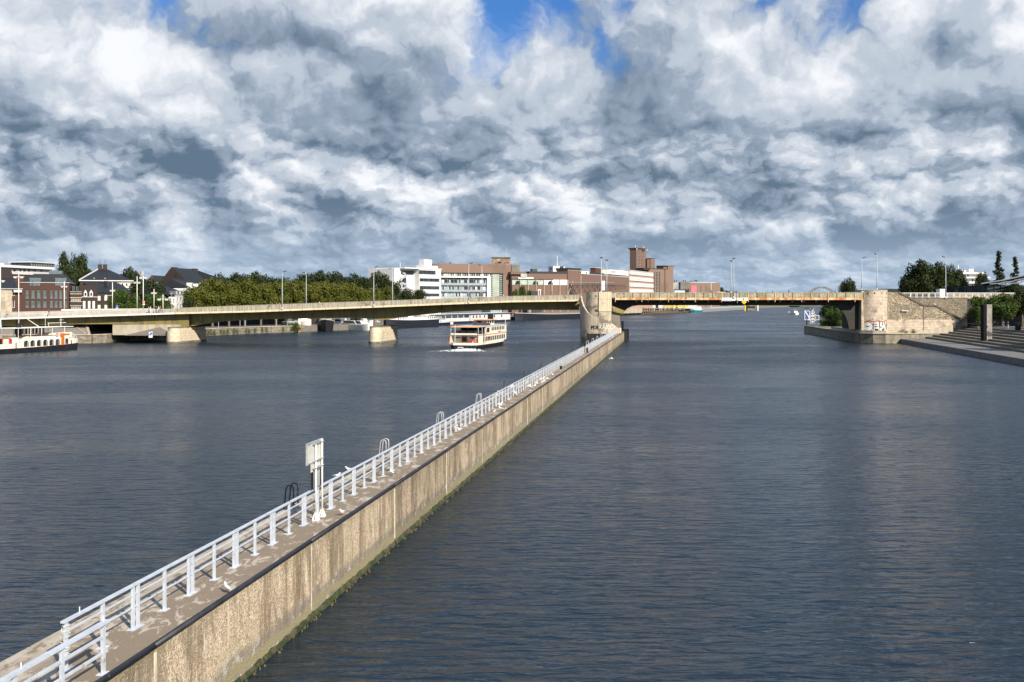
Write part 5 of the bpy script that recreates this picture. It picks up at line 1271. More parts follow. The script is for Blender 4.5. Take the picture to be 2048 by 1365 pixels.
mb = MB(); mb.box(26, 31.8, yS+.05, -yS-.05, 3.2, 3.3); P(mb, 'deck_boards', mat('red_brown_deck', (.16, .05, .035), (.12, .04, .03), 3), lb)
for x in (32.0, 33.1): mb = MB(); mb.tube([(x+.3*math.cos(a*.5), yS-.02, 3.3+.3*math.sin(a*.5)) for a in range(14)], .07, 6); P(mb, 'lifebuoy', M['red'], lb)
mb = MB(); mb.box(18.0, 21.8, yS+.3, -yS-.3, 1.9, 3.0); P(mb, 'aft_cabin', M['cream'], lb)
mb = MB(); mb.box(11, 19.8, yS+.2, -yS-.2, 2.95, 3.1); P(mb, 'aft_roof', mat('wood_edge', (.45, .2, .08), (.35, .15, .06), 3), lb)
mb = MB(); mb.box(15.4, 17.6, yS+.24, yS+.3, 1.8, 2.9); P(mb, 'cabin_opening', M['blk'], lb)
mb = MB(); mb.box(13.5, 18.0, yS+.32, -yS-.3, 1.2, 2.9); P(mb, 'wood_cabin', M['orange'], lb)
mb = MB(); mb.box(19.3, 20.0, yS+.1, yS+.2, 1.9, 2.9); P(mb, 'red_locker', M['red'], lb)
for k in range(4): mb = MB(); mb.box(20.8, 22.0, yS+.5, 0, 2.0+.3*k, 2.15+.3*k); P(mb, 'stair_tread', M['white'], lb)
mb = MB(); mb.lathe([(.55, 3.1), (.5, 5.8), (.55, 5.85), (.4, 5.9), (.0, 5.9)], 16, (24.2, 0)); P(mb, 'funnel', M['blk'], lb, smooth=False)
mb = MB(); mb.lathe([(.57, 4.6), (.55, 5.4)], 6, (24.2, 0), -1.2, -.2); P(mb, 'funnel_badge', M['white'], lb)
mb = MB(); mb.box(20.4, 37, yS+.2, -yS-.2, 4.9, 5.03); P(mb, 'canopy', M['white'], lb)
for x in (21.8, 25, 28, 31, 34.5):
    for y in (yS+.3, -yS-.3): mb = MB(); mb.tube([(x, y, 3), (x, y, 4.95)], .05, 6); P(mb, 'canopy_post', M['white'], lb)
for k in range(9):
    mb = MB(); x = 25.2+k*.95; mb.box(x, x+.5, -yS-.45, -yS-.4, 3.5, 4.85); P(mb, 'side_curtain', M['lime'] if k % 3 else M['dsteel'], lb)
mb = MB(); mb.box(30.8, 36, -1.2, -1.15, 5.75, 5.85); mb.tube([(34.5, -1.2, 5), (34.5, -1.2, 6.8)], .05, 6); mb.tube([(31.0, -1.2, 5), (31.0, -1.2, 5.8)], .04, 6); mb.tube([(34, -1.2, 6.4), (35.3, -1.2, 6.4)], .03, 5); P(mb, 'radar_mast', M['white'], lb)
mb = MB(); mb.bar((25.0, -1.5, 6.7), (28.2, -1.5, 5.0), .1, .12); P(mb, 'boom', M['white'], lb)
mb = MB(); mb.tube([(30.3, -1, 5), (30.3, -1, 7.6)], .03, 5); mb.box(29.9, 30.7, -1.1, -.9, 7.5, 7.7); P(mb, 'antenna', M['white'], lb)
mb = MB(); mb.tube([(16.5, yS+.5, 3.0), (16.5, yS+.5, 8.2)], .07, 6); P(mb, 'flag_pole', M['white'], lb)
fl = MB(); pr = None
for k in range(9):
    t_ = k/8; cur = [(16.55+1.1*t_*(1), yS+.5+.15*math.sin(6*t_), 8.1-1.6*t_), (16.55+1.5*t_, yS+.5+.15*math.sin(6*t_+1), 6.6-2.6*t_)]
    if pr: fl.quad(pr[0], cur[0], cur[1], pr[1])
    pr = cur
P(fl, 'flag', M['cloth'], lb)
mb = MB(); mb.tube([(36, yS, 2.6), (38.5, yS*.7, 3.1), (40, 0, 3.2), (38.5, -yS*.7, 3.1), (36, -yS, 2.6)], .04, 6)
for x, y in ((37, yS*.93), (38.5, yS*.7), (39.8, 0)): mb.tube([(x, y, 2), (x, y, 3.1)], .03, 5)
P(mb, 'bow_rail', M['white'], lb)
for x in (20.8, 36.0): mb = MB(); mb.tube([(x, yS-.12, 2.1), (x, yS-.12, -.1)], .09, 6); P(mb, 'fender', M['blk'], lb)
for x in (37, 37.8, 38.5): mb = MB(); mb.lathe([(0, 0), (.1, .0), (.1, .02), (0, .02)], 8, (x, 0)); 
q = thing('moored_motor_launch', 'x', 'boat') if False else None

# barges and yachts
def barge(label, px0, Y0, px1, Y1, w, h, m, deckm, house=None, bowrise=1.2, cargo=True, name='river_barge'):
    a = Vector((X_(px0, Y0), Y0)); b = Vector((X_(px1, Y1), Y1)); L = (b-a).length
    r = boat_thing(name, label, 'barge', a.x, a.y, (b-a).normalized())
    mb = MB(); hull(mb, L, w, -.4, h, .16, .05, 24, bowrise, lid=True); P(mb, 'hull', [m, M['timber']], r)
    mb = MB(); hull(mb, L+.08, w+.1, h-.02, h+.14, .16, .05, 24, bowrise, 1, -.04); P(mb, 'white_gunwale', M['white'], r)
    if cargo:
        n = max(3, int(L*.6/5))
        for k in range(n):
            x = L*.22+k*(L*.6/n); mb = MB(); mb.extx([(-w*.4, h+.1), (w*.4, h+.1), (w*.38, h+.8), (0, h+1.05), (-w*.38, h+.8)], x+.08, x+L*.6/n-.08); P(mb, 'hatch_cover', deckm, r)
    if house:
        for x0, x1, z1 in house:
            mb = MB(); mb.box(x0*L, x1*L, -w*.38, w*.38, h, z1); P(mb, 'deck_house', M['white'], r, bevel=.05)
            mb = MB(); mb.box(x0*L-.2, x1*L+.2, -w*.42, w*.42, z1, z1+.12); P(mb, 'house_roof', M['steel'], r)
            n = max(2, int((x1-x0)*L/1.6))
            for k in range(n):
                for s_ in (-1, 1):
                    x = x0*L+.3+k*((x1-x0)*L-.4)/n; mb = MB(); mb.box(x, x+.8, s_*(w*.38+.02)-.015, s_*(w*.38+.02)+.015, z1-1.0, z1-.35); P(mb, 'window', M['glass'], r)
    mb = MB(); mb.tube([(L*.93, 0, h), (L*.93, 0, h+3.2)], .07, 6); P(mb, 'mast', M['steel'], r)
    return r
def yacht(label, px0, Y0, px1, Y1, w, h, m=None, fly=True):
    a = Vector((X_(px0, Y0), Y0)); b = Vector((X_(px1, Y1), Y1)); L = (b-a).length; m = m or M['white']
    r = boat_thing('motor_yacht', label, 'boat', a.x, a.y, (b-a).normalized())
    mb = MB(); hull(mb, L, w, -.3, h, .45, .03, 16, h*.4, lid=True); P(mb, 'hull', [m, m], r)
    mb = MB(); mb.extr([(L*.12, h*.9), (L*.72, h*.95), (L*.58, h*1.75), (L*.15, h*1.8)], -w*.36, w*.36); P(mb, 'cabin', m, r, bevel=.04)
    mb = MB(); mb.extr([(L*.16, h*1.3), (L*.64, h*1.3), (L*.57, h*1.65), (L*.17, h*1.65)], -w*.375, w*.375); P(mb, 'window_band', M['glass'], r)
    if fly: mb = MB(); mb.tube([(L*.3, 0, h*1.8), (L*.3, 0, h*2.9)], .04, 5); mb.box(L*.15, L*.45, -w*.3, w*.3, h*2.3, h*2.36); mb.tube([(L*.16, w*.28, h*1.8), (L*.16, w*.28, h*2.3)], .03, 5); mb.tube([(L*.16, -w*.28, h*1.8), (L*.16, -w*.28, h*2.3)], .03, 5); P(mb, 'canopy', m, r)
    mb = MB(); mb.tube([(L*.55, w*.45, h*1.5), (L*.85, w*.25, h*1.65), (L*1.0, 0, h*1.75), (L*.85, -w*.25, h*1.65), (L*.55, -w*.45, h*1.5)], .025, 4); P(mb, 'rail', M['steel'], r)
    return r
greyh = mat('grey_barge_hull', (.10, .11, .13), (.06, .065, .08), 1, .5)
barge('grey barge with its bow towards the bridge, left of the black one', 596, 410, 575, 338.5, 5.2, 2.1, greyh, M['steel'], [(.5, .7, 3.6)], 1.4)
barge('black bowed barge moored between the grey barge and the white yachts', 655, 420, 652, 340, 5.4, 2.2, M['blk'], M['timber'], None, 1.9)
barge('broad dark barge moored behind the second bridge pier', 870, 415, 772, 380, 6, 2.9, M['navy'], M['white'], [(.1, .28, 4.3), (.7, .9, 4.2)], .5)
barge('low dark workboat with blue tarpaulin ahead of the floating landing stage', 895, 432, 846, 412, 4, 1.3, M['blk'], M['cloth'], [(.55, .8, 3.4)], .4)
barge('long black cargo barge behind the passenger boat, its bow near the landing stage', 1190, 620, 1030, 528, 9, 3.0, M['navy'], M['paving'], [(.02, .12, 5.6)], 1.0)
barge('teal hulled cargo ship on the far river with a white wheelhouse', 1378, 885, 1500, 1300, 11, 3.2, M['steel'], M['steel'], [(.0, .045, 9.5)], .5)
barge('small teal stern barge in front of the grey tanker', 1385, 882, 1400, 900, 7, 2.2, M['teal'], M['white'], [(.2, .8, 6.0)], .4)
yy = [(686, 368, 735, 352, 'white motor yacht nearest the second pier under the bridge', 2.0), (700, 392, 745, 378, 'white yacht moored behind the nearest one', 2.4), (668, 385, 700, 372, 'small white yacht right behind the black barge', 2.2), (716, 415, 760, 398, 'white yacht at the back of the marina row', 2.8),
      (706, 362, 742, 350, 'white yacht lying outermost in front of the marina row', 2.0), (690, 402, 730, 392, 'white flybridge yacht in the middle of the marina row', 3.2), (588, 352, 620, 345, 'white cabin boat half hidden behind the grey barge bow', 3.2), (800, 440, 835, 425, 'white yacht behind the broad dark barge', 2.6), (838, 455, 868, 440, 'small yacht beside the dark net pile', 2.2)]
for a, b, c, d, l, h in yy: yacht(l, a, b, c, d, 3.6, h*.95)
yacht('small white cabin cruiser lying by the floating landing stage', 903, 447, 882, 437, 2.4, .9, fly=False)
yacht('white motor boat heading upriver on the far water beyond the right span', 1594, 745, 1578, 772, 3.6, 1.5)
rb = boat_thing('small_dinghy', 'tiny dark open boat with people far out on the river', 'boat', X_(1618, 1400), 1400, (-1, .2))
mb = MB(); hull(mb, 6.5, 2, -.2, .7, .4); P(mb, 'hull', M['blk'], rb); mb = MB(); mb.box(1.2, 2, -.5, .5, .5, 1.9); mb.box(3.4, 4, -.4, .4, .5, 1.7); P(mb, 'crew', M['dsteel'], rb)
# landing stage
a = P_(930, 0, 440); b = P_(1023, 0, 505)
ls = thing('floating_landing_stage', 'white and blue floating landing stage building behind the passenger boat', 'building', (X_(892, 445), 445, 0), math.atan2(60, X_(1022, 505)-X_(892, 445)))
Ls = math.hypot(60, X_(1022, 505)-X_(892, 445))
mb = MB(); mb.box(0, Ls, 0, 9, -.4, 1.1); P(mb, 'pontoon', M['navy'], ls)
mb = MB(); mb.box(.2, Ls*.34, .3, 8.5, 1.1, 2.6); P(mb, 'low_wall', M['wwall'], ls)
mb = MB(); mb.box(Ls*.36, Ls-.3, .3, 8.5, 1.1, 4.4); P(mb, 'cabin_wall', M['wwall'], ls)
mb = MB(); mb.box(.1, Ls*.35, 2.5, 8.5, 2.6, 4.2); P(mb, 'glazed_wall', M['glassb'], ls)
for k in range(5): mb = MB(); x = .2+k*Ls*.085; mb.box(x, x+.18, .3, .5, 2.6, 4.4); P(mb, 'post', M['white'], ls)
for f in (.39, .44, .49, .56, .72, .84): mb = MB(); mb.box(Ls*f, Ls*f+1.2, .24, .3, 2.4, 3.6); P(mb, 'window', M['glass'], ls)
for f, w_ in ((.62, .09),): mb = MB(); mb.box(Ls*f, Ls*(f+w_), .22, .3, 1.2, 3.9); P(mb, 'doorway', M['blk'], ls)
mb = MB(); mb.box(-.5, Ls, -.3, 9, 4.4, 4.6); P(mb, 'roof', M['white'], ls); mb = MB(); mb.box(-.5, Ls, -.42, -.3, 4.3, 4.55); P(mb, 'blue_fascia', mat('dull_blue_edge', (.05, .09, .24), (.04, .07, .2), 2), ls)
np_ = thing('dark_net_pile', 'black covered heap on the bank left of the landing stage', 'heap', P_(877, 643, 452))
mb = MB(); mb.lathe([(5.2, -1.6), (5.4, 1.2), (4.4, 2.6), (2, 3.4), (.1, 3.5)], 18, (X_(877, 452), 452)); mb.build('cover', M['dsteel'], np_)
# white pile with red base at the marina mouth
s = thing('mooring_pile', 'thick white mooring pile with a red foot by the grey barge', 'mooring post', (X_(598.5, 335), 335, 0))
mb = MB(); mb.tube([(X_(598.5, 335), 335, 1.8), (X_(598.5, 335), 335, 5.2)], .48, 14); mb.build('pile', M['white'], s)
mb = MB(); mb.tube([(X_(598.5, 335), 335, -1), (X_(598.5, 335), 335, 1.8)], .5, 14); mb.box(X_(594, 335), X_(606, 335), 334, 336, 1.5, 1.8); mb.build('foot', M['rust'], s)
s = thing('white_fabric_canopy', 'white slanted sail canopy beside the thick mooring pile', 'canopy', P_(610, 650, 350))
mb = MB(); mb.extr([(X_(602, 350), Z_(636, 350)), (X_(614, 350), Z_(636, 350)), (X_(621, 350), Z_(648, 350)), (X_(609, 350), Z_(648, 350))][::-1], 350, 352); mb.build('sail', M['white'], s)
# timber jetty far
tj = thing('timber_jetty', 'long timber piled jetty wall on the far left bank below the right span', 'jetty', (X_(1320, 800), 800, 0))
A = Vector((X_(1283, 742), 742)); B = Vector((X_(1386, 900), 900)); n = 34
for k in range(n+1):
    p = A.lerp(B, k/n); mb = MB(); mb.tube([(p.x, p.y, -1), (p.x, p.y, 5.3-1.4*k/n+.25*math.sin(k*2.1))], .42, 7); mb.build('pile', M['timber'], tj)
for z in (1.0, 4.4):
    mb = MB(); mb.bar((A.x, A.y-.5, z), (B.x, B.y-.5, z*.75), .3, .45); mb.build('waling_beam', M['timber'], tj)
mb = MB(); mb.bar((A.x+1, A.y+2.5, 4.9), (B.x+1, B.y+2.5, 3.5), 5, .3); mb.build('jetty_deck', M['lime'], tj)
cq = thing('concrete_quay', 'pale concrete quay wall with dark arches left of the timber jetty', 'quay', (X_(1260, 715), 715, 0))
A2 = Vector((X_(1205, 668), 668)); B2 = Vector((X_(1283, 742), 742)); n = 9
for k in range(n):
    p = A2.lerp(B2, k/n); q2 = A2.lerp(B2, (k+.92)/n); mb = MB(); mb.bar((p.x, p.y, 3.4), (q2.x, q2.y, 3.4), 1, 3.6); mb.build('quay_panel', M['lime'], cq)
    p2 = A2.lerp(B2, (k+.2)/n); q3 = A2.lerp(B2, (k+.7)/n); mb = MB(); mb.bar((p2.x, p2.y-.3, .7), (q3.x, q3.y-.3, .7), 1, 1.5); mb.build('dark_arch', M['blk'], cq)
yt = thing('yellow_container_stack', 'row of yellow containers on the far quay behind the jetty', 'container', (X_(1345, 860), 860, 3.0))
for k in range(6): mb = MB(); x = X_(1333, 860)+k*3.4; mb.box(x, x+3.2, 868, 871, 4.9, 6.3); mb.build('container', M['yel'], yt)
# far railway bridge pier and yellow posts
s = thing('far_bridge_pier', 'grey pier of a distant bridge seen below the right span', 'pier', (X_(1502, 1050), 1050, 0))
mb = MB(); mb.box(X_(1495, 1050), X_(1511, 1050), 1050, 1060, -1, 4.5); mb.box(X_(1494, 1050), X_(1512, 1050), 1048, 1061, 4.5, 6.2); mb.build('pier_shaft', M['concd'], s)
mb = MB(); mb.box(X_(1489, 1040), X_(1492, 1040), 1040, 1041.5, -1, 6.5); tag(mb.build('yellow_pile', M['yel']), 'yellow river pile left of the distant pier', 'mooring post')
mb = MB(); mb.box(X_(1515, 1040), X_(1517, 1040), 1040, 1041.5, -1, 7.5); tag(mb.build('white_pile', M['white']), 'white river pile right of the distant pier', 'mooring post')
# far arched bridge
ar = thing('arch_bridge', 'distant steel tied arch bridge low on the horizon left of the tower', 'bridge', (X_(1645, 1500), 1500, 0))
def apt(t_, z0=8.0, z1=31.0): return (X_(1606+(1685-1606)*t_, 1500), z0+(z1-z0)*4*t_*(1-t_))
for Yo in (1500, 1512):
    mb = MB(); pts = [apt(k/24) for k in range(25)]
    for (a, b), (c, d) in zip(pts, pts[1:]): mb.bar((a, Yo, b), (c, Yo, d), 1.2, 1.3)
    pts2 = [apt(k/24, 8, 22.5) for k in range(25)]
    mb.build('arch_rib', M['concd'], ar)
    for k in range(2, 23, 2): mb = MB(); x, z = apt(k/24); mb.tube([(x, Yo, 8), (x, Yo, z)], .28, 5); mb.build('hanger', M['steel'], ar)
mb = MB(); mb.box(X_(1560, 1500), X_(1740, 1500), 1498, 1514, 7.2, 8.6); mb.build('deck', M['steel'], ar)
# ------------------------------------------------------------------ buildings
class Bld:
    def __init__(s, name, label, pa, Ya, pb, Yb, g=2.0, cat='building'):
        s.a = Vector((X_(pa, Ya), Ya)); s.b = Vector((X_(pb, Yb), Yb)); s.d = (s.b-s.a).normalized(); s.g = g
        s.root = thing(name, label, cat, (s.a.x, s.a.y, g), math.atan2(s.d.y, s.d.x)); s.r = s.root
    def u(s, px, off=0.0):          # distance along the facade line (shifted back by off) under image column px
        n = Vector((-s.d.y, s.d.x)); o = s.a+n*off; k = (px-CX)/F
        # o.x + u d.x = k (o.y + u d.y)
        return (k*o.y-o.x)/(s.d.x-k*s.d.y)
    def z(s, py, px, off=0.0):
        n = Vector((-s.d.y, s.d.x)); o = s.a+n*off; Y = o.y+s.u(px, off)*s.d.y
        return Z_(py, Y)-s.g
    def wall(s, x0, x1, z0, z1, m, ops=(), dep=10.0, y=0.0, name='wall', rev=.25):
        """box body whose front has real openings; ops in local (x0,x1,z0,z1)"""
        mb = MB(); ops = [o for o in ops]
        xs = sorted(set([x0, x1]+[v for o in ops for v in o[:2]])); zs = sorted(set([z0, z1]+[v for o in ops for v in o[2:4]]))
        for a, b in zip(xs, xs[1:]):
            for c, d in zip(zs, zs[1:]):
                mx, mz = (a+b)/2, (c+d)/2
                if any(o[0] < mx < o[1] and o[2] < mz < o[3] for o in ops): continue
                mb.quad((a, y, c), (b, y, c), (b, y, d), (a, y, d))
        for a, b, c, d in [o[:4] for o in ops]:
            e = y+rev
            mb.quad((a, y, c), (a, e, c), (a, e, d), (a, y, d)); mb.quad((b, y, c), (b, y, d), (b, e, d), (b, e, c)); mb.quad((a, y, c), (b, y, c), (b, e, c), (a, e, c)); mb.quad((a, y, d), (a, e, d), (b, e, d), (b, y, d))
        e = y+dep
        mb.quad((x0, y, z0), (x0, y, z1), (x0, e, z1), (x0, e, z0)); mb.quad((x1, y, z0), (x1, e, z0), (x1, e, z1), (x1, y, z1)); mb.quad((x0, e, z0), (x0, e, z1), (x1, e, z1), (x1, e, z0)); mb.quad((x0, y, z1), (x1, y, z1), (x1, e, z1), (x0, e, z1))
        # keep winding as written: skip normal recalculation problems by building directly
        return mb.build(name, m, s.root, world=False)
    def win(s, o, y=0.0, rev=.25, g='glass', f='white', nx=1, nz=1, fw=.09, sill=False, name='window'):
        a, b, c, d = o[:4]; e = y+rev-.02; mb = MB(); mb.m = 0
        mb.quad((a, e, c), (b, e, c), (b, e, d), (a, e, d)); mb.m = 1; t_ = e-.08
        def fb(x0, x1, z0, z1): mb.box(x0, x1, t_, e-.004, z0, z1)
        fb(a, b, c, c+fw); fb(a, b, d-fw, d); fb(a, a+fw, c+fw, d-fw); fb(b-fw, b, c+fw, d-fw)
        for k in range(1, nx): x = a+(b-a)*k/nx; fb(x-fw/2, x+fw/2, c+fw, d-fw)
        for k in range(1, nz): z = c+(d-c)*k/nz; fb(a+fw, b-fw, z-fw/2, z+fw/2-.002)
        if sill: mb.box(a-.1, b+.1, y-.12, y-.003, c-.14, c-.01)
        return mb.build(name, [M[g], M[f]], s.root, world=False)
    def front(s, x0, x1, z0, z1, m, ops=(), dep=10, y=0.0, rev=.25, **k):
        w = s.wall(x0, x1, z0, z1, M[m] if isinstance(m, str) else m, ops, dep, y, rev=rev)
        for o in ops: s.win(o, y, rev, **({**k, **(o[4] if len(o) > 4 else {})}))
        return w
    def box(s, nm, x0, x1, y0, y1, z0, z1, m, **k): mb = MB(); mb.box(x0, x1, y0, y1, z0, z1); return mb.build(nm, M[m] if isinstance(m, str) else m, s.root, world=False, **k)
    def gable(s, nm, x0, x1, y0, y1, ze, zr, m, hipl=0.0, hipr=0.0, along=True, ridge=None):
        """roof over a rectangle; ridge along x (along) or along y"""
        mb = MB()
        if along:
            ym = (y0+y1)/2 if ridge is None else ridge; A, B, Cc, D = (x0, y0, ze), (x1, y0, ze), (x1, y1, ze), (x0, y1, ze); E, G = (x0+hipl, ym, zr), (x1-hipr, ym, zr)
            mb.quad(A, B, G, E); mb.quad(B, Cc, G); mb.quad(Cc, D, E, G); mb.quad(D, A, E)
        else:
            xm = (x0+x1)/2 if ridge is None else ridge; A, B, Cc, D = (x0, y0, ze), (x1, y0, ze), (x1, y1, ze), (x0, y1, ze); E, G = (xm, y0+hipl, zr), (xm, y1-hipr, zr)
            mb.quad(A, B, E); mb.quad(B, Cc, G, E); mb.quad(Cc, D, G); mb.quad(D, A, E, G)
        return mb.build(nm, M[m] if isinstance(m, str) else m, s.root, world=False)
    def ops(s, cols, rows):
        return [(s.u(a), s.u(b), s.z(d, (a+b)/2), s.z(c, (a+b)/2)) for c, d in rows for a, b in cols]

# --- left bank
B = Bld('mansard_block', 'red brick apartment block with dark mansard roof and tall windows at far left', 42, 296, 138, 300, 2.0)
s0, s1 = 0, B.u(138); g0 = B.z(635, 90); e = B.z(566.5, 90)
cols = [(51.5, 57.5), (63, 69.5), (74.5, 81), (86.5, 93), (100.5, 105.5), (109.5, 115), (119, 124), (130, 133.5)]
ops = B.ops(cols, [(579.5, 597.5), (600.5, 615.5)])
B.front(s0, s1, -1, e, 'brick', ops, dep=14, g='glassm', f='zinc', nx=2, sill=True)
for o in ops: B.box('balcony_panel', o[0]-.02, o[1]+.02, -.1, -.03, o[2], o[2]+.55, 'zinc')
B.box('cornice', s0-.2, s1+.2, -.25, 14.2, e, e+.25, 'steel')
rt0 = B.z(548, 90); mb = MB(); i = 2.2
A = [(s0, 0, e+.25), (s1, 0, e+.25), (s1, 14, e+.25), (s0, 14, e+.25)]; T = [(s0+3.2, i, rt0), (s1-2.2, i, rt0), (s1-2.2, 12, rt0), (s0+3.2, 12, rt0)]
for k in range(4): mb.quad(A[k], A[(k+1) % 4], T[(k+1) % 4], T[k])
mb.quad(*T); mb.build('mansard_roof', M['slate'], B.root, world=False)
for pa in (60.5, 111.5):
    x = B.u(pa); z = B.z(572, pa); mb = MB(); mb.extr([(x-.1, z), (x+2.6, z), (x+3.0, z+2.35), (x-.2, z+2.35)], -.12, 2.6); mb.build('dormer', M['zinc'], B.root, world=False)
    for q in (.35, 1.65): B.box('dormer_window', x+q, x+q+.6, -.18, -.125, z+.2, z+2.0, 'glassm')
x = B.u(94); B.box('roof_plant', x, x+3.6, 4, 8, rt0, B.z(541, 100), 'zinc')
B2 = Bld('stone_fronted_house', 'pale stone fronted wing with dark roof at the left picture edge', -60, 280, 42, 288, 2.0)
x1 = B2.u(24); B2.front(0, x1, -1, B2.z(581, 10), 'lime', [], dep=9)
B2.front(x1+.01, B2.u(43.5), -1, B2.z(578, 30), 'brick', B2.ops([(25.5, 30.5)], [(583, 592), (601, 616)]), dep=9, y=.6)
B2.box('white_awning', B2.u(27), B2.u(43), -.4, .5, B2.z(585, 35), B2.z(580.5, 35), 'wwall')
B2.gable('roof', -1, B2.u(36), -.3, 10, B2.z(577, 10), B2.z(556.5, 10), 'slate', ridge=6)
B2.box('gutter', -1, B2.u(45), -.35, -.2, B2.z(579, 20), B2.z(577.2, 20), 'steel')
B3 = Bld('steep_roof_house', 'brown brick gabled house with steep tiled roof behind the stone fronted wing', -40, 310, 42, 316, 2.0)
B3.front(0, B3.u(42), -1, B3.z(566, 20), 'brick', [], dep=12)
B3.gable('roof', 0, B3.u(26), -.2, 12, B3.z(557, 10), B3.z(537.5, 10), 'tile', hipr=0)
B3.gable('side_gable', B3.u(26), B3.u(52), -.2, 12, B3.z(566, 35), B3.z(548, 38), 'brick', along=False)
B4 = Bld('modern_white_block', 'long white modern block with deep eaves above the old roofs at far left', -40, 395, 104, 440, 2.0)
x1 = B4.u(104)
B4.box('lower_storeys', 0, x1, 1, 14, -1, B4.z(549, 40), 'brickd')
wops = B4.ops([(30, 36), (40, 46.5), (50, 55), (58.5, 64), (70, 76), (84, 88)], [(538.5, 544)])
B4.front(0, x1, B4.z(549, 40), B4.z(537, 40), 'wwall', [o for o in wops if o[0] > 0], dep=13, y=.8)
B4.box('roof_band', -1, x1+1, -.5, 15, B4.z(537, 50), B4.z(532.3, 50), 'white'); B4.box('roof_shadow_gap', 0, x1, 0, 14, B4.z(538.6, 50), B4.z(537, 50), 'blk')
B4.box('penthouse', -2, B4.u(17), 2, 12, B4.z(533, 10), B4.z(526.5, 10), 'white')
xp0, xp1 = B4.u(62, 14), B4.u(109, 14)
B4.box('pavilion_glass', xp0, xp1, 14, 24, B4.z(534, 85, 14), B4.z(526.5, 85, 14), 'glass')
for k in range(14): x = xp0+(xp1-xp0)*k/14; B4.box('mullion', x, x+.12, 13.8, 14, B4.z(534, 85, 14), B4.z(526.5, 85, 14), 'steel')
B4.box('pavilion_roof', xp0-.6, xp1+.6, 13.3, 25, B4.z(526.5, 85, 14), B4.z(525.2, 85, 14), 'white')
# striped facade house and small brick houses
B = Bld('striped_gable_house', 'narrow brick house front with pale stone bands right of the mansard block', 140.5, 300, 163, 302, 2.0)
top = B.z(583.5, 150); x1 = B.u(163)
ops = B.ops([(142.5+k*3.3, 144.8+k*3.3) for k in range(6)], [(597, 602.5), (613, 618.5)])
B.front(0, x1, -1, top, 'brickd', ops, dep=9, nx=1)
for a, b in ((583.5, 584.6), (587.5, 589), (595, 596.6), (603, 604.4), (611, 612.4)): B.box('stone_band', -.1, x1+.1, -.14, -.02, B.z(b, 150), B.z(a, 150), 'lime')
B.gable('roof', 0, x1, .5, 9, top-.2, B.z(573, 150), 'slate')
for p in (145.5, 153): B.box('dormer', B.u(p), B.u(p+4.5), .4, 1.6, B.z(582, p), B.z(573.5, p), 'zinc'); B.box('dormer_window', B.u(p+1), B.u(p+3.6), .32, .39, B.z(581, p), B.z(574.5, p), 'glass')
B = Bld('gabled_dormer_house', 'dark brick house with two white gabled dormers and three tall windows', 163.5, 304, 194, 306, 2.0)
x1 = B.u(194); top = B.z(594.5, 178)
ops = B.ops([(166, 171), (176, 181), (185, 190)], [(602, 617.5)])
B.front(0, x1, -1, top, 'brickd', ops, dep=10, nx=2, nz=3, fw=.14, g='wwall')
B.box('gutter', -.1, x1+.1, -.25, .1, top-.1, top+.15, 'steel')
B.gable('roof', -.3, x1+.3, 0, 10, top+.1, B.z(570, 175), 'tile', ridge=6.5)
for p in (171, 182.5):
    a, b = B.u(p-3.2), B.u(p+3.2); z0_, z1_ = B.z(593.3, p), B.z(586, p); mb = MB(); mb.extr([(a, z0_), (b, z0_), (b, z1_), ((a+b)/2, z1_+.9), (a, z1_)], -.05, 2); mb.build('dormer', M['white'], B.root, world=False); B.box('dormer_window', (a+b)/2-.28, (a+b)/2+.28, -.12, -.055, z0_+.2, z1_, 'glass')
B = Bld('long_roof_house', 'dark brick house with long plain slate roof left of the leafy shrub', 192, 312, 262, 322, 2.0)
x1 = B.u(262); top = B.z(586, 205)
ops = B.ops([(195.5, 201.5), (209, 215), (222, 227)], [(591.5, 601.5), (609.5, 618)])
B.front(0, x1, -1, top, 'brickd', ops, dep=11, nx=2, nz=2, fw=.16, g='wwall')
B.gable('roof', -.3, x1+.3, -.3, 11, top, B.z(565.5, 205), 'slate', ridge=6)
B.box('chimney', B.u(224.5), B.u(228), 3, 4.5, top+2, B.z(562, 226), 'brickd')
B = Bld('hipped_roof_mansion', 'mansion with huge dark hipped roof and twin chimneys behind the small houses', 160, 345, 266, 352, 2.0)
x1 = B.u(266); top = B.z(562.5, 210)
B.front(0, x1, -1, B.z(563, 210), 'brickd', [], dep=24)
B.box('white_eaves', -.3, x1+.2, -.5, 24.3, top-.05, top+.25, 'white')
xr = B.u(197), B.u(222)
mb = MB(); zr = B.z(540.5, 210); A = [(-.3, -.5, top+.25), (x1+.2, -.5, top+.25), (x1+.2, 24, top+.25), (-.3, 24, top+.25)]; E = [(B.u(200), 11, B.z(536, 205)), (B.u(215), 11, B.z(536, 205))]
mb.quad(A[0], A[1], E[1], E[0]); mb.quad(A[1], A[2], E[1]); mb.quad(A[2], A[3], E[0], E[1]); mb.quad(A[3], A[0], E[0]); mb.build('hipped_roof', M['slate'], B.root, world=False)
mb = MB(); mb.bar((-.2, -.45, top+.3), (E[0][0], 10.9, E[0][2]), .4, .4); mb.build('hip_flashing', M['wwall'], B.root, world=False)
for a, b in ((198, 206.2), (208.3, 216.5)):
    B.box('chimney', B.u(a), B.u(b), 10, 12, B.z(540, 205), B.z(527.5, 205), 'brickd'); B.box('chimney_cap', B.u(a)-.12, B.u(b)+.12, 9.85, 12.15, B.z(527.5, 205), B.z(526.6, 205), 'concd')
    mb = MB(); x = (B.u(a)+B.u(b))/2; mb.tube([(x, 11, B.z(527, 205)), (x, 11, B.z(517, 205))], .07, 5); mb.build('lightning_rod', M['dsteel'], B.root, world=False)
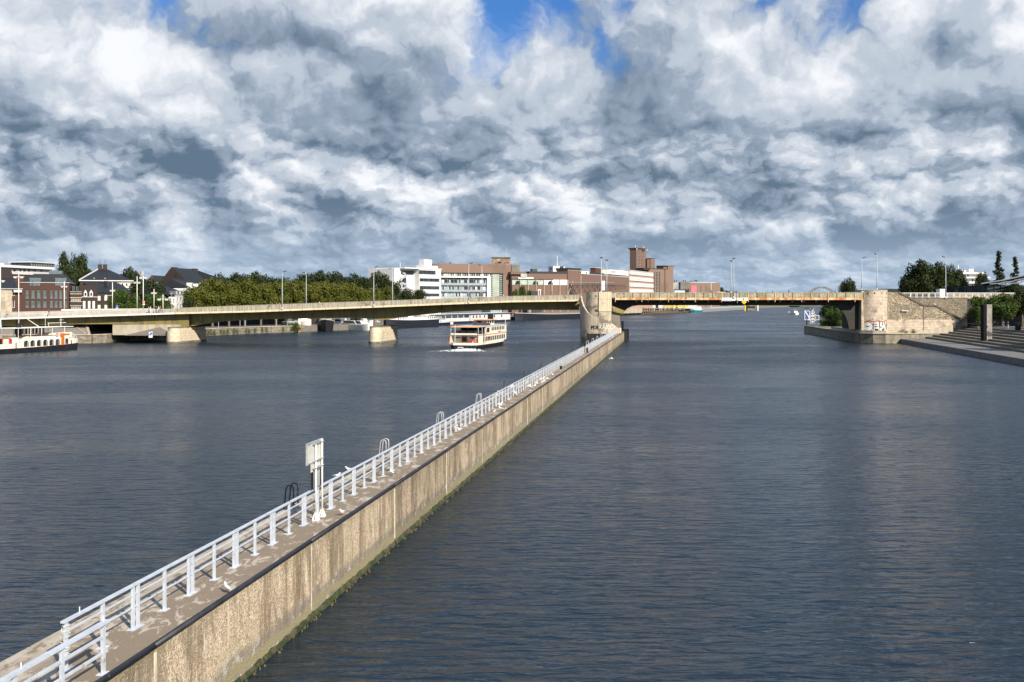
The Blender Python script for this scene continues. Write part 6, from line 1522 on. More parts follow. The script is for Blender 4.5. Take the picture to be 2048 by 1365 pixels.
for p in (187, 209): B.box('roof_light', B.u(p), B.u(p+3), 1.2, 2.5, B.z(558.5, p), B.z(556, p), 'steel')
B = Bld('grey_villa', 'pale grey villa with white dormers half hidden by the bushes', 228, 322, 266, 330, 2.0)
x1 = B.u(265.5); top = B.z(576.5, 245)
ops = B.ops([(242+k*6, 244.5+k*6) for k in range(4)], [(578.5, 589), (592, 601)])
B.front(B.u(228), x1, -1, top, 'wwall', ops, dep=10, nx=2, nz=2)
B.box('cornice', B.u(226), x1+.3, -.4, 10, top, top+.35, 'white')
B.gable('roof', B.u(227), x1+.2, 0, 10, top+.3, B.z(563.5, 250), 'slate', hipr=2.5)
for p in (241.5, 250, 258.5): B.box('dormer', B.u(p), B.u(p+5.5), -.1, 1.5, top+.35, B.z(565.5, p), 'white'); B.box('dormer_window', B.u(p+1.5), B.u(p+4), -.18, -.105, top+.6, B.z(567, p), 'glass')
# gable house with chimneys and white houses
B = Bld('big_gable_house', 'tall dark brick gable house with two end chimneys beside the white houses', 318, 352, 378, 346, 2.0)
mb = MB(); pa = lambda p, y, yy=0: (B.u(p), yy, B.z(y, p))
gp = [(318, 590), (378, 590), (375, 571), (368, 557), (352, 541.5), (346, 536), (340, 538), (331, 550), (318, 566)]
mb.quad(*[pa(p, y) for p, y in gp]); mb.build('gable_wall', M['brickd'], B.root, world=False)
mb = MB(); R_ = lambda p, y: (B.u(p, 14), 14, B.z(y, p, 14))
mb.quad(pa(346, 536), pa(378, 576), R_(422, 575), R_(388, 538.6)); mb.build('roof_slope', M['slate'], B.root, world=False)
mb = MB(); mb.quad(pa(346, 536), R_(388, 538.6), (B.u(340), 30, B.z(560, 340)), pa(318, 566)); mb.build('rear_roof_slope', M['slate'], B.root, world=False)
B.box('chimney', B.u(340.7), B.u(347.3), .2, 2, B.z(542, 344), B.z(534.8, 344), 'brickd'); B.box('chimney', B.u(382.5, 13), B.u(388, 13), 13, 15, B.z(545, 385, 13), B.z(537.6, 385, 13), 'brickd')
B.box('body', B.u(319), B.u(377), .3, 14, -1, B.z(591, 350), 'brickd')
for p, y in ((351.5, 551.5), (371.3, 569.5)): B.box('gable_window', B.u(p)-.3, B.u(p)+.3, -.06, -.01, B.z(y, p)-.3, B.z(y, p)+.3, 'blk')
B = Bld('white_town_house', 'tall white town house with pediment dormer right of the big gable', 376.5, 338, 412, 352, 2.0)
x1 = B.u(412); top = B.z(577, 385)
ops = B.ops([(380.5, 383), (387.2, 389.5), (392.5, 394.7), (398, 400.5)], [(583.5, 595), (600, 610)])
B.front(0, x1, -1, top, 'wwall', ops, dep=9)
B.box('cornice', -.2, x1, -.35, .1, top-.1, top+.3, 'white')
B.gable('roof', 0, x1, 0, 12, top+.3, B.z(559, 390), 'slate')
a, b = B.u(391.5), B.u(403); mb = MB(); mb.extr([(a, top+.3), (b, top+.3), ((a+b)/2, B.z(568, 397))], -.2, 4); mb.build('pediment', M['white'], B.root, world=False)
for p in (382, 405): B.box('dormer', B.u(p), B.u(p+3.5), -.1, 1.6, top+.3, B.z(566, p), 'white'); B.box('dormer_window', B.u(p+.8), B.u(p+2.7), -.17, -.105, top+.6, B.z(567.5, p), 'glass')
B = Bld('white_terrace_house', 'white painted house with four blue grey dormers behind the bridge parapet', 352.5, 326, 378, 336, 2.0)
x1 = B.u(378); top = B.z(591.5, 365)
ops = B.ops([(355, 357.5), (360.5, 363.5), (368, 370.5), (373.5, 376)], [(595, 603), (609, 619)])
B.front(0, x1, -1, top, 'wwall', ops, dep=9); B.box('gutter', 0, x1, -.2, 0, top, top+.2, 'white')
B.gable('roof', -6, x1, 0, 10, top+.2, B.z(570, 345), 'slate', hipl=0, ridge=8)
for k in range(4): p = 350.5+k*6.6; B.box('dormer', B.u(p), B.u(p+4), -.1, 2, B.z(589.8, p), B.z(582, p), 'zinc'); B.box('dormer_window', B.u(p+.9), B.u(p+3.2), -.17, -.105, B.z(588.8, p), B.z(583, p), 'wwall')
B = Bld('small_white_house', 'small white house with one roof dormer at the left of the white row', 337, 322, 353, 325, 2.0)
x1 = B.u(352.3); top = B.z(594, 345)
ops = B.ops([(340.5, 343), (347, 349.5)], [(598, 607), (612, 618)])
B.front(0, x1, -1, top, 'wwall', ops, dep=9); B.gable('roof', -4.5, x1, 0, 9, top+.1, B.z(577, 335), 'slate', ridge=7)
B.box('dormer', B.u(341), B.u(344), -.1, 1.5, B.z(592.5, 342), B.z(586, 342), 'steel')
mb = MB(); mb.bar((B.u(337), -.1, top+.3), (B.u(322), 6.8, B.z(575, 325)), .25, .25); mb.build('white_verge', M['white'], B.root, world=False)
B = Bld('rear_gable_roofs', 'pair of dark roofs with brick gables behind the big gable house', 296, 390, 425, 400, 2.0)
x1 = B.u(425)
mb = MB(); mb.quad((B.u(296), 0, B.z(560, 300)), (B.u(318), 0, B.z(566, 318)), (B.u(303), 0, B.z(551, 303))); mb.build('brick_gable', M['brick'], B.root, world=False)
mb = MB(); mb.quad((B.u(303), 0, B.z(551, 303)), (B.u(320), -.1, B.z(570, 320)), (B.u(345), 4, B.z(570, 345)), (B.u(332), 8, B.z(551.5, 332))); mb.build('roof', M['slate'], B.root, world=False)
mb = MB(); mb.quad((B.u(398), 0, B.z(551.5, 398)), (B.u(412), 0, B.z(551.5, 412)), (B.u(424), 0, B.z(570, 424)), (B.u(400), 0, B.z(570, 400))); mb.build('roof', M['tile'], B.root, world=False)
mb = MB(); mb.quad((B.u(412), .1, B.z(551.5, 412)), (B.u(426), .1, B.z(568, 426)), (B.u(424), .1, B.z(570, 424))); mb.build('brick_gable', M['brick'], B.root, world=False)
mb = MB(); mb.box(B.u(300), B.u(424), 9, 20, -1, B.z(571, 350)); mb.build('body', M['brickd'], B.root, world=False)
B = Bld('plain_dark_roof_house', 'long dark ridge roof behind the crossbar lamps', 245, 400, 284, 404, 2.0)
B.box('body', 0, B.u(284), 0, 10, -1, B.z(566, 265), 'brickd'); B.gable('roof', 0, B.u(284), -.3, 10, B.z(566, 265), B.z(547.8, 265), 'slate')
mb = MB(); z_ = 3
tag(MB().build('x', M['blk']), '', '') if False else None

# --- left embankment, abutment and quay by the bridge
em = thing('paved_embankment', 'grey cobbled slope with pale edge stone under the left end of the bridge', 'embankment', (X_(90, 258), 258, 0))
mb = MB(); mb.hexa([(X_(p, y), y, z) for z, ys_ in ((1.0, (256, 270)), (None, (256, 270))) for y in ys_ for p in (-160, 175)] if False else [(X_(-160, 247), 247, .5), (X_(178.5, 247), 247, .5), (X_(-160, 256), 256, .5), (X_(171, 256), 256, .5), (X_(-160, 247), 247, 2.0), (X_(178.5, 247), 247, 2.0), (X_(-160, 256), 256, 5.0), (X_(171, 256), 256, 5.0)])
mb.build('cobbled_slope', mat('cobbles', (.26, .245, .23), (.15, .14, .13), 3.2, .9, .5), em)
mb = MB(); mb.bar((X_(178.8, 247), 247, 2.05), (X_(171.5, 256), 256, 5.05), .6, .3); mb.build('edge_stone', M['conc'], em)
mb = MB(); mb.bar((X_(150, 253), 253, 4.1), (X_(170, 248), 248, 2.4), .3, .12); mb.build('pale_strip', M['lime'], em)
qa = thing('left_quay_wall', 'long low stone quay wall along the left bank under and beyond the bridge', 'quay', (X_(250, 258), 258, 0))
qp = [(-150, 236), (-118, 252.8)]+[(x-.0, y) for x, y in WB[3:8]]
qp = [(-150, 243.5), (-113.0, 246.0), (-103.5, 246.6), (-101.5, 250), (-96.4, 280), (-90.6, 300), (-82.4, 323), (-71.7, 336)]
qwm = mat('old_quay_stone', (.24, .215, .17), (.13, .12, .095), 1.0, .9, .4, (1, 1, 1.4), (.35, .31, .24), .5, (.58, .7))
for (a, b), (c, d) in zip(qp, qp[1:]):
    L = math.hypot(c-a, d-b); n = max(1, int(L/5))
    for k in range(n):
        p = (a+(c-a)*k/n, b+(d-b)*k/n); q2 = (a+(c-a)*(k+.985)/n, b+(d-b)*(k+.985)/n)
        mb = MB(); mb.bar((p[0], p[1], .35), (q2[0], q2[1], .35), .5, 3.4); mb.build('wall_length', qwm, qa)
        mb = MB(); mb.bar((p[0]-.1, p[1]-.0, 2.12), (q2[0]-.1, q2[1], 2.12), .9, .22); mb.build('coping_stone', M['lime'], qa)
aw = thing('left_abutment', 'pale concrete abutment wall beside the dark underpass on the left bank', 'wall', (X_(280, 270), 270, 2))
mb = MB(); mb.box(X_(226, 251.2), X_(362, 251.2), 250.95, 252, 1.9, Z_(649.6, 251)); mb.build('pale_wall', M['conc'], aw)
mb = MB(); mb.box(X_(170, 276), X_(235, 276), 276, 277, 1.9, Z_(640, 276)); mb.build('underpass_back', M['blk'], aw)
mb = MB(); mb.box(X_(150, 266), X_(362, 266), 252.1, 277, Z_(646.5, 266), Z_(643, 266)); mb.build('soffit', M['concd'], aw)
mb = MB(); mb.hexa([(X_(250, 247), 247, 1.9), (X_(337, 247), 247, 1.9), (X_(250, 250.9), 250.9, 1.9), (X_(345, 250.9), 250.9, 1.9), (X_(250, 247), 247, 2.02), (X_(337, 247), 247, 2.8), (X_(262, 250.9), 250.9, 2.2), (X_(320, 250.9), 250.9, 3.9)]); mb.build('sloping_apron', M['paving'], aw)
s = thing('parking_sign', 'white sign board with blue P and arrow on the left quay wall', 'sign', P_(300, 672, 246))
x0_, x1_ = X_(297.3, 245.5), X_(304.8, 245.5)
mb = MB(); mb.box(x0_, x1_, 245.5, 245.6, Z_(675.8, 245.5), Z_(663.6, 245.5)); mb.build('board', M['white'], s)
mb = MB(); mb.box(x0_+.03, x0_+.55, 245.44, 245.49, Z_(671, 245.5), Z_(664, 245.5)); mb.build('blue_field', M['blue'], s)
cxp = x0_+.28; mb = MB(); text_mb(mb, 'P', .75, lambda u_, v_: (cxp+u_, 245.42, Z_(667.5, 245.5)+v_), True); mb.build('letter_p', M['white'], s)
mb = MB(); mb.quad((x0_+.62, 245.42, Z_(670.5, 245.5)), (x0_+.98, 245.42, Z_(667.3, 245.5)), (x0_+.62, 245.42, Z_(664.3, 245.5))); mb.build('arrow', M['blue'], s)
# dark retaining wall at the back of the tree lined quay
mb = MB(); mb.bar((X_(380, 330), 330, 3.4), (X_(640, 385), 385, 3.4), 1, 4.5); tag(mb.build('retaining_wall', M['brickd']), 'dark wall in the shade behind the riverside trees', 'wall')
for k, (px, Y) in enumerate(((437, 312), (480, 322), (490, 322), (553, 334), (580, 338))):
    mb = MB(); x = X_(px, Y); mb.tube([(x, Y, 2), (x, Y, 6.5)], .09, 6); mb.box(x-.12, x+.12, Y-.12, Y+.12, 6.5, 6.8)
    tag(mb.build('quay_bollard_post', M['steel']), 'thin pale post on the tree lined quay, %s from the left pier' % ords[k], 'post', 'thin posts on the tree lined quay')
gr = thing('quay_fence_panel', 'grey slatted gate panel on the quay left of the mooring pile', 'fence', P_(582, 655, 337))
for k in range(12): mb = MB(); x = X_(574, 337)+k*.32; mb.box(x, x+.24, 337, 337.08, Z_(651, 337), Z_(645, 337)); mb.build('slat', M['steel'], gr)

# --- middle: white office block with spiral stair
B = Bld('white_office_block', 'white rendered office block with strip windows and rooftop box', 838, 560, 882, 575, 2.0)
W_ = B.u(882); top = B.z(539, 860)
rows = [(557.5, 564), (572.8, 579.5), (587.5, 593.5)]
ops = [(B.u(839.5), B.u(879), B.z(b, 860), B.z(a, 860), dict(nx=7)) for a, b in rows]
tops = [(B.u(837.5)+.2, B.u(871.5), B.z(549.3, 855), B.z(541.5, 855), dict(nx=5))]
B.front(0, W_, -1, top, 'wwall', ops+tops, dep=22, f='dsteel', rev=.5, g='glass')
B.box('roof_slab', -12, W_+.3, -.3, 22, top, top+.5, 'white')
xl = B.u(798)
B.front(xl, -.02, -1, top, 'wwall', [(B.u(811.5), -.5, B.z(550, 825), B.z(541, 825), dict(nx=3))]+[(B.u(814), B.u(822), B.z(b, 818), B.z(a, 818)) for a, b in ((556, 566.5), (571, 581))], dep=20, y=3.5, f='dsteel')
for y_ in (559.8, 574.8): B.box('round_vent', B.u(832, 3.5)-.4, B.u(832, 3.5)+.4, 3.4, 3.48, B.z(y_, 832, 3.5)-.4, B.z(y_, 832, 3.5)+.4, 'dsteel')
mb = MB(); xc = B.u(807, 1.5); z0_ = -1; pr = None
for k in range(90):
    a = k*.3; z_ = k*(B.z(544, 807)+1)/90-1; p = (xc+2.3*math.cos(a), 1.8+1.6*math.sin(a), z_); q = (xc+2.3*math.cos(a), 1.8+1.6*math.sin(a), z_+1.1)
    if pr: mb.quad(pr[0], p, q, pr[1])
    pr = (p, q)
mb.build('spiral_stair', M['steel'], B.root, world=False, smooth=True)
B.box('rooftop_box', B.u(848.5, 10), B.u(864, 10), 10, 14, top, B.z(519.5, 855, 10), 'wwall'); B.box('rooftop_base', B.u(846, 9), B.u(873, 9), 8, 16, top+.5, B.z(532, 855, 9), 'white'); B.box('roof_vents', B.u(833, 6), B.u(844, 6), 6, 9, top+.5, B.z(530.5, 838, 6), 'steel')
B.box('flag_mast', B.u(800.5, 5)-.1, B.u(800.5, 5)+.1, 5, 5.2, top, B.z(525, 800, 5), 'white')
B = Bld('bright_white_house', 'bright white building slice left of the white office block', 779, 640, 798, 640, 2.0)
B.front(0, B.u(800), -1, B.z(548.5, 790), 'white', B.ops([(795, 797)], [(560, 563), (576, 579)]), dep=10); B.box('chimney', B.u(783), B.u(788), 1, 3, B.z(550, 785), B.z(546, 785), 'white')

# glass office with big brown brick frame, curved corner
B = Bld('glass_front_office', 'large glass fronted office framed by a curved pale brown brick wall', 876, 590, 1006, 604, 2.0)
x0_, x1_ = B.u(866), B.u(1006); top = B.z(527.8, 900)
zt0 = B.z(546, 920)
B.box('brick_top_band', x0_, B.u(1006), 0, 26, zt0, top, 'brick2')
B.box('upper_glass', B.u(881), B.u(986), 1.2, 24, B.z(556, 920), zt0, 'glass')
for k in range(30): x = B.u(881)+(B.u(986)-B.u(881))*k/30; B.box('mullion', x, x+(.35 if k % 4 == 0 else .15), 1.0, 1.19, B.z(556, 920), zt0, 'white')
mb = MB(); rnd = random.Random(4)
for k in range(12): 
    a = B.u(881)+(B.u(986)-B.u(881))*rnd.random(); B.box('pale_pane', a, a+1.3, 1.1, 1.18, B.z(556, 920), zt0-.4, 'glassb')
fx0, fx1 = B.u(881.5), B.u(981)
zf0, zf1 = B.z(600, 930), B.z(555.5, 930)
B.box('white_frame_top', fx0, fx1, -.6, 1.1, zf1-.1, B.z(553.8, 930)+.2, 'white'); B.box('white_frame_side', B.u(974), fx1, -.6, 1.1, zf0, zf1-.1, 'white'); B.box('white_frame_foot', fx0, B.u(974), -.6, 1.1, zf0, zf0+.7, 'white')
B.box('inner_glass', fx0, B.u(974), .9, 20, zf0+.7, zf1-.12, 'glass')
for r_, (ya, yb, yc, yd) in enumerate(((558, 560.2, 566.5, 571.5), (571.5, 573.7, 580, 584.5), (584.8, 587, 593.5, 598))):
    za, zb2, zc, zd = [B.z(v, 930) for v in (ya, yb, yc, yd)]
    B.box('spandrel', fx0, B.u(974), .55, .88, zd+.15, zc, mat('blue_grey_spandrel', (.30, .33, .40), (.25, .28, .34), 1))
    B.box('dark_louvre', fx0, B.u(974), .6, .85, zb2, za, 'dsteel')
    for k in range(28):
        x = fx0+(B.u(974)-fx0)*k/28
        if rnd.random() < .55: B.box('window_pane', x+.1, x+1.25, .75, .87, zc+.02, zb2-.02, 'glassb' if rnd.random() < .8 else 'white')
for k in range(8): x = fx0+(B.u(974)-fx0)*k/7; B.box('facade_fin', x-.07, x+.07, .4, .54, zf0+.7, zf1-.1, 'steel')
B.box('grey_panel_tower', B.u(986), B.u(999.5), 1.0, 20, -1, B.z(546, 990), mat('pale_green_panels', (.36, .40, .35), (.28, .32, .28), .4)); 
for a, b in ((982, 985.3), (1000.2, 1005)):
    B.box('glass_strip', B.u(a), B.u(b), .8, 18, -1, zt0, 'glassb')
    for k in range(14): z_ = zf0+(zt0-zf0)*k/14; B.box('strip_pane', B.u(a)+.1, B.u(b)-.1, .68, .79, z_, z_+(zt0-zf0)/28, 'glass')
# curved brick end
mb = MB(); xr0 = B.u(1006)-.0; rr = 6.5
pts = [(xr0, 0)]+[(xr0+B.u(1017)-B.u(1006)+rr*math.sin(a)*.55, rr-rr*math.cos(a)) for a in [R(90)*k/8 for k in range(9)]]+[(pts_x := xr0+B.u(1017)-B.u(1006)+rr*.55, 26), (xr0, 26)]
mb.prism(pts, -1, top); mb.build('curved_brick_end', M['brick2'], B.root, world=False)
B.box('roof_vent', B.u(903), B.u(905), 3, 4.5, top, top+.9, 'dsteel')
B = Bld('brick_lantern_tower', 'weathered square brick tower top with flat cap above the glass office', 984, 640, 1021, 640, 2.0)
B.box('shaft', 0, B.u(1020), 0, 10, 10, B.z(516, 1000), mat('weathered_tower_brick', (.30, .20, .155), (.16, .11, .085), .55, .9, c3=(.42, .38, .32), s3=.4, t3=(.54, .62)))
B.box('cap', -.6, B.u(1020)+.6, -.6, 10.6, B.z(516, 1000), B.z(514.5, 1000), 'concd'); B.box('opening', B.u(996), B.u(1002), -.1, 0, B.z(527, 1000), B.z(524, 1000), 'blk'); B.box('opening', B.u(1014), B.u(1016.5), -.1, 0, B.z(527, 1015), B.z(524.5, 1015), 'blk')
B.box('antenna_mast', B.u(1012.5)-.15, B.u(1012.5)+.15, 4, 4.3, B.z(515, 1012), B.z(494.5, 1012), 'steel')

# brick factory range
B = Bld('brick_factory_hall', 'long low brown brick factory hall with green glazing behind the crane', 1026, 600, 1137, 612, 2.0)
top = B.z(547.5, 1060); x1_ = B.u(1137)
B.box('brick_body', 0, x1_, 2.5, 22, -1, top, 'brick3')
B.box('dark_roof', B.u(1062), x1_, 3, 20, top, B.z(546.6, 1100)+1.0, 'slate')
B.box('left_block', -1, B.u(1054), 1, 20, top-.5, B.z(544, 1040), 'brick3')
gz0, gz1 = B.z(570, 1060), B.z(559.5, 1060)
for k in range(7):
    a = B.u(1026+k*15.9); b = B.u(1026+(k+1)*15.9)-.25
    if k > 6: break
    B.box('glazing_panel', a, b, 1.4, 2.4, gz0, gz1, 'glassg' if k < 4 else 'white'); B.box('buttress', b-.1, b+.35, .9, 2.4, -1, gz1, 'lime')
for p in (1036, 1071, 1101):
    mb = MB(); xx = B.u(p, 1.3); mb.lathe([(0, 0), (1, 0)], 10) if False else None
    pts = [(xx+1.8*math.cos(R(a)), gz0+.2+2.3*math.sin(R(a))) for a in range(0, 181, 20)]; mb.extr(pts, 1.25, 1.38); mb.build('round_hole', M['blk'], B.root, world=False)
B.box('canopy_edge', 0, B.u(1108), 1.0, 1.6, gz1, gz1+.35, 'slate')
B.box('white_name_strip', B.u(1038), B.u(1069), 1.5, 2.4, B.z(557.7, 1050), B.z(555, 1050), 'white')
B.box('lower_brick', 0, x1_, 1.6, 2.4, -1, gz0-.02, 'brick3')
B.box('pale_base_hut', B.u(1048), B.u(1072), -9, -6, -1, B.z(583, 1060, -9), 'wwall')
B.box('grey_tanks', B.u(1024, 12), B.u(1040, 12), 12, 18, top, B.z(529.8, 1030, 12), 'concd'); B.box('dark_plant', B.u(1064, 12), B.u(1074.5, 12), 12, 15, top, B.z(538, 1070, 12), 'dsteel')
for p in (1045, 1049, 1053): B.box('steel_cylinder', B.u(p)-.7, B.u(p)+.6, 1, 2.3, B.z(554.5, 1050), B.z(547.5, 1050), 'steel')
B.box('pale_shed', B.u(1106, 16), B.u(1119.5, 16), 16, 24, top, B.z(532.8, 1112, 16), 'wwall'); B.box('brick_shed_end', B.u(1120, 16), B.u(1127, 16), 15.9, 24, top, B.z(533, 1122, 16), 'brick'); B.box('white_edge', B.u(1127, 16), B.u(1129, 16), 15.8, 24, top, B.z(534, 1128, 16), 'white')
B.box('antenna_mast', B.u(1117, 16)-.12, B.u(1117, 16)+.12, 18, 18.2, top, B.z(512, 1117, 16), 'white')
B = Bld('brick_stair_tower', 'square brown brick stair tower with dark cap in the factory range', 1136, 622, 1160, 634, 2.0)
B.box('shaft', 0, B.u(1160), 0, 12, -1, B.z(540, 1148), 'brick3'); B.box('pale_band', -.1, B.u(1160)+.1, -.1, 12.1, B.z(541.5, 1148), B.z(539.2, 1148), 'lime'); B.box('dark_cap', -.7, B.u(1160)+.9, -.7, 12.7, B.z(539.2, 1148), B.z(537, 1148), 'slate')
B = Bld('plain_brick_wing', 'broad plain red brown brick wing with rooftop windows behind the lamp pair', 1160, 660, 1258, 765, 2.0)
x1_ = B.u(1258); B.box('brick_wall', 0, x1_, 0, 24, -1, B.z(551, 1200), 'brick3'); B.box('coping', -.1, x1_, -.15, 24, B.z(551, 1200), B.z(550.5, 1200)+.1, 'wwall')
B.box('set_back_roof', B.u(1166, 6), B.u(1222, 6), 6, 20, B.z(551, 1200), B.z(546.3, 1195, 6), 'slate'); B.box('white_louvre', B.u(1170.5, 4), B.u(1178.5, 4), 4, 7, B.z(551, 1200), B.z(543.4, 1175, 4), 'white')
for k in range(4): x = B.u(1172, 4)+k*.5; B.box('louvre_slot', x, x+.25, 3.9, 3.98, B.z(548.5, 1175, 4), B.z(544.5, 1175, 4), 'blk')
B.box('small_brick_hut', B.u(1191, 8), B.u(1207.5, 8), 8, 12, B.z(551, 1200), B.z(536.8, 1200, 8), 'brick'); B.box('hut_cap', B.u(1190.5, 8), B.u(1208, 8), 7.8, 12.2, B.z(536.8, 1200, 8), B.z(536.2, 1200, 8), 'white')
x0_ = B.u(1221, 1); x2_ = B.u(1257, 1)
ops = [(x0_+2+k*2.6, x0_+4.2+k*2.6, B.z(549, 1240, 1), B.z(543.8, 1240, 1), dict(nx=2)) for k in range(4)]
B.front(x0_, x2_, B.z(551, 1240, 1)+.2, B.z(541.2, 1240, 1), 'white', ops, dep=10, y=1)
B.box('pipe', B.u(1161.5)-.12, B.u(1161.5)+.12, -.3, -.1, -1, B.z(551.5, 1162), 'wwall')
# office with banded front
B = Bld('banded_office', 'four storey office with white window bands left of the tall brick tower', 1258.5, 775, 1306, 850, 2.0)
x1_ = B.u(1306); zt2 = B.z(540.8, 1258)
zz_ = [B.z(v, 1262) for v in (540.8, 552, 565, 578, 591, 604)]
B.box('brick_body', 0, x1_, .1, 16, -1, zt2-.2, mat('pink_brick', (.42, .29, .23), (.36, .25, .2), 2))
for k in range(5):
    zt_ = zt2-k*4.72; 
    z0_ = zt_-3.3
    B.front(0, x1_, z0_, zt_-.2, 'wwall', [(.6+j*.62, 1.0+j*.62, z0_+.5+i*.62, z0_+.9+i*.62) for j in range(3) for i in range(4)]+[(3.4+j*1.05, 4.1+j*1.05, z0_+.45, z0_+1.5) for j in range(int((x1_-4.5)/1.05)) if k or j < 3 or j > 12], dep=.6, y=-.5, rev=.2, fw=.05)
B.box('roof_edge', -.3, x1_+.3, -.8, 16, zt2-.2, zt2+.15, 'white')
# tall tower, silo, block
B = Bld('tall_brick_tower', 'tall narrow brown brick tower with antennas and window slots', 1272.5, 900, 1289, 910, 2.0)
x1_ = B.u(1291); top = B.z(496.5, 1280)
ops = [(B.u(a), B.u(b), B.z(y+2.0, 1281), B.z(y, 1281)) for a, b in ((1277.2, 1280), (1283.2, 1286)) for y in [501+k*2.9 for k in range(13)]]
B.front(0, x1_, -1, top, 'brick3', ops, dep=7, rev=.25, fw=.07); B.box('side_shaft', x1_+.01, B.u(1294.5), .8, 8, -1, top-.5, 'brick2')
B.box('crown', -.35, B.u(1294.5)+.35, -.35, 8.3, top-1.2, top, 'brickd')
for p in (1274.5, 1291): 
    mb = MB(); x = B.u(p); mb.tube([(x, 2, top), (x, 2, top+2.4)], .12, 5); mb.lathe([(0, top+.9), (.5, top+1.0), (.5, top+1.5), (0, top+1.6)], 8, (x, 2)); mb.build('antenna', M['white'], B.root, world=False)
B.box('antenna_panel', B.u(1285), B.u(1288), -.7, -.36, top-2.6, top-.6, 'dsteel')
for p in (1272.3, 1290.5, 1293.6): B.box('antenna_panel', B.u(p), B.u(p)+.5, -.7, -.36, top-2.0, top-.3, 'white')
B = Bld('brick_silo', 'shorter plain brick silo just right of the tall tower', 1294, 910, 1310, 910, 2.0)
B.box('left_half', 0, B.u(1301), .6, 8, -1, B.z(517.5, 1300), 'brick3'); B.box('right_half', B.u(1301), B.u(1309.6), 0, 8, -1, B.z(517.5, 1300), 'brick2'); B.box('coping', -.1, B.u(1309.6)+.15, -.15, 8.2, B.z(517.5, 1300), B.z(516.8, 1300), 'brickd')
B = Bld('brick_mill_block', 'large brick mill block with three columns of dark windows and corner shaft', 1297, 880, 1347, 905, 2.0)
x1_ = B.u(1336); top = B.z(538.5, 1315)
ops = []
for a, b in ((1306.6, 1310), (1312, 1315.2), (1317.3, 1320.6)):
    for y in [545+k*2.9 for k in range(20)]:
        if int((y-545)/2.9) % 5 == 2: continue
        ops.append((B.u(a), B.u(b), B.z(y+2.2, 1315), B.z(y, 1315)))
ops = [o for o in ops if o[2] > -1]
B.front(0, x1_, -1, top, 'brick2', ops, dep=14, rev=.35, fw=.07, f='lime')
B.box('coping', -.3, x1_+.2, -.3, 14, top, top+.4, 'brickd'); B.box('upper_ledge', -8, 1, -1, 8, top-1.2, top+.6, 'brickd')
B.box('rounded_pier', B.u(1329), B.u(1334.5), -.9, -.02, -1, top-.2, 'brick2')
B.box('corner_shaft', B.u(1327, 4), B.u(1346.5, 4), 4, 12, -1, B.z(532.8, 1338, 4), 'brick3'); B.box('corner_shaft_front', B.u(1336, 3), B.u(1346.2, 3), 3, 3.98, -1, B.z(533.2, 1338, 4), 'brick2'); B.box('shaft_cap', B.u(1326.5, 4), B.u(1347, 4), 2.8, 12.2, B.z(532.8, 1338, 4), B.z(532, 1338, 4), 'brickd')
B = Bld('low_brick_warehouse', 'low brown brick warehouse with blind arches and a pink screen', 1378, 1120, 1431, 1140, 2.0)
x1_ = B.u(1431); top = B.z(565.8, 1400); B.box('brick_wall', 0, x1_, 0, 16, -1, top, 'brick2'); B.box('roof_edge', -.2, x1_+.2, -.2, 16, top, top+.5, 'wwall')
for a, b in ((1400, 1403.8), (1410.5, 1414)): B.box('blind_recess', B.u(a), B.u(b), -.12, -.01, -1, B.z(571.5, 1405), 'brick3')
B.box('right_end', x1_, B.u(1440.5, 4), 4, 16, -1, B.z(566.5, 1436, 4), 'brick2'); B.box('pale_pipe', B.u(1421.5), B.u(1422.3), -.4, -.1, -1, top, 'wwall')
B.box('pink_screen', B.u(1381.5), B.u(1392), -.6, -.3, -1, B.z(572, 1387), 'pink')
for p, h in ((1386, 2), (1390, 1.6), (1397, 2.2), (1405, .8)): B.box('roof_vent', B.u(p), B.u(p)+1.0, 4, 5, top, top+h, 'dsteel')
B.box('roof_fan', B.u(1395), B.u(1401.5), 4, 6, top+2.1, top+2.8, 'dsteel')
B = Bld('concrete_plant', 'grey panelled plant house on stilts beside the pale slanting chute', 1357, 1050, 1380, 1050, 2.0)
B.box('panel_house', B.u(1361), B.u(1376), 0, 12, B.z(579, 1368), B.z(564.5, 1368), 'concd'); B.box('side_house', B.u(1376), B.u(1381), 1, 12, B.z(578, 1378), B.z(565, 1378), 'concd'); B.box('stilts', B.u(1352), B.u(1378), 3, 6, -1, B.z(584.5, 1365), 'blk'); B.box('platform', B.u(1350), B.u(1380), -.5, 9, B.z(581, 1365), B.z(579, 1365), 'dsteel')
mb = MB(); mb.extr([(B.u(1344), B.z(580, 1345)), (B.u(1348), B.z(580, 1345)), (B.u(1358), B.z(564, 1355)), (B.u(1347), B.z(566, 1350))], 1, 4); mb.build('chute', M['lime'], B.root, world=False)
B.box('white_shed', B.u(1347), B.u(1368), -6, -1, -1, B.z(581.5, 1358, -6), 'wwall')
for p in (1350, 1354, 1368, 1372): B.box('vent_stack', B.u(p), B.u(p)+.7, 5, 6, B.z(567, 1360), B.z(560, 1360), 'dsteel')
mb = MB(); B = Bld('pale_hall', 'long pale flat hall on the far quay below the bridge', 1262, 800, 1400, 1010, 2.0)
B.box('hall', 0, B.u(1395), 0, 12, 0, 6, 'wwall'); 
for k in range(9): x = 4+k*B.u(1395)/10; B.box('hall_bay', x, x+8, -.3, -.05, .5, 4.6, 'lime' if k % 3 else 'tile')
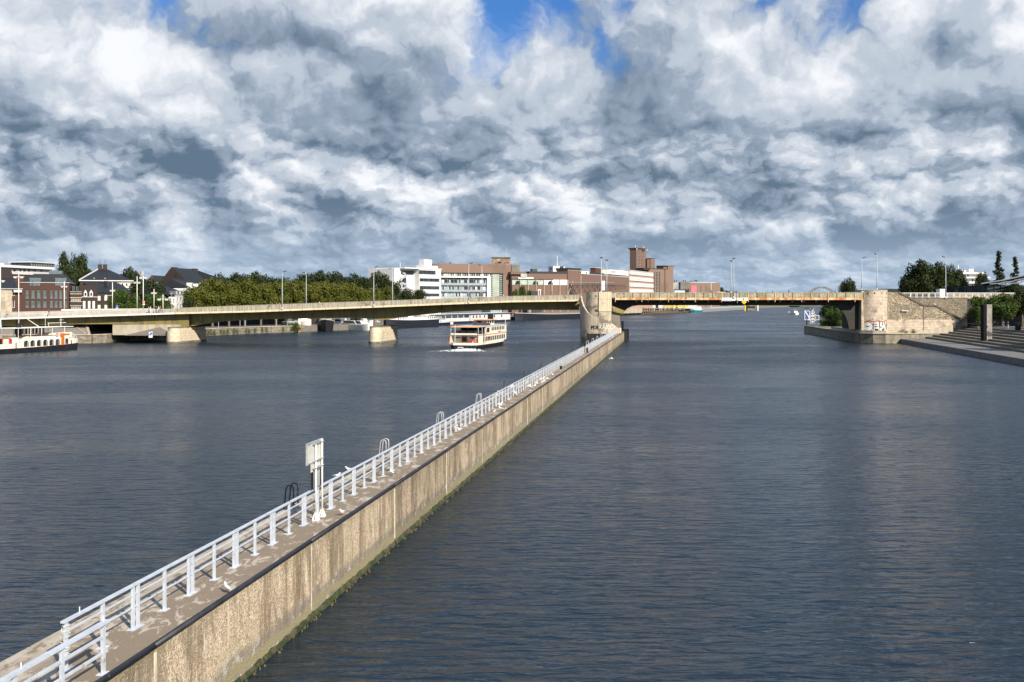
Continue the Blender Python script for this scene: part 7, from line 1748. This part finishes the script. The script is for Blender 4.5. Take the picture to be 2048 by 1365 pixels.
# crane truss
cr = thing('gantry_crane', 'rusty dark lattice loading crane boom stretching over the bank behind the bridge', 'crane', (X_(1150, 620), 620, 2))
def truss(p0, p1, h0, h1, n, wd, m, nm):
    a0 = Vector(p0); b0 = Vector(p1)
    for yy_ in (0, wd):
        pr = None
        for k in range(n+1):
            t_ = k/n; lo = a0.lerp(b0, t_)+Vector((0, yy_, 0)); up = lo+Vector((0, 0, h0+(h1-h0)*t_))
            mb = MB()
            if pr: mb.bar(pr[0], lo, .22, .22); mb.bar(pr[1], up, .28, .28); mb.bar(pr[0] if k % 2 else pr[1], up if k % 2 else lo, .14, .14)
            mb.bar(lo, up+Vector((0, 0, .01)), .14, .14); mb.build(nm, m, cr); pr = (lo, up)
cm_ = mat('rusty_dark_steel', (.075, .05, .045), (.12, .07, .055), 1.2, .8)
truss(P_(1100, 586, 620), P_(1190, 586, 620), 5.3, 5.6, 18, 3.0, cm_, 'boom_truss'); truss(P_(1190, 586.5, 620), P_(1252, 576.5, 620), 5.6, 1.4, 12, 3.0, cm_, 'boom_truss')
for a, b in (((1085, 592), (1102, 569)), ((1110, 592), (1124, 562)), ((1124, 592), (1146, 562)), ((1090, 592), (1116, 570))):
    for Yo in (620, 624): mb = MB(); mb.bar(P_(a[0], a[1]+28, Yo), P_(b[0], b[1], Yo), .35, .35); mb.build('support_leg', M['steel'], cr)
mb = MB(); mb.bar(P_(1094, 571.7, 619), P_(1233, 572, 619), .7, .6); mb.build('walkway_beam', M['dsteel'], cr)
for k in range(30): mb = MB(); p = P_(1170+k*2.8, 571.5, 619); mb.box(p[0]-.05, p[0]+.05, 619, 619.1, p[2], p[2]+1.3); mb.build('rail_post', cm_, cr)
mb = MB(); mb.bar(P_(1128, 565, 619), P_(1228, 565.4, 619), .12, .12); mb.build('stay_cable', M['steel'], cr)
mb = MB(); p = P_(1206, 575, 618); mb.box(p[0]-1, p[0]+1.2, 617.5, 619, p[2]-2, p[2]+4); mb.build('operator_cabin', M['wwall'], cr)
s = thing('container_hut', 'small dark site hut with a white red panel below the crane', 'hut', P_(1070, 598, 560))
mb = MB(); mb.box(X_(1062, 558), X_(1084, 558), 558, 562, 1.9, Z_(582.5, 558)); mb.build('hut_body', M['dsteel'], s)
mb = MB(); mb.box(X_(1076, 557), X_(1082, 557), 557.4, 557.8, Z_(591, 557), Z_(579, 557)); mb.build('white_panel', M['white'], s); mb = MB(); mb.box(X_(1077.8, 557), X_(1080.4, 557), 557.2, 557.35, Z_(590, 557), Z_(581, 557)); mb.build('red_figure', M['red'], s)

# --- right: white terraced building
B = Bld('white_terrace_block', 'bright white modern building with stacked balconies behind the trees at right', 1918, 430, 1978, 430, 3.9)
for k, (y0_, y1_, a, b) in enumerate(((545.2, 548.5, 1920, 1967.5), (554.5, 557, 1930, 1978), (565, 567.5, 1930, 1962))):
    B.box('balcony_slab', B.u(a), B.u(b), -1.5, 10, B.z(y1_, 1940), B.z(y0_, 1940), 'white')
for k, (y0_, y1_, a, b) in enumerate(((548.5, 554.5, 1922, 1966), (557, 565, 1931, 1966), (567.5, 577.5, 1931, 1966), (577.5, 590, 1935, 1966))):
    ops = [(B.u(a+12.5), B.u(a+16), B.z(y1_-.6, 1940), B.z(y0_+.6, 1940)), (B.u(1955), B.u(1962), B.z(y1_-.6, 1940), B.z(y0_+.6, 1940))]
    B.front(B.u(a), B.u(b), B.z(y1_, 1940), B.z(y0_, 1940), 'wwall', ops, dep=10)
B.box('penthouse', B.u(1919), B.u(1934), 1, 8, B.z(545.2, 1925), B.z(541, 1925), 'white'); B.box('lift_head', B.u(1940.5), B.u(1949), 1, 6, B.z(545.2, 1945), B.z(538.2, 1945), 'white')
mb = MB(); x = B.u(1927.5); mb.lathe([(.0, 0), (.5, 0)], 10) if False else None; B.box('porthole', x-.35, x+.35, .9, .98, B.z(544.5, 1927), B.z(542.2, 1927), 'glass'); B.box('flag_pole', B.u(1921)-.12, B.u(1921)+.12, 2, 2.2, B.z(541, 1921), B.z(530, 1921), 'white'); B.box('lower_body', B.u(1938), B.u(1966), 1, 9, 0, B.z(590, 1940), 'wwall')
# pavilion with ribbed roof
pv = thing('glass_pavilion', 'dark glass pavilion under a shallow ribbed roof at the right picture edge', 'building', (X_(2040, 300), 300, 3.9))
rt_ = [(1962, 567.6), (1985, 564), (2010, 560), (2048, 551.5), (2090, 547), (2140, 552), (2200, 562)]
mb = MB(); pr = None
for p, y in rt_:
    x = X_(p, 300); z = Z_(y, 300); xr = X_(p+14, 335); cur = [(x, 300, z), (xr, 335, z+.2), (xr, 335, z-.1), (x, 300, z-.3)]
    if pr:
        for i in range(4): mb.quad(pr[i], cur[i], cur[(i+1) % 4], pr[(i+1) % 4])
    pr = cur
mb.build('roof_shell', M['dsteel'], pv)
for k, dy in enumerate((0, 2.8, 5.6)):
    for (a, b), (c, d) in zip(rt_, rt_[1:]): mb = MB(); mb.bar(P_(a+dy*6, min(b+dy*.6, 568.4), 299.8-k*.5), P_(c+dy*6, d+dy*1.0, 299.8-k*.5), .5, .28); mb.build('roof_rib', mat('pale_roof_rib', (.17, .20, .24), (.13, .155, .19), 2), pv)
mb = MB(); mb.box(X_(1972, 302), X_(2190, 302), 302, 330, 3.9, Z_(571, 302)); mb.build('glass_hall', M['glass'], pv)
for k in range(12): p = 1975+k*14; mb = MB(); x = X_(p, 301.6); mb.box(x, x+.14, 301.7, 301.9, 3.9, Z_(569.5, 301)); mb.build('glazing_bar', M['dsteel'], pv)
s = thing('litter_bin', 'dark cylindrical kiosk bin on the plaza at the right edge', 'bin', (X_(2036, 220), 220, 4.0))
mb = MB(); mb.lathe([(0, 4), (.58, 4), (.62, 5.55), (.4, 5.75), (0, 5.8)], 12, (X_(2036, 220), 220)); mb.build('body', M['blk'], s)

# ------------------------------------------------------------------ trees
def blob_crown(seed, blobs, n, size, name):
    """many small leaf faces spread over the shells of irregular sub-clumps"""
    rnd = random.Random(seed); v = []; f = []
    tot = sum(b[3]**2 for b in blobs)
    for bx_, by_, bz_, br in blobs:
        cnt = int(n*br*br/tot)
        for k in range(cnt):
            u_ = rnd.uniform(-1, 1); a = rnd.uniform(0, 2*math.pi); q = math.sqrt(1-u_*u_); d = Vector((q*math.cos(a), q*math.sin(a), u_))
            rr = br*(.62+.42*rnd.random()**.6)*(1+.22*math.sin(5*a+seed)*q+.18*math.sin(7*u_*2+a*3))
            c = Vector((bx_, by_, bz_))+d*rr
            nrm = (d+Vector((rnd.gauss(0, .45), rnd.gauss(0, .45), rnd.gauss(0, .45)))).normalized()
            t_ = nrm.orthogonal().normalized(); w = nrm.cross(t_); an = rnd.uniform(0, 6.3); t2 = t_*math.cos(an)+w*math.sin(an); w2 = nrm.cross(t2)
            s_ = size*rnd.uniform(.6, 1.5); i = len(v)
            v += [tuple(c+t2*s_), tuple(c+w2*s_*.6), tuple(c-t2*s_*.9), tuple(c-w2*s_*.6)]; f.append((i, i+1, i+2, i+3))
    me = bpy.data.meshes.new(name); me.from_pydata(v, [], f); me.update(); return me
def round_blobs(seed, R0, hgt, nb=26, z0=.25):
    rnd = random.Random(seed); bl = []
    for k in range(nb):
        a = rnd.uniform(0, 6.28); u_ = rnd.uniform(-.75, 1); q = math.sqrt(max(0, 1-u_*u_)); rr = rnd.uniform(.45, .85)
        bl.append((R0*q*rr*math.cos(a), R0*q*rr*math.sin(a), hgt*(.62+.34*u_*rnd.uniform(.7, 1.05)), R0*rnd.uniform(.26, .42)))
    bl.append((0, 0, hgt*.6, R0*.62)); return bl
crowns = [blob_crown(s_, round_blobs(s_, 4.6, 12, 28), 7200, .26, 'crown') for s_ in (1, 2, 3, 4)]
def limb_mesh(seed, h, r):
    rnd = random.Random(seed); mb = MB(); mb.tube([(0, 0, -1), (0, 0, h*.2), (.15, .1, h*.42), (.1, .2, h*.7)], [r*1.25, r, r*.75, r*.3], 8)
    for k in range(6):
        a = k*1.05+rnd.random(); z = h*(.28+.06*k); L = h*.28; mb.tube([(0, 0, z), (math.cos(a)*L*.5, math.sin(a)*L*.5, z+L*.45), (math.cos(a)*L, math.sin(a)*L, z+L*.8)], [r*.5, r*.32, r*.1], 6)
    return mb
trunks = []
for s_ in (1, 2): o = limb_mesh(s_, 12, .3).build('trunk', M['bark']); trunks.append(o.data); bpy.data.objects.remove(o)
tcount = 0
def tree(px, Y, pytop, w, m, label, group=None, ground=2.0, me=None, trunk=True, hbase=12.0, rbase=4.9):
    global tcount; tcount += 1
    h = Z_(pytop, Y)-ground; x = X_(px, Y)
    r = thing('tree', label, 'tree', (x, Y, ground), random.uniform(0, 6), group)
    sx = w*Y/F/2/rbase; sz = h/(hbase*.99)
    o = bpy.data.objects.new('crown', me or crowns[tcount % 4]); C.objects.link(o); o.parent = r; o.scale = (sx, sx, sz)
    if not o.data.materials: o.data.materials.append(M['leafd'])
    o.material_slots[0].link = 'OBJECT'; o.material_slots[0].material = m
    if trunk: t_ = bpy.data.objects.new('trunk', trunks[tcount % 2]); C.objects.link(t_); t_.parent = r; t_.scale = (max(sx, .8), max(sx, .8), sz) if rbase > 2 else (.35, .35, sz)
    return r
for c_ in crowns: c_.materials.append(M['leafd'])
# front row along the quay, yellow green
fr = [(392, 318, 574, 62), (425, 322, 566, 70), (458, 327, 568, 66), (490, 330, 564, 64), (522, 335, 569, 62), (552, 340, 571, 60), (582, 345, 567, 58), (612, 350, 564, 58), (640, 356, 569, 56), (668, 363, 571, 52), (695, 370, 573, 52), (722, 378, 576, 48), (748, 386, 579, 46), (775, 396, 581, 44)]
for k, (p, Y, t_, w) in enumerate(fr): tree(p, Y, t_+(3, -2, 1, -3, 2, 0, -2)[k % 7], w, M['leafy'], 'yellow green plane tree in the front riverside row, %s from the left' % ords[k], 'front row of riverside trees')
bkr = [(400, 395, 558, 60), (440, 400, 556, 62), (478, 402, 551, 62), (515, 405, 553, 60), (548, 408, 557, 60), (578, 410, 558, 58), (610, 415, 555, 58), (638, 418, 549, 60), (668, 422, 551, 58), (700, 425, 549, 56), (728, 430, 557, 54), (757, 435, 554, 54), (786, 440, 566, 46)]
for k, (p, Y, t_, w) in enumerate(bkr): tree(p, Y, t_+(2, -3, 1, -1, 3)[k % 5], w, M['leafd'], 'taller dark tree in the rear riverside row, %s from the left' % ords[k], 'rear row of riverside trees')
ext = [(815, 470, 580, 36, 'leafd', 'dark bushy tree before the spiral stair of the white office'), (840, 475, 582, 34, 'leafd', 'dark bushy tree at the foot of the white office block'), (800, 480, 588, 40, 'leafg', 'low bush left of the white office block'),
       (1044, 545, 575, 18, 'leafg', 'bright green young tree beside the brick factory hall'), (1030, 560, 581, 16, 'leafg', 'small green bush by the curved brick corner'), (1060, 560, 583, 16, 'leafg', 'small green bush left of the dark site hut'),
       (125, 375, 516, 42, 'leafd', 'big dark tree above the mansard block, left crown'), (160, 385, 516.5, 48, 'leafd', 'big dark tree above the small brick houses, right crown'), (140, 360, 533, 60, 'leafd', 'dark tree filling the gap behind the striped house'), (182, 380, 545, 26, 'leafd', 'small dark tree left of the hipped roof mansion'),
       (258, 375, 544, 50, 'leafd', 'dark tree right of the twin chimney roof'), (240, 300, 583, 46, 'leafg', 'leafy bush in front of the grey villa'), (262, 310, 592, 50, 'leafg', 'low green bush between villa and crossbar lamps'), (285, 330, 562, 60, 'leafd', 'dark broad tree behind the crossbar lamps'), (310, 322, 568, 52, 'leafd', 'dark tree left of the white houses'), (306, 300, 590, 54, 'leafg', 'mid green bush behind the walking group'), (326, 298, 594, 40, 'leafg', 'green bush before the small white house'), (377, 310, 598, 28, 'leafd', 'dark small tree before the white town house'),
       (1662, 335, 606, 54, 'leafg', 'leafy riverside tree under the right end of the span, front one'), (1684, 345, 604, 50, 'leafg', 'leafy riverside tree under the right span beside the arch'), (1700, 300, 560, 30, 'leafd', 'dark pointed tree rising above the bridge left of the tower'), (1688, 305, 568, 26, 'leafd', 'small dark tree behind the cars on the bridge'),
       (1836, 330, 530, 74, 'leafd', 'broad dark tree behind the balustrade, left one'), (1870, 345, 532, 70, 'leafd', 'broad dark tree behind the balustrade, middle one'), (1905, 350, 537, 60, 'leafd', 'broad dark tree behind the lamp post on the right'), (1815, 345, 556, 40, 'leafd', 'lower dark tree right of the wooded hill'), (1925, 340, 566, 34, 'leafg', 'olive shrub below the white terraced building'),
       (1963, 320, 551, 34, 'leafd', 'dark tree in front of the white terraced building'), (1985, 315, 566, 34, 'leafd', 'dark tree left of the pavilion roof'),
       (1956, 249, 596, 40, 'leafg', 'green shrub tree left of the dark pillar'), (2005, 247, 592, 62, 'leafg', 'green shrub tree right of the dark pillar'), (2045, 249, 580, 50, 'leafd', 'dark tree at the right picture edge'), (1985, 253, 600, 60, 'leafd', 'dark hedge like tree behind the pillar'), (2030, 300, 575, 60, 'leafd', 'dark tree before the pavilion'), (1956, 232, 637.5, 11, 'leafg', 'small round bright green bush on the plaza'),
       (1455, 1260, 583.5, 30, 'leafd', 'distant dark trees right of the brick warehouse'), (1470, 1320, 585, 26, 'leafd', 'distant low tree near the lamp pair'), (1440, 1180, 577, 22, 'leafd', 'distant tree at the warehouse corner'),
       (2454, 165, 470, 190, 'leafd', 'unseen tree added outside the right edge for shade, second row'), (2680, 150, 440, 200, 'leafd', 'unseen tree added outside the right edge for shade, third row'), (2380, 185, 490, 180, 'leafd', 'unseen tree added outside the right edge for shade, behind the first'), (2560, 140, 430, 200, 'leafd', 'unseen tree added outside the right edge for shade, nearest the water'), (2290, 172, 480, 150, 'leafd', 'unseen tree added outside the right edge for shade, close to the steps'),  # out-of-view trees added only to throw shade on the steps
       (2110, 250, 560, 80, 'leafd', 'dark tree outside the right edge shading the plaza, near one'), (2170, 225, 540, 110, 'leafd', 'dark tree outside the right edge shading the steps'), (2230, 205, 530, 120, 'leafd', 'dark tree outside the right edge shading the walkway')]
for p, Y, t_, w, m_, l in ext: tree(p, Y, t_, w, M[m_], l, ground=(4.0 if (p > 1790 and Y < 300) else (3.9 if p > 1640 else 2.0)) if p != 1662 and p != 1684 else 2.3)
tree(1666, 322, 627, 54, M['leafg'], 'low dense bush on the guard wall quay under the right end of the span', ground=-2.5, trunk=False)
tree(1683, 318, 622, 40, M['leafg'], 'second low bush on the quay, closer to the dark arch', ground=-2.5, trunk=False)
# poplars
def pop_blobs(seed):
    rnd = random.Random(seed); b = []
    for k in range(44):
        t_ = k/43; rr = .95*(math.sin(math.pi*min(1, t_*1.25+.1))**.7 if t_ < .6 else (1-t_)*1.9+.08)
        a = rnd.uniform(0, 6.3); b.append((rr*.6*math.cos(a), rr*.6*math.sin(a), 1+11*t_, max(.30, rr*.62)))
    return b
pops = [blob_crown(20+k, pop_blobs(30+k), 3600, .16, 'crown') for k in range(2)]
for q in pops: q.materials.append(M['leafd'])
tree(1997, 330, 507, 26, M['leafd'], 'taller slim poplar above the pavilion roof, left one', ground=3.9, me=pops[0], rbase=.95)
tree(2030, 345, 518, 22, M['leafd'], 'shorter slim poplar above the pavilion roof, right one', ground=3.9, me=pops[1], rbase=.95)
# far green bank and shrubs on the quay edge
mb = MB(); rnd = random.Random(6)
def scatter_leaves(mb, pts, n, s_):
    for k in range(n):
        (a, b, ra, ha) = rnd.choice(pts); c = Vector((a+rnd.gauss(0, ra), b+rnd.gauss(0, .3), rnd.uniform(*ha))); d = Vector((rnd.gauss(0, 1), rnd.gauss(0, 1), rnd.gauss(0, 1))).normalized(); t_ = d.orthogonal().normalized()*s_; w = d.cross(t_)
        mb.quad(tuple(c+t_), tuple(c+w*.6), tuple(c-t_), tuple(c-w*.6))
pl = []
for (a, b), (c, d) in zip(qp[3:], qp[4:]):
    L = math.hypot(c-a, d-b); n = int(L/1.6)
    for k in range(n):
        if rnd.random() < .6: pl.append((a+(c-a)*k/n+.3, b+(d-b)*k/n-.3, .45, (.2, 1.5+.6*rnd.random())))
scatter_leaves(mb, pl, 7000, .11)
scatter_leaves(mb, [(X_(586, 334), 334, 1.2, (.5, 3.0))], 2500, .13)
o = mb.build('quay_creeper', M['leafg'], kind='stuff'); o['label'] = 'green creeper hanging on the low quay wall beyond the left pier'; o['category'] = 'creeper'
mb = MB(); scatter_leaves(mb, [(X_(p, YR-3), YR-3.0, .25, (2.2, 3.0+.5*(k % 2))) for k, p in enumerate((1801, 1806, 1812, 1826, 1829))], 900, .09)
scatter_leaves(mb, [(X_(p, 252), 252, .3, (.9, 1.8)) for p in (1808, 1818, 1830)], 900, .09)
o = mb.build('wall_weeds', M['leafg'], kind='stuff'); o['label'] = 'weeds growing at the foot of the ramp wall'; o['category'] = 'weeds'
hill('far_green_bank', [(1440, 606), (1500, 603), (1560, 604), (1618, 607)], 1750, 60, M['grass'], 8)
